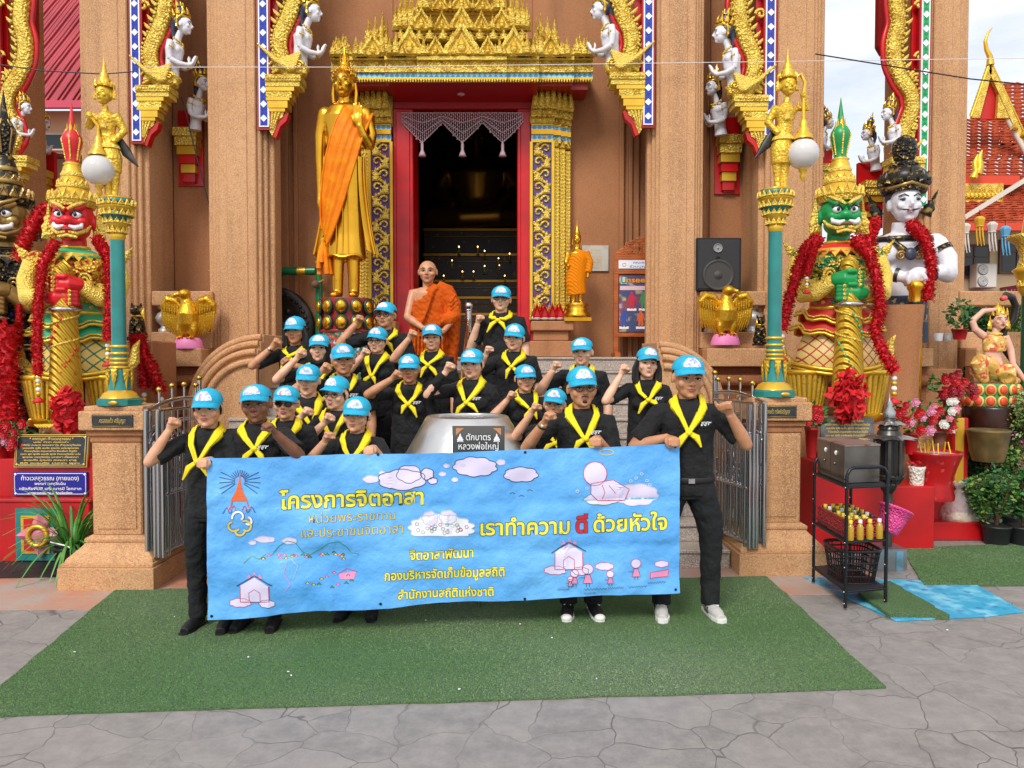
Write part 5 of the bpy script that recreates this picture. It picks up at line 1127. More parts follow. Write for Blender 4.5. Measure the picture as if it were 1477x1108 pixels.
def person(px, py, Y, floor, label, sex='f', skin='m', w_=1., R_=None, L_=None, hair='short', glasses=None, sc=(0, 0, .0), yaw=0., tilt=0., sleeve=.8, logo=False, cap=True, smile=False, rz=0., shoes='black', vox=.0068, belt=False, headdx=0., stance=.1, group='volunteers in cyan caps', pitch=0., hk=1., watch=None):
    """px, py: photo position of the top of the cap; R_/L_: ('fist'|'grip'|'thumb', px, py, Y) or None for a hanging arm"""
    COUNT[0] += 1
    pj = random.Random(COUNT[0] * 13 + 5)
    if sex != 'monk': yaw += pj.uniform(-9, 9); tilt += pj.uniform(-4, 4); pitch += pj.uniform(-3, 4); rz += 0 if (L_ or R_ and R_[0] == 'grip') else pj.uniform(-14, 14)
    top = P(px, py, Y); H = top.z - floor; s = H / 1.688
    base = Vector((top.x - headdx * s, Y, floor)); T = Matrix.Translation(base) @ Matrix.Rotation(R(rz), 4, 'Z') @ Matrix.Scale(s, 4); Ti = T.inverted()
    t = thing('person', label, 'person', base, world=True, group=group); sk = SKINS[skin]; male = sex == 'm'
    B = MB(); B.T = T
    shw = (.172 if male else .152) * w_ ** .5
    # ---- posed joints (local)
    arms = {}
    for sg, spec in ((-1, R_), (1, L_)):
        S = Vector((sg * shw, .0, 1.33))
        if spec is None: E = Vector((sg * (shw + .055 * w_), .02, 1.07)); W = Vector((sg * (shw + .05 * w_), -.05, .83)); kind = 'down'
        else:
            kind = spec[0]; Wt = Ti @ P(spec[1], spec[2], spec[3]); 
            if kind in ('fist', 'thumb'): Wt = Wt + Vector((0, 0, -.055)); pole = (sg * .75, -.1, -.75)
            elif kind == 'grip': Wt = Wt + Vector((0, .055, .02)); pole = (sg * .8, .25, -.6)
            elif kind == 'fold': pole = (sg * 1, .1, -.5)
            if len(spec) > 4: pole = spec[4]
            E, W = ik(S, Wt, .285, .255, pole)
        arms[sg] = (S, E, W, kind)
    def hands(s_):
        for sg, (S, E, W, kind) in arms.items():
            d = (W - E).normalized()
            if kind == 'fist': fist(s_, W, d * .9 + Vector((0, 0, .3)), Vector((-sg * .75, -.65, 0)), -sg, sk)
            elif kind == 'thumb': fist(s_, W, d * .9 + Vector((0, 0, .3)), Vector((-sg * .5, -.85, 0)), -sg, sk, True)
            elif kind == 'grip': fist(s_, W, Vector((-sg * .25, -1, -.1)), Vector((0, -.1, -1)), sg, sk)
            elif kind == 'fold': relaxed(s_, W, Vector((-sg, -.25, -.05)), Vector((0, 1, -.1)), sg, sk)
            else: relaxed(s_, W, d, Vector((-sg, .1, 0)), -sg if sg > 0 else 1, sk)
    # ---- body: one continuous surface
    u = MB(); u.T = T
    hc = Vector((headdx, -.012, 1.545)); k = .232 * hk
    Hm = Matrix.Translation(hc) @ Euler((R(pitch), R(tilt), R(yaw))).to_matrix().to_4x4()
    u.T = T @ Hm; fw = (1.08 if male else 1.05) * (1 + (w_ - 1) * .35)
    pr = random.Random(COUNT[0] * 7 + 1); j1, j2, j3, j4 = [pr.uniform(.9, 1.1) for _ in range(4)]
    u.ell((0, .02 * k, .1 * k), (.35 * k * fw, .42 * k, .4 * k), sk, 24); u.ell((0, -.08 * k, -.12 * k), (.315 * k * fw * (.4 + .6 * j1), .33 * k, .3 * k), sk, 22); u.ell((0, -.17 * k, -.3 * k), (.22 * k * fw * j1, .22 * k, .18 * k), sk, 18); u.ell((0, -.3 * k, -.4 * k), (.11 * k * j2, .1 * k * j3, .08 * k), sk, 12)
    u.tube([(0, -.385 * k, .13 * k), (0, -.42 * k, .02 * k), (0, -.475 * k, -.085 * k)], [.03 * k, .04 * k, .055 * k * j4], sk, 10); u.ell((0, -.43 * k, -.1 * k), (.095 * k * j4, .065 * k, .05 * k), sk, 12)
    for sg in (1, -1):
        u.ell((sg * .2 * k * fw, -.29 * k, -.09 * k), (.12 * k * j2, .1 * k, .11 * k * j3), sk, 12); u.ell((sg * .365 * k * fw, .05 * k, -.0 * k), (.04 * k, .1 * k, .14 * k), sk, 10)
        u.tube([(sg * .06 * k, -.385 * k, .135 * k), (sg * .16 * k, -.375 * k, .16 * k), (sg * .27 * k, -.29 * k, .12 * k)], [.03 * k, .035 * k, .03 * k], sk, 8)
    u.ell((0, -.385 * k, -.245 * k), (.11 * k, .05 * k, .055 * k), sk, 12)
    u.T = T
    u.tube([(0, .02, 1.33), (headdx * .5, .012, 1.40), (headdx, .0, 1.49)], [.07, .056 if not male else .062, .058], sk, 14)
    u.tube([(0, 0, .84), (0, 0, 1.0), (0, 0, 1.2), (0, 0, 1.33), (0, 0, 1.385)], [.13 * w_, .125 * w_, .14 * w_, .15, .09], sk, 16, flat=.66, up=(0, 1, 0))
    st = stance
    for sg in (1, -1): u.tube([(sg * .085, 0, .86), (sg * (st - .005), -.01, .46), (sg * st, .02, .07)], [.07, .048, .036], sk, 10); u.tube([(sg * st, .045, .045), (sg * (st + .01), -.05, .035), (sg * (st + .02), -.13, .03)], [.036, .036, .026], sk, 8)
    aw = (1.06 if male else .98) * w_ ** .6
    for sg, (S, E, W, kind) in arms.items():
        u.tube([S + Vector((-sg * .06, 0, 0)), S, S.lerp(E, .5), E], [.05, .05 * aw, .044 * aw, .038 * aw], sk, 12); u.tube([E, E.lerp(W, .3), W], [.038 * aw, .041 * aw, .0255 * aw], sk, 12); u.ell(E, .038 * aw, sk, 10)
    hands(u)
    co, fs = remesh(u, vox * s, 2, .45)
    b0 = 0; B.v = [tuple(p) for p in co]; i = B.m(sk); B.f = [list(f) for f in fs]; B.mi = [i] * len(fs); B.sm = [True] * len(fs)
    B.T = T @ Hm; lip = LIPM if male else LIPF
    for sg in (1, -1):
        ey = .035 * k
        B.ell((sg * .155 * k, -.352 * k, ey), (.066 * k, .035 * k, .021 * k), EYEF, 12); B.ell((sg * .15 * k, -.376 * k, ey + .002 * k), (.036 * k, .016 * k, .025 * k), IRIS, 8)
        B.tube([(sg * .08 * k, -.378 * k, ey + .018 * k), (sg * .15 * k, -.392 * k, ey + .034 * k), (sg * .235 * k, -.34 * k, ey + .012 * k)], .0145 * k, BROWM, 5)
        B.tube([(sg * .07 * k, -.405 * k, ey + .1 * k), (sg * .16 * k, -.402 * k, ey + .128 * k), (sg * .275 * k, -.31 * k, ey + .095 * k)], [.017 * k, .025 * k, .01 * k] if male else [.013 * k, .018 * k, .008 * k], BROWM, 6)
        B.ell((sg * .04 * k, -.475 * k, -.125 * k), (.018 * k, .012 * k, .009 * k), BROWM, 6)
    mz = -.235 * k; c_ = .03 * k if smile else .0
    if smile: B.tube([(-.095 * k, -.405 * k, mz + c_ * .7), (-.04 * k, -.437 * k, mz - .004 * k), (.04 * k, -.437 * k, mz - .004 * k), (.095 * k, -.405 * k, mz + c_ * .7)], [.006 * k, .014 * k, .014 * k, .006 * k], TEETH, 6)
    B.tube([(-.115 * k, -.385 * k, mz + c_), (-.05 * k, -.43 * k, mz + .02 * k - c_ * .1), (0, -.44 * k, mz + .015 * k), (.05 * k, -.43 * k, mz + .02 * k - c_ * .1), (.115 * k, -.385 * k, mz + c_)], [.006 * k, .015 * k, .015 * k, .015 * k, .006 * k], lip, 6)
    B.tube([(-.1 * k, -.39 * k, mz + c_ * .7), (-.04 * k, -.428 * k, mz - .028 * k), (.04 * k, -.428 * k, mz - .028 * k), (.1 * k, -.39 * k, mz + c_ * .7)], [.006 * k, .02 * k, .02 * k, .006 * k], lip, 6)
    if hair == 'beard': B.tube([(-.1 * k, -.405 * k, -.195 * k), (0, -.45 * k, -.185 * k), (.1 * k, -.405 * k, -.195 * k)], .014 * k, BROWM, 6); B.ell((0, -.385 * k, -.34 * k), (.07 * k, .04 * k, .05 * k), BROWM, 8)
    B.obj('body', t)
    # ---- hair
    if hair not in ('bald',):
        h = MB(); h.T = T @ Hm
        if hair in ('short', 'beard'): h.ell((0, .1 * k, .12 * k), (.365 * k * fw, .4 * k, .34 * k), HAIR, 18); 
        elif hair == 'pulled': h.ell((0, .1 * k, .1 * k), (.37 * k, .42 * k, .38 * k), HAIR, 18); h.ell((0, .46 * k, -.1 * k), (.14 * k, .14 * k, .18 * k), HAIR, 12); [h.tube([(sg * .345 * k, -.14 * k, .12 * k), (sg * .37 * k, -.08 * k, .02 * k), (sg * .355 * k, -.02 * k, -.14 * k)], [.05 * k, .04 * k, .015 * k], HAIR, 8) for sg in (1, -1)]
        elif hair == 'bob': h.ell((0, .12 * k, .0), (.42 * k, .42 * k, .46 * k), HAIR, 18); [h.tube([(sg * .36 * k, -.1 * k, .15 * k), (sg * .41 * k, -.06 * k, -.1 * k), (sg * .38 * k, -.08 * k, -.42 * k)], [.08 * k, .1 * k, .07 * k], HAIR, 10) for sg in (1, -1)]
        elif hair == 'long': h.ell((0, .12 * k, .0), (.42 * k, .42 * k, .46 * k), HAIR, 18); [h.tube([(sg * .35 * k, -.12 * k, .15 * k), (sg * .42 * k, -.06 * k, -.15 * k), (sg * .42 * k, -.1 * k, -.55 * k), (sg * .36 * k, -.22 * k, -.9 * k)], [.09 * k, .13 * k, .14 * k, .06 * k], HAIR, 10) for sg in (1, -1)]; h.ell((0, .25 * k, -.4 * k), (.4 * k, .2 * k, .5 * k), HAIR, 14)
        elif hair == 'hijab':
            hs = MB(); hs.T = h.T; hs.ell((0, .1 * k, .02 * k), (.44 * k, .46 * k, .5 * k), HIJAB, 18); hs.tube([(0, .05 * k, -.3 * k), (0, .02 * k, -.6 * k), (0, .0, -.85 * k), (0, 0, -1.1 * k)], [.4 * k, .46 * k, .62 * k, .7 * k], HIJAB, 18, flat=.62, up=(0, 1, 0))
            for sg in (1, -1): hs.tube([(sg * .33 * k, -.2 * k, .2 * k), (sg * .37 * k, -.2 * k, -.1 * k), (sg * .24 * k, -.28 * k, -.44 * k), (0, -.32 * k, -.56 * k)], .09 * k, HIJAB, 8)
            h.T = Matrix(); co, fs = remesh(hs, .008, 2); h.add([tuple(p) for p in co], fs, HIJAB, True)
        o = h.obj('hijab' if hair == 'hijab' else 'hair', t)
    # ---- shirt
    u = MB(); u.T = T; bw = w_
    if sex != 'monk':
        u.tube([(0, 0, .80), (0, 0, .92), (0, -.006, 1.06), (0, 0, 1.2), (0, 0, 1.305), (0, .004, 1.375), (0, .01, 1.415)], [.165 * bw, .168 * bw, .158 * bw, (.166 if male else .158) * bw, (.172 if male else .158) * bw ** .7, .14, .075], SHIRT, 24, flat=.7, up=(0, 1, 0))
        if not male:
            for sg in (1, -1): u.ell((sg * .068 * bw, -.078 * bw, 1.215), (.068 * bw, .05 * bw, .062), SHIRT, 12)
        elif w_ > 1.08: u.ell((0, -.06, 1.03), (.13, .1, .13), SHIRT, 14)
        for sg, (S, E, W, kind) in arms.items():
            q = min(sleeve, 1.); e = S.lerp(E, q); pts = [S + Vector((-sg * .07, 0, .012)), S + Vector((0, 0, .004)), S.lerp(E, .5 * q), e]; rr = [.05, .06 * aw, .062 * aw, .065 * aw]
            if sleeve > 1: pts = pts[:3] + [E, E.lerp(W, .5), E.lerp(W, .92)]; rr = [.062, .067, .06, .052, .05, .042]
            u.tube(pts, [r_ * (1 if male else .94) for r_ in rr], SHIRT, 14)
        m = MB(); co, fs = remesh(u, .0085 * s, 2, .5); m.add([tuple(p) for p in co], fs, SHIRT, True); m.T = T
        m.tube([(.064 * math.cos(a) + headdx * .3, .008 + .062 * math.sin(a), 1.418 + .03 * math.sin(a) - (.035 if math.sin(a) < -.9 else 0)) for a in [2 * math.pi * q / 20 for q in range(20)]], [.013] * 20, SHIRT, 8, closed=True)
        wrinkle(m.obj('shirt', t), .07, .02)
        if logo:
            m = MB(); yy = -.7 * .17 * bw - .012; fr = T @ frame((.082, yy - (.012 if male else .034), 1.255), (1, .25 if male else .3, 0), (0, -.1, 1))
            m.text('สสช', WLOGO, fr, .042, shear=.2, bold=.0012); m.obj('shirt_logo', t)
    if watch:
        S, E, W, kind = arms[watch]; c = E.lerp(W, .88); d = (W - E).normalized(); m = MB(); m.T = T; m.tube([c - d * .009, c, c + d * .009], [.031, .033, .031], watch_m(watch), 12); m.ell(c + Vector((0, -.03, 0)), (.015, .008, .015), STEEL, 8); m.obj('bracelet', t)
    # ---- trousers, belt, shoes
    u = MB(); u.T = T; u.tube([(0, 0, .96), (0, .0, .88), (0, .005, .78)], [.15 * bw, .168 * bw, .15 * bw], TROU, 20, flat=.7, up=(0, 1, 0))
    for sg in (1, -1): u.tube([(sg * .08 * bw, .0, .84), (sg * (st * .95), -.008, .6), (sg * st, -.004, .46), (sg * st, .012, .25), (sg * st, .012, .075)], [.098 * bw, .083 * bw, .072, .064, .062], TROU, 16)
    m = MB(); co, fs = remesh(u, .009 * s, 2); m.add([tuple(p) for p in co], fs, TROU, True); wrinkle(m.obj('trousers', t), .06, .018)
    if belt: m = MB(); m.T = T; m.lathe([(.172 * bw, .885), (.176 * bw, .89), (.176 * bw, .915), (.172 * bw, .92)], RUBB, n=28, sy=.72, cap=False); m.box((0, -.172 * bw * .72 - .006, .902), (.04, .006, .03), STEEL); m.obj('belt', t)
    for sg in (1, -1):
        m = MB(); u = MB(); u.T = T; x = sg * st; m_up = {'black': RUBB, 'grey': SHG, 'canvas': RUBB, 'white': RUBW}[shoes]
        u.tube([(x, .06, .05), (x + sg * .006, -.02, .052), (x + sg * .018, -.1, .042), (x + sg * .026, -.165, .03)], [.04, .043, .043, .03], m_up, 14, flat=.9); u.tube([(x, .045, .05), (x, .03, .1)], [.042, .043], m_up, 12)
        co, fs = remesh(u, .006 * s, 2); m.add([tuple(p) for p in co], fs, m_up, True); m.T = T
        so = [(x - .038, .09), (x + .038, .09), (x + .043 + sg * .008, -.02), (x + .048 + sg * .018, -.12), (x + .03 + sg * .026, -.185), (x + sg * .026, -.2), (x - .03 + sg * .026, -.185), (x - .044 + sg * .018, -.12), (x - .04 + sg * .006, -.02)]
        m.prism(so, .002, .024 if shoes != 'grey' else .034, RUBB if shoes == 'black' and sex != 'mw' else RUBW, 'xy')
        if shoes == 'grey':
            for q in range(3): m.tube([(x + sg * .045 - (0 if sg > 0 else 0), -.06 + q * .03, .035), (x + sg * .042, -.04 + q * .03, .07)], .007, RUBB, 6); m.tube([(x - sg * .035, -.06 + q * .03, .035), (x - sg * .03, -.04 + q * .03, .07)], .007, RUBB, 6)
        if shoes in ('canvas', 'grey'):
            for q in range(5): m.tube([(x - .022 + sg * .014, -.02 - q * .022, .09 - q * .009), (x + .026 + sg * .014, -.03 - q * .022, .09 - q * .009)], .0045, RUBW, 5)
        if shoes == 'canvas': m.ell((x + sg * .026, -.165, .032), (.038, .036, .026), RUBW, 12)
        m.obj('shoe', t)
    # ---- scarf
    if sex != 'monk':
        m = MB(); m.T = T; kx, kz, var = sc; ky = -.7 * .168 * bw - (.02 if male else .05) + .0; K = Vector((kx + pr.uniform(-.012, .012), ky, 1.255 + kz + pr.uniform(-.02, .02))); hd = headdx * .4
        for sg in (1, -1):
            A = [Vector((hd, .082, 1.425)), Vector((sg * .06 + hd, .062, 1.432)), Vector((sg * .098 + hd, .0, 1.415)), Vector((sg * .094 + hd, -.075, 1.375)), Vector((sg * .058 + kx * .5, ky * .86, 1.325 + kz * .4)), K + Vector((sg * .012, 0, .012))]
            N_ = [(0, 1, .3), (sg * .6, .6, .5), (sg * .75, -.05, .65), (sg * .55, -.7, .5), (sg * .1, -1, .25), (0, -1, 0)]
            A = [p + Vector((pr.uniform(-.007, .007), 0, pr.uniform(-.008, .008))) for p in A]; ribbon(m, A, N_, [.05, .062, .078 * pr.uniform(.8, 1.2), .066 * pr.uniform(.75, 1.25), .046 * pr.uniform(.75, 1.2), .028], .009, YEL); ribbon(m, [p + Vector((sg * .006, -.006, -.004)) for p in A[2:]], N_[2:], [.02, .03, .02, .012], .012, YEL)
        for sg, L in ((-1, .15 + var), (1, .16 - var)):
            L *= pr.uniform(.75, 1.15); e = K + Vector((sg * pr.uniform(.04, .11), -.006, -L * pr.uniform(.6, .9))); md = K.lerp(e, .45) + Vector((sg * .012, -.016, .012))
            ribbon(m, [K, md, e], [(0, -1, .1), (0, -1, .15), (0, -1, .1)], [.028, .046, .014], .008, YEL)
        m.ell(K + Vector((0, -.008, 0)), (.024, .02, .021), YEL, 10); m.obj('scarf', t)
    # ---- cap
    if cap:
        m = MB(); m.T = T @ Hm @ Euler((R(pr.uniform(-5, 5)), R(pr.uniform(-4, 4)), R(pr.uniform(-7, 7)))).to_matrix().to_4x4(); rx, ry, rzz = .385 * k * fw, .47 * k, .355 * k * pr.uniform(.92, 1.1); z0 = k * pr.uniform(.25, .285); nx = 28; nz_ = 9
        rows = [[(rx * math.cos(a) * math.cos(e) * (1 + .0 * e), .02 * k + ry * math.sin(a) * math.cos(e) ** .85, z0 + rzz * math.sin(e)) for a in [2 * math.pi * j / nx for j in range(nx)]] for e in [math.pi / 2 * i / nz_ * .985 for i in range(nz_ + 1)]]
        rows = [[(p[0] * 1.0, p[1], z0 - .03 * k) for p in rows[0]]] + rows
        m.loft(rows, CAPM, cap=True); m.ell((0, .02 * k, z0 + rzz), (.03 * k, .03 * k, .014 * k), CAPM, 8)
        v_ = []; na = 16
        for e_ in (0, .5, 1):
            v_.append([(rx * 1.0 * math.sin(a) * (1 - .02 * e_), .02 * k - (ry * math.cos(a) + e_ * .34 * k * max(0, math.cos(a * 1.12)) ** .8), z0 - .015 * k - e_ * .075 * k - .09 * k * math.sin(a) ** 2 * (.3 + .7 * e_)) for a in [R(-72) + R(144) * j / na for j in range(na + 1)]])
        lo = [[(p[0], p[1], p[2] - .022 * k) for p in r_] for r_ in v_]
        m.grid(v_, CAPM); m.grid([r_[::-1] for r_ in lo], CAPM)
        edge = v_[2] + lo[2][::-1]; nn = na + 1; m.add(v_[2] + lo[2], [(j, j + 1, nn + j + 1, nn + j) for j in range(na)], CAPM, True)
        co_ = m.obj('cap', t)
        e = MB(); e.T = m.T
        def dome(a, el, q=1.02): return (rx * math.sin(a) * math.cos(el) * q, .02 * k - ry * math.cos(a) * math.cos(el) ** .85 * q, z0 + rzz * math.sin(el) * q)
        rows = []
        for i in range(8):
            el = .12 + .78 * i / 7; wd = .62 * (1 - .5 * (i / 7) ** 2.2) * (1 if i else .92)
            rows.append([dome(-wd + 2 * wd * j / 10, el + .02 * math.cos(j * 2.1)) for j in range(11)])
        e.grid(rows, CAPW); e.obj('cap_emblem', co_)
    if glasses:
        m = MB(); m.T = T @ Hm; fr = FRAMEM; gy = -.43 * k
        for sg in (1, -1):
            c = Vector((sg * .16 * k, gy, .03 * k)); lo = [(c.x + .105 * k * math.cos(a), gy + .03 * k * (abs(math.cos(a)) if (math.cos(a) * sg) > 0 else 0), c.z + .082 * k * math.sin(a)) for a in [2 * math.pi * q / 18 for q in range(18)]]
            m.tube(lo, .0095 * k if glasses == 'thin' else .013 * k, fr, 6, closed=True); m.tube([(sg * .26 * k, gy + .02 * k, .05 * k), (sg * .37 * k * fw, -.25 * k, .05 * k), (sg * .375 * k * fw, .05 * k, .04 * k)], .01 * k, fr, 6)
            if glasses == 'sun': m.add(lo, [tuple(range(18))], LENS)
        m.tube([(-.06 * k, gy, .045 * k), (0, gy - .02 * k, .055 * k), (.06 * k, gy, .045 * k)], .01 * k, fr, 6); m.obj('glasses', t)
    return t, T, Hm, k

def stp(i): return 6.3 + .28 * i + .15, .16 * (i + 1)
V = .0078
Y, f = stp(2); person(427, 457, Y, f, 'long-haired woman next to the tall stone column, one fist against her scarf', skin='t', R_=('fist', 393, 492, Y - .12), L_=('fist', 421, 517, Y - .25, (1, .2, -.4)), watch=-1, hair='long', vox=V, tilt=-3, sc=(-.01, .07, 0))
Y, f = stp(1); person(461, 481, Y, f, 'smiling woman in a black headscarf under her cap', skin='l', R_=('fist', 428, 508, Y - .2), hair='hijab', smile=True, vox=V, tilt=4, yaw=6)
Y, f = stp(2); person(545, 472, Y, f, 'woman with thin glasses and wide yellow scarf standing below the older man in spectacles', skin='l', glasses='thin', smile=True, R_=('fist', 522, 506, Y - .22), hair='pulled', w_=1.12, vox=V, sc=(0, -.03, .03))
Y, f = stp(3); person(557, 435.5, Y, f, 'older man in spectacles standing by the lotus base, fist raised beside his cap', sex='m', skin='t', glasses='thick', R_=('fist', 513, 459, Y - .1), w_=1.1, vox=V, sc=(.02, .05, .02), yaw=-4)
Y, f = stp(2); person(624, 468, Y, f, 'woman directly in front of the monk with her fist raised high', skin='m', smile=True, R_=('fist', 590, 480, Y - .2), hair='pulled', w_=1.12, vox=V, sc=(0, .02, .01))
Y, f = stp(4); person(723, 412.5, Y, f, 'tall man with glasses in the top row right of the monk, forearm raised straight', sex='m', skin='l', glasses='thin', R_=('fist', 689, 459, Y - .1, (-.5, -.2, -1)), w_=1.1, smile=True, vox=V, sc=(-.03, .07, 0), hair='short')
Y, f = stp(2); person(742, 468, Y, f, 'round-faced woman just below the tall man in the top row, forearm raised', skin='l', R_=('fist', 701, 503, Y - .2), hair='pulled', w_=1.22, vox=V, sc=(0, .0, .02))
Y, f = stp(1); person(840, 487, Y, f, 'short-haired smiling person with wide shoulders behind the bearded man, fist raised by the handrail step', skin='l', R_=('fist', 798, 525, Y - .15), hair='short', w_=1.25, smile=True, vox=V, sc=(0, .0, .0))
Y, f = stp(0); person(495, 496, Y, f, 'young smiling man with short hair between the woman in headscarf and the glasses wearers', sex='m', skin='t', smile=True, R_=('fist', 462, 528, Y - .15), w_=1.02, vox=V, logo=True, sc=(0, -.02, 0))
Y, f = stp(0); person(591, 510, Y, f, 'person with short hair and bent fist standing left behind the steel bowl', skin='t', R_=('fist', 565.5, 537, Y - .25, (-1, -.1, -.5)), hair='short', w_=1.02, logo=True, vox=V, sc=(0, -.02, 0))
Y, f = stp(0); person(682, 502, Y, f, 'woman in long black sleeves standing right behind the steel bowl', skin='l', R_=('fist', 643, 527, Y - .2), hair='pulled', sleeve=2, logo=True, vox=V, sc=(0, -.02, -.01), w_=1.1)
Y, f = stp(0); person(757, 525, Y, f, 'woman right of the steel bowl with her fist raised beside her shoulder', skin='m', R_=('fist', 732, 568, Y - .2), hair='pulled', w_=1.12, vox=V, sc=(.02, .02, .02))
Y, f = stp(0); person(933, 502, Y, f, 'smiling woman with long straight hair standing alone before the stair wing', skin='l', smile=True, R_=('fist', 895, 532, Y - .1, (-.6, -.3, -1)), hair='long', logo=True, vox=V, sc=(-.01, -.02, .03), tilt=3)
person(445, 523.5, 6.1, 0, 'tall thin man with narrow face behind the woman in round glasses', sex='m', skin='l', R_=('fist', 436, 590, 5.8, (-1, 0, -1)), w_=.9, vox=V, sc=(.04, -.04, 0))
person(486, 544, 5.8, 0, 'woman in round glasses with head tilted behind the short woman at the banner', skin='l', glasses='thin', smile=True, R_=('fist', 468, 600, 5.55), hair='pulled', tilt=7, w_=1.05, vox=V, sc=(.02, -.02, .0))
person(800, 560, 5.75, 0, 'short-haired person half hidden by the forearm of the bearded man', skin='m', R_=('fist', 767, 586, 5.5), hair='short', w_=1.0, vox=V, tilt=6)
person(413.5, 556, 5.42, 0, 'woman in tinted glasses partly behind the dark-skinned man', skin='m', glasses='sun', hair='short', w_=1.12, logo=True, shoes='white', vox=.0072, sc=(.02, .0, .03))
person(515, 573.6, 5.12, 0, 'short woman behind the banner resting one hand on its top edge, other fist raised', skin='m', R_=('fist', 468, 627, 4.95), L_=('grip', 536, 650, 4.80, (.5, .3, -1)), hair='pulled', w_=1.15, sc=(0, -.02, 0), hk=1.06)
person(370.6, 554.4, 4.93, 0, 'dark-skinned man at the banner with his fist raised before his chest', sex='m', skin='d', L_=('fist', 397, 613, 4.6), w_=1.02, hair='short', logo=True, sc=(.02, -.01, 0), hk=1.06)
person(301, 562, 4.9, 0, 'woman holding the left edge of the banner, bent arm with raised fist', skin='m', R_=('fist', 244, 609, 4.78, (-.7, -.2, -1)), L_=('grip', 297, 668, 4.66, (.5, .35, -1)), hair='pulled', w_=1.02, sc=(-.02, -.03, .02), hk=1.05)
person(839, 532, 5.16, 0, 'bearded man with glasses holding the banner top, wearing black canvas shoes', sex='m', skin='t', glasses='thin', R_=('fist', 785, 598, 4.95), L_=('grip', 862, 637, 4.89, (.5, .35, -1)), hair='beard', watch=-1, logo=True, shoes='canvas', w_=1.04, sc=(.01, -.05, -.03), stance=.085, hk=1.04)
person(992, 515, 5.14, 0, 'tall man with belt and grey sneakers holding the banner end, thumb raised', sex='m', skin='t', R_=('grip', 967, 637, 4.93, (-.9, .2, -.9)), L_=('thumb', 1053, 585, 4.95, (.8, -.1, -1)), logo=True, shoes='grey', w_=1.04, sc=(-.03, -.04, .03), belt=True, stance=.16, hk=1.06)

# ---------------------------------------------------------------- monk
MROBE = mat('monk_robe_cloth', '#c9560c', .85, spec=.2, nz=(4, '#b54a08', .4, .7), bump=('wave', 9, .35, 6, 'DIAGONAL', .02))
Y, f = stp(6)
t, T, Hm, k = person(617, 374, Y, f, 'monk in an orange robe with one bare shoulder and hands folded', sex='monk', skin='t', hair='bald', cap=False, R_=('fold', 611, 474, Y - .22), L_=('fold', 640, 478, Y - .2), w_=1.08, vox=.007, group=None, smile=False, hk=1.07)
m = MB(); u = MB(); u.T = T
u.tube([(0, 0, .1), (0, 0, .3), (0, 0, .6), (0, 0, .9), (0, 0, 1.1), (.02, 0, 1.22)], [.24, .22, .21, .2, .195, .185], MROBE, 26, flat=.74, up=(0, 1, 0))
u.tube([(.03, 0, 1.2), (.07, 0, 1.32), (.11, .01, 1.40)], [.17, .14, .085], MROBE, 20, flat=.76, up=(0, 1, 0))
u.tube([(.1, .01, 1.385), (.2, 0, 1.34), (.27, -.02, 1.2), (.275, -.05, 1.08), (.21, -.13, 1.02), (.14, -.18, 1.03)], [.08, .09, .09, .088, .075, .06], MROBE, 16); u.tube([(.27, -.02, 1.1), (.27, 0, .8), (.25, 0, .5)], [.085, .07, .05], MROBE, 14)
for i in range(13):
    q = i / 12; a = Vector((.13 - .05 * q, -.05 - .05 * q, 1.41 - .06 * q)); c = Vector((-.185 + .03 * q, -.06, 1.17 - .34 * q)); mid = a.lerp(c, .5) + Vector((.02, -.105, -.03))
    u.tube([a, a.lerp(mid, .5) + Vector((0, -.025, 0)), mid, mid.lerp(c, .55) + Vector((0, -.02, 0)), c], [.012, .015, .014, .014, .008], MROBE, 6)
for i in range(9):
    x = -.16 + .04 * i; u.tube([(x, -.15 - .02 * math.cos(x * 9), .95), (x * 1.08, -.165, .6), (x * 1.15, -.17, .15)], .012, MROBE, 6)
for i in range(7):
    q = i / 6; u.tube([(.2, -.05, 1.37 - .05 * q), (.3 + .03 * math.sin(3 * q), -.09, 1.3 - .28 * q), (.25, -.14, 1.22 - .24 * q)], .013, MROBE, 6)
co, fs = remesh(u, .0085, 1, .4); m.add([tuple(p) for p in co], fs, MROBE, True); wrinkle(m.obj('robe', t), .05, .016)
for o in list(t.children):
    if o.name.split('.')[0] in ('trousers', 'shoe'): me_ = o.data; bpy.data.objects.remove(o); bpy.data.meshes.remove(me_)
# ================================================================ banner
BAN = mat('banner_vinyl', '#529fe4', .4, nz=[(1.6, '#6cb4ee', .35, .7)], bump=('noise', 6, .6, 0, 'X', .05))
BL, BRt = P(298, 661, 4.66), P(981, 640.5, 4.93)
_pd = Vector((BRt.x - BL.x, BRt.y - BL.y, 0)).normalized(); _pn = Vector((_pd.y, -_pd.x, 0))
def BP(px, py, off=0.):
    d = P(px, py, 1.0) - Vector((0, 0, CAMZ)); o = Vector((BL.x, BL.y, 0)); t = (o - Vector((0, 0, 0))).dot(_pn) / (d.x * _pn.x + d.y * _pn.y)
    p = Vector((0, 0, CAMZ)) + d * t; a = (p - o).dot(_pd); z = p.z
    wv = .012 * math.sin(a * 3.1 + z * 2) + .006 * math.sin(a * 9 - z * 9 + 1) + .005 * math.sin(z * 17 + a * 4) + .005 * math.sin(a * 6 + z * 15) + .002 * math.sin(a * 31 + z * 22) + .002 * math.sin(a * 23 - z * 35)
    for c in (.36, .73, 1.1, 1.46, 1.83, 2.2, 2.56): wv += .009 * math.exp(-abs(a - c) * 45)
    for zc in (.52, .82): wv -= .011 * math.exp(-abs(z - zc - .012 * math.sin(a * 3)) * 40)
    return p + _pn * (wv + off)
banner = thing('banner', 'blue cloth banner with yellow Thai lettering held by the front row', 'banner', (BL.x, BL.y, BL.z), world=True)
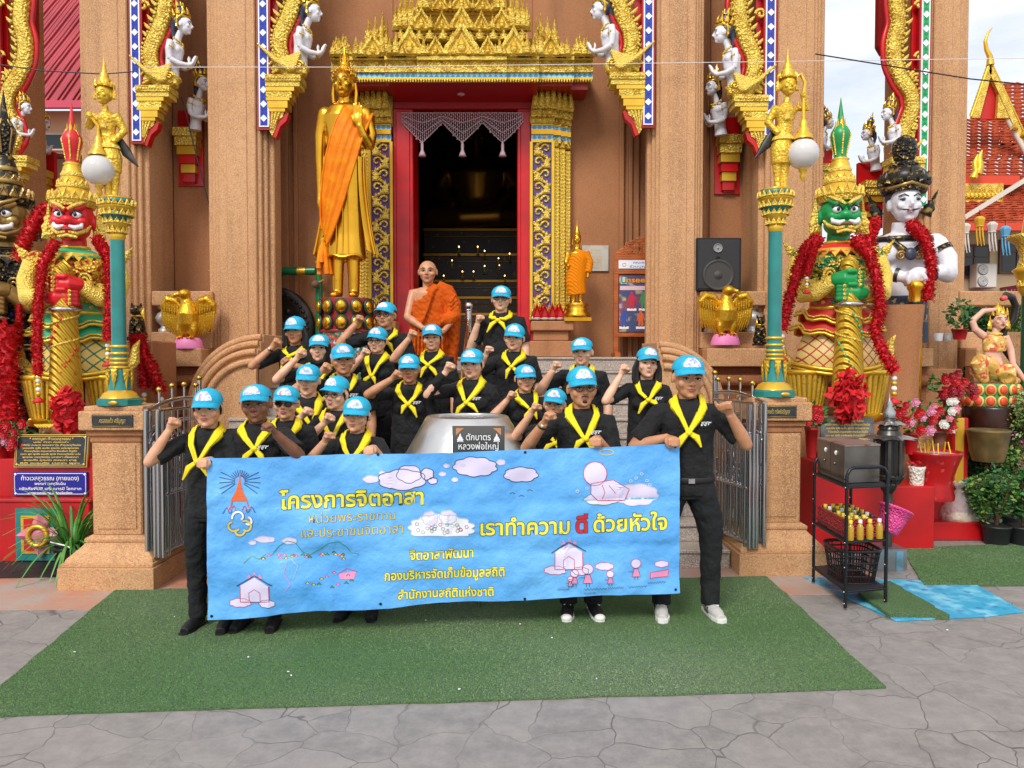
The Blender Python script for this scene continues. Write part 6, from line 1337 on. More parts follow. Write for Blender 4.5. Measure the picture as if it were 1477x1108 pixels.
def edge(u):
    x = 298 + 683 * u; sag = 4 * math.sin(math.pi * u) + 1.5 * math.sin(u * 17)
    return (x + .5, 661 - 20.5 * u + sag * .5), (300 + 680.5 * u, 893.5 - 38.5 * u - 3 * math.sin(math.pi * u * .9) + 1.5 * math.sin(u * 21))
mb = MB(); rows = []
for j in range(41):
    row = []
    for i in range(121):
        (x0, y0), (x1, y1) = edge(i / 120); q = j / 40; row.append(BP(x0 + (x1 - x0) * q, y0 + (y1 - y0) * q))
    rows.append(row)
mb.grid(rows, BAN); mb.grid([[p - _pn * .003 for p in r_][::-1] for r_ in rows], mat('banner_back', '#5fa8d8', .5))
mb.obj('cloth', banner)
PRT = {n: mat('print_' + n, c, .45) for n, c in dict(yellow='#e8dc48', gold='#d8c25a', olive='#3c4a1c', black='#3a3f4c', red='#c4203c', lilac='#d6cdea', white='#e6e8f2', grey='#b9bfcc', orange='#d8622c', green='#3c8a58', blue='#2c4a96', pink='#d889b0').items()}
def dense(pts, closed=True, st=5.):
    o = []; n = len(pts)
    for i in range(n if closed else n - 1):
        a, b = pts[i], pts[(i + 1) % n]; k = max(1, int(math.hypot(b[0] - a[0], b[1] - a[1]) / st)); o += [(a[0] + (b[0] - a[0]) * q / k, a[1] + (b[1] - a[1]) * q / k) for q in range(k)]
    return o if closed else o + [pts[-1]]
def poly(mb, pts, m, off):
    pts = dense(pts); n = len(pts); cx, cy = sum(p[0] for p in pts) / n, sum(p[1] for p in pts) / n
    vs = [BP(cx, cy, off)] + [BP(cx + (x - cx) * k, cy + (y - cy) * k, off) for k in (.2, .4, .6, .8, 1) for x, y in pts]
    mb.add(vs, [(0, 1 + j, 1 + (j + 1) % n) for j in range(n)] + [(1 + r_ * n + j, 1 + r_ * n + n + j, 1 + r_ * n + n + (j + 1) % n, 1 + r_ * n + (j + 1) % n) for r_ in range(4) for j in range(n)], PRT[m])
def line(mb, pts, w_, m, off, closed=False):
    pts = dense(pts, closed); n = len(pts); vs = []
    for i in range(n):
        a = pts[(i - 1) % n] if closed or i else pts[0]; b = pts[(i + 1) % n] if closed or i < n - 1 else pts[-1]
        dx, dy = b[0] - a[0], b[1] - a[1]; l = math.hypot(dx, dy) or 1; nx_, ny = -dy / l * w_ * .4, dx / l * w_ * .4
        vs += [BP(pts[i][0] + nx_, pts[i][1] + ny, off), BP(pts[i][0] - nx_, pts[i][1] - ny, off)]
    mb.add(vs, [(2 * i, 2 * i + 1, (2 * i + 3) % (2 * n), (2 * i + 2) % (2 * n)) for i in range(n if closed else n - 1)], PRT[m])
def words_(_, txt, cx, cy, wd, fill, edge_m, slope=-.032, bold=.024, oe=.052, hs=1.0):
    mb = MB()
    for m, off, o in ((edge_m, .0025, oe), (fill, .0045, bold)):
        if m is None: continue
        vs, fs = text2d(txt, 1.0, 'CENTER', o); x0, x1 = min(p[0] for p in vs), max(p[0] for p in vs); k = wd / (x1 - x0 - (2 * (oe - bold) if m == edge_m else 0)); c = (x0 + x1) / 2
        mb.add([BP(cx + (p[0] - c) * k, cy - p[1] * k * hs + slope * (p[0] - c) * k, off) for p in vs], fs, PRT[m])
    mb.obj('lettering', banner)
words_(mb, 'โครงการจิตอาสา', 507, 731, 208, 'yellow', 'olive', hs=1.0)
words_(mb, 'หน่วยพระราชทาน', 508, 752, 124, 'gold', 'olive', bold=-.004, oe=.012, hs=.95); words_(mb, 'และประชาชนจิตอาสา', 508, 772, 146, 'gold', 'olive', bold=-.004, oe=.012)
words_(mb, 'จิตอาสาพัฒนา', 637, 806, 92, 'yellow', 'olive', -.04, hs=1.15); words_(mb, 'กองบริหารจัดเก็บข้อมูลสถิติ', 641, 834, 173, 'yellow', 'olive', -.045, hs=1.15); words_(mb, 'สำนักงานสถิติแห่งชาติ', 643, 862, 138, 'yellow', 'olive', -.045, hs=1.1)
words_(mb, 'เราทำความ', 757, 770, 128, 'yellow', 'olive', -.035); words_(mb, 'ดี', 838.5, 767.5, 17, 'red', 'olive', -.035); words_(mb, 'ด้วยหัวใจ', 909, 765, 107, 'yellow', 'olive', -.035)
mb = MB()
def cloud(cx, cy, w_, h_, n=9, out='black', fill='lilac', sd=0, lw=1.2, flat=False):
    pts = []
    for i in range(64):
        a = 2 * math.pi * i / 64; r_ = 1 + .13 * abs(math.sin(a * n / 2 + sd)) - .04; y = math.sin(a) * h_ / 2 * r_
        pts.append((cx + math.cos(a) * w_ / 2 * r_, cy + (min(y, h_ * .3) if flat else y)))
    poly(mb, pts, fill, .002); line(mb, pts, lw, out, .0035, True)
cloud(685, 673, 60, 27, 9, sd=.4); cloud(751, 684, 47, 21, 7, sd=1); cloud(580, 692, 66, 28, 6, sd=.2); cloud(590, 684, 34, 24, 5, sd=.8, lw=1); cloud(616, 684, 18, 16, 5); cloud(624, 694, 13, 9, 5)
for x, y, w_, h_ in ((535, 691, 22, 10), (551, 682, 8, 5), (638, 684, 10, 6), (644, 672, 9, 6), (656, 692, 9, 6), (722, 666, 12, 8), (668, 671, 5, 3), (382, 778, 28, 9), (418, 780, 20, 9), (364, 783, 10, 6)): cloud(x, y, w_, h_, 5, 'grey', lw=.8)
mb.obj('cloud_drawing', banner); mb = MB()
# cloud mass with a plain seated form and a halo ring
cloud(918, 714, 62, 30, 8, 'grey', sd=.6); cloud(868, 720, 50, 16, 7, 'green', 'lilac', lw=1)
poly(mb, [(858 + 17 * math.cos(q), 683 + 17 * math.sin(q)) for q in [w_ * .4 for w_ in range(16)]], 'lilac', .004); line(mb, [(858 + 17 * math.cos(q), 683 + 17 * math.sin(q)) for q in [w_ * .4 for w_ in range(16)]], 1, 'red', .0055, True)
poly(mb, [(852, 697), (884, 692), (908, 706), (902, 722), (862, 722), (852, 712)], 'lilac', .0045); line(mb, [(852, 697), (884, 692), (908, 706), (902, 722), (862, 722), (852, 712)], 1, 'red', .006, True); line(mb, [(868, 699), (872, 710), (868, 721)], 1, 'red', .006); line(mb, [(878, 700), (888, 712)], 1, 'red', .006)
line(mb, [(875 + 10 * math.cos(q), 652.5 + 4 * math.sin(q)) for q in [w_ * .4 for w_ in range(16)]], 1.4, 'gold', .004, True)
for x, y in ((832, 708), (846, 704), (918, 690), (926, 684), (934, 694), (938, 700), (910, 694)): line(mb, [(x + 2.2 * math.cos(q), y + 1.8 * math.sin(q)) for q in [w_ * .8 for w_ in range(8)]], .8, 'white', .004, True)
mb.obj('seated_form_drawing', banner); mb = MB()
# emblem: rays, tiered crown, round monogram
for i in range(19):
    a = math.pi * (.06 + .88 * i / 18) - (0 if i % 2 else .02); r0, r1 = 8, 30 + 5 * (i % 2) + (14 if 4 < i < 14 else 0) * .2
    a2 = R(-90) + (i - 9) * .235; line(mb, [(346 + 7 * math.cos(a2), 694 + 7 * math.sin(a2)), (346 + (16 if abs(i - 9) < 5 else 30) * math.cos(a2), 694 + (16 if abs(i - 9) < 5 else 34) * math.sin(a2))], 1.3, 'blue' if i % 2 else 'black', .003)
for y0, y1, w0, w1 in ((722, 716, 12, 10), (716, 711, 9, 7), (711, 705, 6, 4), (705, 698, 4, 2.2), (698, 684, 2, .4)): poly(mb, [(346 - w0, y0), (346 + w0, y0 - .4), (346 + w1, y1), (346 - w1, y1)], 'orange', .004)
line(mb, [(336, 722), (334, 730), (330, 735)], 2, 'orange', .004); line(mb, [(357, 721), (359, 729), (363, 733)], 2, 'orange', .004)
for sg in (1, -1): line(mb, [(346 + sg * (10 + 14 * q / 9), 735 + 4 * math.sin(q * .9) - sg * .6) for q in range(10)], 1.4, 'blue', .004); line(mb, [(346 + sg * (4 + 9 * q / 9), 732 + 3 * math.cos(q * .8)) for q in range(10)], 1.4, 'red', .004)
for cx, cy, r_, a0, a1, m in ((346, 745, 10, -3.4, .9, 'white'), (337, 757, 10, .6, 4.6, 'gold'), (355, 760, 10, -2, 2.2, 'gold'), (345, 765, 9, 0, 3.5, 'gold'), (358, 752, 7, -1.4, 2.4, 'white')):
    pts = [(cx + r_ * (1 - .035 * q) * math.cos(a0 + (a1 - a0) * q / 16), cy + r_ * (1 - .035 * q) * math.sin(a0 + (a1 - a0) * q / 16)) for q in range(17)]; line(mb, pts, 5.4, 'blue', .003); line(mb, pts, 3.8, m, .0045)
mb.obj('royal_emblem', banner); mb = MB()
# hills, fields, houses, little figures
line(mb, [(352, 812), (362, 802), (374, 806), (384, 799), (392, 801), (402, 788), (414, 780), (426, 783), (436, 796), (446, 801), (462, 792), (474, 783), (488, 781), (500, 789), (506, 798), (518, 800)], 1.2, 'green', .003)
for i in range(34):
    x, y = 356 + rnd.random() * 160, 800 + rnd.random() * 8 - (i % 3); 
    if i > 22: x, y = 440 + rnd.random() * 70, 826 + rnd.random() * 22
    line(mb, [(x, y), (x + 3, y - 3), (x + 6, y)], 1.2, ('black', 'red', 'olive')[i % 3], .003); poly(mb, [(x + 1, y), (x + 3, y - 4), (x + 6, y + .6)], ('gold', 'pink', 'green')[i % 3], .0025)
line(mb, [(414, 812), (410, 826), (420, 842), (412, 852)], 1, 'pink', .003); line(mb, [(420, 806), (430, 816), (424, 834)], 1, 'grey', .003)
def house(x0, x1, yt, yb, heart=False):
    c = (x0 + x1) / 2; ym = yt + (yb - yt) * .38
    poly(mb, [(x0 + 3, ym), (c, yt + 3), (x1 - 3, ym), (x1 - 3, yb), (x0 + 3, yb)], 'lilac', .003); line(mb, [(x0 - 2, ym + 1), (c, yt), (x1 + 2, ym - 1)], 1.6, 'black', .0045); line(mb, [(x0 + 3, ym), (x0 + 3, yb), (x1 - 3, yb - 1), (x1 - 3, ym)], 1.1, 'red', .0045)
    line(mb, [(c - 8, yb - 2), (c - 8, yb - 14), (c, yb - 19), (c + 8, yb - 14), (c + 8, yb - 2)], 1, 'red', .0045); cloud(x0 + 3, yb + 1, 30, 12, 8, 'red', lw=.8); cloud(x1 - 6, yb + 2, 22, 11, 7, 'black', lw=.8)
    for q in (-8, 0, 8): poly(mb, [(c + q - 3, yt + 2 + abs(q) * .35), (c + q, yt - 5 + abs(q) * .35), (c + q + 4, yt + 1 + abs(q) * .35)], 'pink', .0035)
house(344, 392, 829, 868); house(797, 843, 781, 821)
for x, y, k in ((828, 832, 1), (847, 828, 1.35), (879, 832, .9), (917, 820, 1.25), (822, 838, .7)):
    pts = [(x + 6 * k * math.cos(q), y - 6 * k + 5.4 * k * math.sin(q)) for q in [w_ * .55 for w_ in range(12)]]; poly(mb, pts, 'lilac', .003); line(mb, pts, .9, 'red', .0045, True)
    b_ = [(x - 2.4 * k, y), (x + 2.4 * k, y), (x + 5 * k, y + 9 * k), (x - 5 * k, y + 9 * k)]; poly(mb, b_, 'pink', .003); line(mb, b_, .8, 'black', .0045, True); line(mb, [(x - 9 * k, y + 3 * k), (x - 3 * k, y + 3 * k)], 1, 'red', .004); line(mb, [(x - 2, y + 9 * k), (x - 2, y + 13 * k)], .9, 'black', .004); line(mb, [(x + 2, y + 9 * k), (x + 2.6, y + 13 * k)], .9, 'black', .004)
cloud(871, 816, 26, 10, 8, 'red', lw=.7); cloud(955, 814, 20, 9, 6, 'red', lw=.7); poly(mb, [(938, 826), (966, 822), (964, 832), (938, 834)], 'pink', .003); line(mb, [(938, 826), (966, 822), (964, 832), (938, 834)], .9, 'red', .0045, True); poly(mb, [(488, 828), (514, 825), (510, 836), (490, 836)], 'pink', .003); line(mb, [(486, 829), (500, 821), (516, 826)], 1, 'red', .0045)
for x0, x1, y in ((804, 820, 850), (842, 874, 849), (876, 898, 847), (906, 932, 846), (934, 960, 841), (842, 858, 855)):
    line(mb, [(x0 + (x1 - x0) * q / 14, y + (1.3 if q % 2 else -1.3) - (x1 - x0) * q / 14 * .04) for q in range(15)], .8, 'black', .003)
mb.obj('village_drawing', banner); mb = MB()
# pale group drawing in the middle
cloud(637, 762, 90, 38, 13, 'grey', 'white', lw=1.4, flat=True); cloud(620, 748, 22, 20, 7, 'grey', 'lilac'); cloud(646, 746, 24, 20, 7, 'grey', 'lilac'); 
for i in range(26): x, y = 600 + rnd.random() * 74, 755 + rnd.random() * 15; line(mb, [(x + 2.6 * math.cos(q), y + 2.4 * math.sin(q)) for q in [w_ * 1.05 for w_ in range(6)]], .8, ('black', 'grey', 'red', 'green')[i % 4], .0045, True)
for x, y in ((735, 712), (748, 716), (760, 708)): line(mb, [(x, y), (x + 4, y - 2), (x + 8, y)], .9, 'black', .003)
mb.obj('group_drawing', banner)
mb = MB()
for x, y in ((306, 888), (545, 656), (549, 871), (757, 652), (757, 864), (975, 645), (974, 850), (304, 666)):
    c = BP(x, y, .004); mb.add([c + (_pd * math.cos(q) + Vector((0, 0, 1)) * math.sin(q)) * .009 for q in [w_ * .5236 for w_ in range(12)]], [tuple(range(12))], BLACK)
mb.obj('eyelets', banner)

# ================================================================ gate pillars and gates
PLAQ = mat('black_granite_plate', '#23262a', .25, nz=(30, '#34383c', .45, .7)); GLET = mat('gold_letter', '#d8b45a', .35, .4)
def pillar(cx, yf, k, lab, txt, dxn):
    t = thing('gate_pillar', lab, 'gate pillar', (cx, yf + .35, 0), world=True, group='stone gate pillars')
    mb = MB(); mb.bx(cx - .36, cx + .36, yf, yf + .76, 0, .17 * k, STONE); 
    mb.bx(cx - .345, cx + .345, yf + .02, yf + .74, .17 * k, .20 * k, STONE)
    def sq(h, z): return [(cx - h, yf + .38 - h, z), (cx + h, yf + .38 - h, z), (cx + h, yf + .38 + h, z), (cx - h, yf + .38 + h, z)]
    mb.loft([sq(.335, .2 * k), sq(.325, .225 * k), sq(.25, .3 * k), sq(.225, .33 * k), sq(.235, .335 * k), sq(.235, .36 * k), sq(.2, .38 * k)], STONE, smooth=False); mb.obj('plinth', t, .012, seg=2)
    mb = MB(); mb.bx(cx - .19, cx + .19, yf + .19, yf + .57, .375 * k, 1.1 * k, STONE); mb.bx(cx - .155, cx + .155, yf + .182, yf + .58, .42 * k, 1.08 * k, STONE); mb.bx(cx - .2, cx + .2, yf + .18, yf + .58, 1.09 * k, 1.15 * k, STONED); mb.bx(cx - .22, cx + .22, yf + .16, yf + .6, 1.14 * k, 1.19 * k, STONED); mb.obj('shaft', t, .01)
    mb = MB(); mb.bx(cx - .255, cx + .255, yf + .125, yf + .64, 1.19 * k, 1.335 * k, STONE); mb.bx(cx - .225, cx + .225, yf + .15, yf + .6, 1.33 * k, 1.372 * k, STONE); mb.obj('capstone', t, .01, seg=2)
    mb = MB(); mb.bx(cx - .155 + dxn, cx + .155 + dxn, yf + .117, yf + .126, 1.215 * k, 1.31 * k, PLAQ); mb.tube([(cx + dxn + a * .148, yf + .1165, (1.2625 + b * .04) * k) for a, b in ((-1, -1), (1, -1), (1, 1), (-1, 1))], .002, GLET, 4, closed=True); n_ = mb.obj('name_plate', t)
    mb = MB(); mb.text(txt, GLET, frame((cx + dxn, yf + .1145, 1.248 * k), (1, 0, 0), (0, 0, 1)), .05, width=.2, shear=.25); mb.obj('lettering', n_)
pillar(-3.03, 5.68, 1.0, 'brown pebble-stone gate pillar at the left below a teal lamp post', 'ครองแก้ว ศรีบุญา', .01); pillar(2.17, 6.07, 1.035, 'brown pebble-stone gate pillar beside the black rack on the right', 'กองแก้ว ทรัพย์เจริญกุล', -.03)
def gate(A, Bp, lab, flip, k=1.0):
    A, Bp = Vector(A), Vector(Bp); d = (Bp - A).normalized(); L_ = (Bp - A).length; nrm = Vector((d.y, -d.x, 0)) * flip
    t = thing('folding_gate', lab, 'gate', (A.x, A.y, 0), world=True, group='stainless folding gates')
    def q(s_, z, o=0): return Vector((A.x, A.y, 0)) + d * s_ + nrm * o + Vector((0, 0, z))
    z0, zt = .27, 1.34 * k
    def top(s_): return zt + .05 * (s_ / L_) + .04 * math.sin(math.pi * s_ / L_)
    mb = MB()
    for s_ in (0, .05, L_): mb.tube([q(s_, z0 - .02), q(s_, top(s_) + (.0 if s_ < .1 else .16))], .02, CHROME, 10)
    for z in (z0, .36, .72): mb.tube([q(0, z), q(L_, z)], .013 if z != .36 else .008, CHROME, 8)
    mb.tube([q(L_ * i / 12, top(L_ * i / 12)) for i in range(13)], .018, CHROME, 8); mb.tube([q(L_ * i / 12, top(L_ * i / 12) - .17) for i in range(13)], .015, CHROME, 8)
    n = 13
    for i in range(1, n):
        s_ = L_ * i / n; mb.tube([q(s_, z0), q(s_, .92 if i % 2 else .84)], .0085, CHROME, 6); mb.ell(q(s_, .93 if i % 2 else .85), .016, BRASS, 8)
        if i % 3 == 0: mb.tube([q(s_, top(s_) - .17), q(s_, top(s_) + .1)], .01, CHROME, 6); mb.ell(q(s_, top(s_) + .115), .024, BRASS, 10)
    mb.ell(q(L_, top(L_) + .18), .026, BRASS, 10)
    c = L_ * .3
    for r_ in (.3, .24): mb.tube([q(c + r_ * math.cos(a), .98 + r_ * .9 * math.sin(a)) for a in [2 * math.pi * i / 28 for i in range(28)] if abs(r_ * math.cos(a) + c - L_ / 2) < L_ / 2], .012, CHROME, 6)
    for i in range(8): a = i * math.pi / 4; mb.tube([q(c + .05 * math.cos(a), .98 + .05 * math.sin(a), .01), q(max(.02, c + .24 * math.cos(a)), .98 + .22 * math.sin(a), .01)], .007, CHROME, 6); mb.ell(q(max(.02, c + .24 * math.cos(a)), .98 + .22 * math.sin(a), .012), .013, BRASS, 8)
    for s_, z in ((.62, 1.04), (.72, 1.1), (.8, 1.0), (.68, .96)):
        mb.tube([q(L_ * s_ + .05 * math.cos(a) * (1 - i / 20), z + .05 * math.sin(a) * (1 - i / 20), .012) for i, a in enumerate([w_ * .6 for w_ in range(18)])], .006, CHROME, 6); mb.ell(q(L_ * s_, z, .014), .016, BRASS, 8)
    mb.obj('gate_panel', t)
    mb = MB()
    for i, (o, zt2) in enumerate(((.07, 1.10), (.10, 1.34), (.135, 1.10))):
        mb.tube([q(-.01, z0 - .04, -o), q(-.01, zt2 * k, -o)], .0165, CHROME, 10); mb.tube([q(.06, z0 - .04, -o), q(.06, zt2 * k, -o)], .014, CHROME, 8)
        for z in (z0, .7, zt2 * k): mb.tube([q(-.01, z, -o), q(L_ * .8, z, -o)], .011, CHROME, 6)
        for j in range(1, 7): mb.tube([q(L_ * .8 * j / 7, z0, -o), q(L_ * .8 * j / 7, zt2 * k, -o)], .007, CHROME, 6)
    mb.obj('folded_panel', t)
gate((fx(209, 5.8), 5.80, 0), (fx(287, 6.6), 6.6, 0), 'stainless folding gate by the left pillar behind the banner holder', -1); gate((fx(1104, 6.1), 6.1, 0), (fx(1031, 6.9), 6.9, 0), 'stainless folding gate by the right pillar behind the tall man', 1, 1.03)

# ================================================================ steel alms bowl and its notice
t = thing('alms_bowl', 'huge stainless steel alms bowl standing behind the banner', 'bowl', (fx(672, 5.72), 5.72, 0), world=True)
bc = (fx(674, 5.72), 5.72, 0); STEELB = mat('brushed_steel_bowl', '#d4d2cf', .28, .9, bump=('noise', 14, .12, 0, 'X', .02))
mb = MB(); mb.lathe([(.2, .42), (.4, .5), (.52, .66), (.55, .82), (.52, .94), (.45, 1.05), (.375, 1.18), (.305, 1.302), (.292, 1.31), (.282, 1.302), (.35, 1.2), (.48, .9), (.3, .56), (.02, .5)], STEELB, bc, 64, cap=False); mb.obj('bowl_body', t)
mb = MB(); mb.lathe([(.26, 0), (.26, .04), (.2, .06), (.2, .4), (.3, .48)], STEEL, bc, 32); mb.obj('stand', t)
t = thing('notice_board', 'grey notice plate with white Thai lettering in front of the steel bowl', 'sign', (fx(688, 5.28), 5.28, 0), world=True)
mb = MB(); a, b = fx(653, 5.25), fx(727, 5.25); z1 = fz(615.5, 5.25); mb.bx(a, b, 5.25, 5.262, z1 - .4, z1, mat('mirror_grey_plate', '#6b6c6a', .18, .5)); mb.bx(a - .004, b + .004, 5.254, 5.268, z1 - .404, z1 + .004, mat('plate_edge', '#5a4a3a', .4)); mb.tube([((a + b) / 2, 5.28, 0), ((a + b) / 2, 5.28, z1 - .1)], .012, STEEL, 8)
for sg in (1, -1): c = (a + b) / 2 + sg * (b - a) * .44; mb.prism([(c, z1 - .01), (c - sg * .055, z1 - .01), (c - sg * .03, z1 - .03), (c, z1 - .06)], 5.247, 5.25, mat('corner_copper', '#c8885c', .4)); mb.leaf(((a + b) / 2 + sg * .125, 5.249, z1 - .105), .045, .06, .004, WHITE, 1)
mb.obj('plate', t)
mb = MB()
for txt, z, w_ in (('ตักบาตร', z1 - .092, .17), ('หลวงพ่อใหญ่', z1 - .155, .275)):
    mb.text(txt, BLACK, frame(((a + b) / 2, 5.2455, z), (1, 0, 0), (0, 0, 1)), .06, width=w_ + .006, off=.004); mb.text(txt, WHITE, frame(((a + b) / 2, 5.2435, z), (1, 0, 0), (0, 0, 1)), .06, width=w_, bold=.001)
mb.obj('lettering', t)

# ================================================================ things on the terrace
t = thing('handrail', 'stainless steel handrail with ball tops beside the monk', 'handrail', (fx(676, 8.0), 8.0, 0), world=True)
mb = MB()
for px, Yh in ((676, 8.1),):
    x = fx(px, Yh); zf = 1.12 if Yh < 8.5 else 1.6; zt = fz(449, 8.1) + (.4 if Yh > 8.5 else 0)
    mb.tube([(x, Yh, zf), (x, Yh, zt)], .032, CHROME, 12); mb.lathe([(.03, 0), (.045, .01), (.03, .02)], CHROME, (x, Yh, zt), 12); mb.ell((x, Yh, zt + .055), .045, CHROME, 14)
for dz in (.08, .35, .6): mb.tube([(fx(676, 8.1), 8.1, fz(449, 8.1) - dz), (fx(676, 8.1), 6.6, fz(449, 8.1) - .86 - dz)], .02, CHROME, 8)
mb.obj('rails', t)
# gong
Yg = 9.99; cx, cz = fx(393, Yg), fz(474, Yg); u = Yg / F
t = thing('temple_gong', 'large black gong hanging from a green and gold stand behind the stone column', 'gong', (cx, Yg, 1.86), world=True)
GONG = mat('black_gong_metal', '#211c1a', .4, .5, nz=(5, '#3a302a', .45, .7))
mb = MB(); T_ = Matrix.Translation((cx, Yg, cz)) @ Matrix.Rotation(R(90), 4, 'X'); mb.T = T_
mb.lathe([(61 * u, -.06), (61 * u, .03), (58 * u, .045), (46 * u, .05), (42 * u, .035), (28 * u, .05), (22 * u, .04), (20 * u, .045), (13 * u, .06), (11 * u, .09), (5 * u, .12), (.001, .125)], GONG, n=48)
for i in range(40): a = i * .157; mb.ell((52 * u * math.cos(a), 52 * u * math.sin(a), .05), (3 * u, 3 * u, .02), GONG, 8)
for i in range(8): a = i * .785; mb.ell((34 * u * math.cos(a), 34 * u * math.sin(a), .05), (5 * u, 5 * u, .03), GONG, 10)
mb.obj('gong_disc', t)
mb = MB(); GREEN = mat('green_enamel', '#0f6b3f', .3); zb = fz(391, Yg); pts = [(302, GOLD, 4), (310, GREEN, 6), (374, GREEN, 6), (380, GOLD, 5), (401, GREEN, 6), (430, GOLD, 5.4), (442, GREEN, 6), (456, None, 0)]
for (p0, m_, r_), (p1, _, _2) in zip(pts, pts[1:]): mb.tube([(fx(p0, Yg), Yg, zb), (fx(p1, Yg), Yg, zb)], [r_ * u * (.25 if p0 == 302 else 1), r_ * u], m_, 12)
for px in (461, 326):
    x = fx(px, Yg); mb.tube([(x, Yg, 1.8), (x, Yg, fz(404, Yg)), (x, Yg, fz(380, Yg))], [6 * u, 5 * u, 3.4 * u], GREEN, 12); mb.lathe([(.045, 0), (.05, .02), (.02, .05), (.03, .08), (.004, .15)], GOLD, (x, Yg, fz(380, Yg)), 12)
mb.bx(fx(318, Yg), fx(468, Yg), Yg - .16, Yg + .1, 1.765, 1.86, GREEN); mb.obj('stand', t)
mb = MB(); 
for px in (378, 408): mb.tube([(fx(px, Yg), Yg, zb), (fx(px, Yg) , Yg - .02, cz + 56 * u)], .007, BLACK, 5)
mb.ell(P(455, 410, Yg - .12), (.05, .05, .05), mat('mallet_felt', '#6d5240', .9), 12); mb.tube([P(455, 410, Yg - .12), P(466, 404, Yg - .02)], .012, GOLD, 6); mb.obj('mallet', t)
# marble tablet on the wall
t = thing('wall_tablet', 'grey marble tablet with faint gold text on the wall behind the small golden Buddha', 'plaque', P(858, 390, 10.09), world=True)
mb = MB(); a, b, z0, z1 = fx(840, 10.1), fx(878, 10.1), fz(390, 10.1), fz(353, 10.1); mb.bx(a, b, 10.17, 10.21, z0, z1, mat('grey_marble', '#b9b4a8', .3, nz=(6, '#98948a', .45, .7))); mb.obj('slab', t)
mb = MB()
for i, w_ in enumerate((.16, .2, .24, .25, .22, .24, .18)): mb.text(('อุโบสถ', 'สร้างถวาย', 'พระพุทธศาสนา', 'โดยคณะศรัทธา', 'วัดหลวงพ่อ', 'เมื่อวันที่ ๑ มกราคม', 'พุทธศักราช')[i], GLET, frame(((a + b) / 2, 10.167, z1 - .07 - i * .038), (1, 0, 0), (0, 0, 1)), .03, width=w_ * .8)
mb.obj('lettering', t)
# wooden notice stand
WOOD = mat('orange_varnished_wood', '#b05a1e', .35, nz=(7, '#8f4415', .4, .7), bump=('wave', 10, .15, 4, 'Z')); Yn = 9.9
t = thing('notice_stand', 'orange wooden notice stand with carved top and a colourful poster', 'notice stand', P(920, 520, Yn), world=True)
def X(p): return fx(p, Yn)
def Z(p): return fz(p, Yn)
mb = MB()
for p in (888, 968): mb.bx(X(p) - .03, X(p) + .03, Yn - .03, Yn + .03, FLOOR, Z(370), WOOD); mb.bx(X(p) - .035, X(p) + .035, Yn - .2, Yn + .2, FLOOR, FLOOR + .06, WOOD)
for y0, y1 in ((376, 368), (396, 388), (486, 480)): mb.bx(X(886), X(970), Yn - .035, Yn + .03, Z(y0), Z(y1), WOOD)
mb.bx(X(888), X(968), Yn + .0, Yn + .02, Z(484), Z(372), WOOD); mb.obj('frame', t, .004)
mb = MB()
for i in range(150):
    a = rnd.random(); hh = 22 * math.sin(math.pi * min(1, max(.03, a)) ) + 3; x = 890 + 76 * a; y = 368 - rnd.random() * hh; r_ = rnd.uniform(2, 3.4) * Yn / F
    mb.tube([(X(x) + r_ * math.cos(q), Yn - .01 + rnd.uniform(-.004, .004), Z(y) + r_ * math.sin(q)) for q in [w_ * .9 for w_ in range(6)]], .008, WOOD, 5)
mb.obj('carved_top', t)
mb = MB(); mb.bx(X(891), X(966), Yn - .045, Yn - .036, Z(388), Z(376), mat('white_card', '#dfe2ea', .5)); mb.text('คณะศรัทธาวัด', BLUE, frame((X(930), Yn - .047, Z(381)), (1, 0, 0), (0, 0, 1)), .04, width=.32); mb.text('ร่วมบุญบูรณะ', BLUE, frame((X(928), Yn - .047, Z(386.5)), (1, 0, 0), (0, 0, 1)), .04, width=.38)
mb.tube([(X(899) + .022 * math.cos(q), Yn - .047, Z(382.5) + .022 * math.sin(q)) for q in [w_ * .52 for w_ in range(12)]], .004, GOLD, 4, closed=True); mb.obj('header_card', t)
mb = MB(); mb.bx(X(892), X(964), Yn - .042, Yn - .034, Z(479), Z(398), mat('poster_print', '#3f466e', .4, nz=[(3, '#8c3f46', .52, .6), (4, '#c8b060', .58, .66), (6, '#98a0b8', .6, .68)])); yp = Yn - .045
mb.bx(X(894), X(903), yp, yp + .002, Z(410), Z(400), mat('poster_pale', '#b9c8b0', .5)); mb.text('U', mat('poster_green', '#3f8a70', .5), frame((X(898.5), yp - .002, Z(409)), (1, 0, 0), (0, 0, 1)), .11, bold=.004)
mb.text('nseen', BLACK, frame((X(919), yp - .001, Z(408)), (1, 0, 0), (0, 0, 1)), .1, width=.31, off=.006); mb.text('nseen', mat('poster_amber', '#e08a18', .5), frame((X(919), yp - .004, Z(408)), (1, 0, 0), (0, 0, 1)), .1, width=.3, off=.003)
mb.bx(X(893), X(963), yp, yp + .002, Z(419), Z(413), mat('poster_pink', '#d8b4bc', .5))
for cx_, cy_, m_ in ((910, 446, 'red'), (927, 446, 'green'), (899, 472, 'blue'), (923, 472, 'orange')):
    m_ = PRT[m_]; mb.prism([(X(cx_) + a * u, Z(cy_) + b * u) for a, b in ((-3, 0), (-3.5, 13), (-5, 8), (-6, 9), (-3.6, 19), (-1.6, 20), (-2, 24), (2, 24), (1.6, 20), (3.6, 19), (6, 10), (5, 9), (3.5, 13), (3.4, 0), (1, 0), (.4, 10), (-.8, 0))], yp - .002, yp, m_); mb.box((X(cx_), yp, Z(cy_ + 1)), (.12, .002, .03), WHITE)
mb.obj('poster', t)
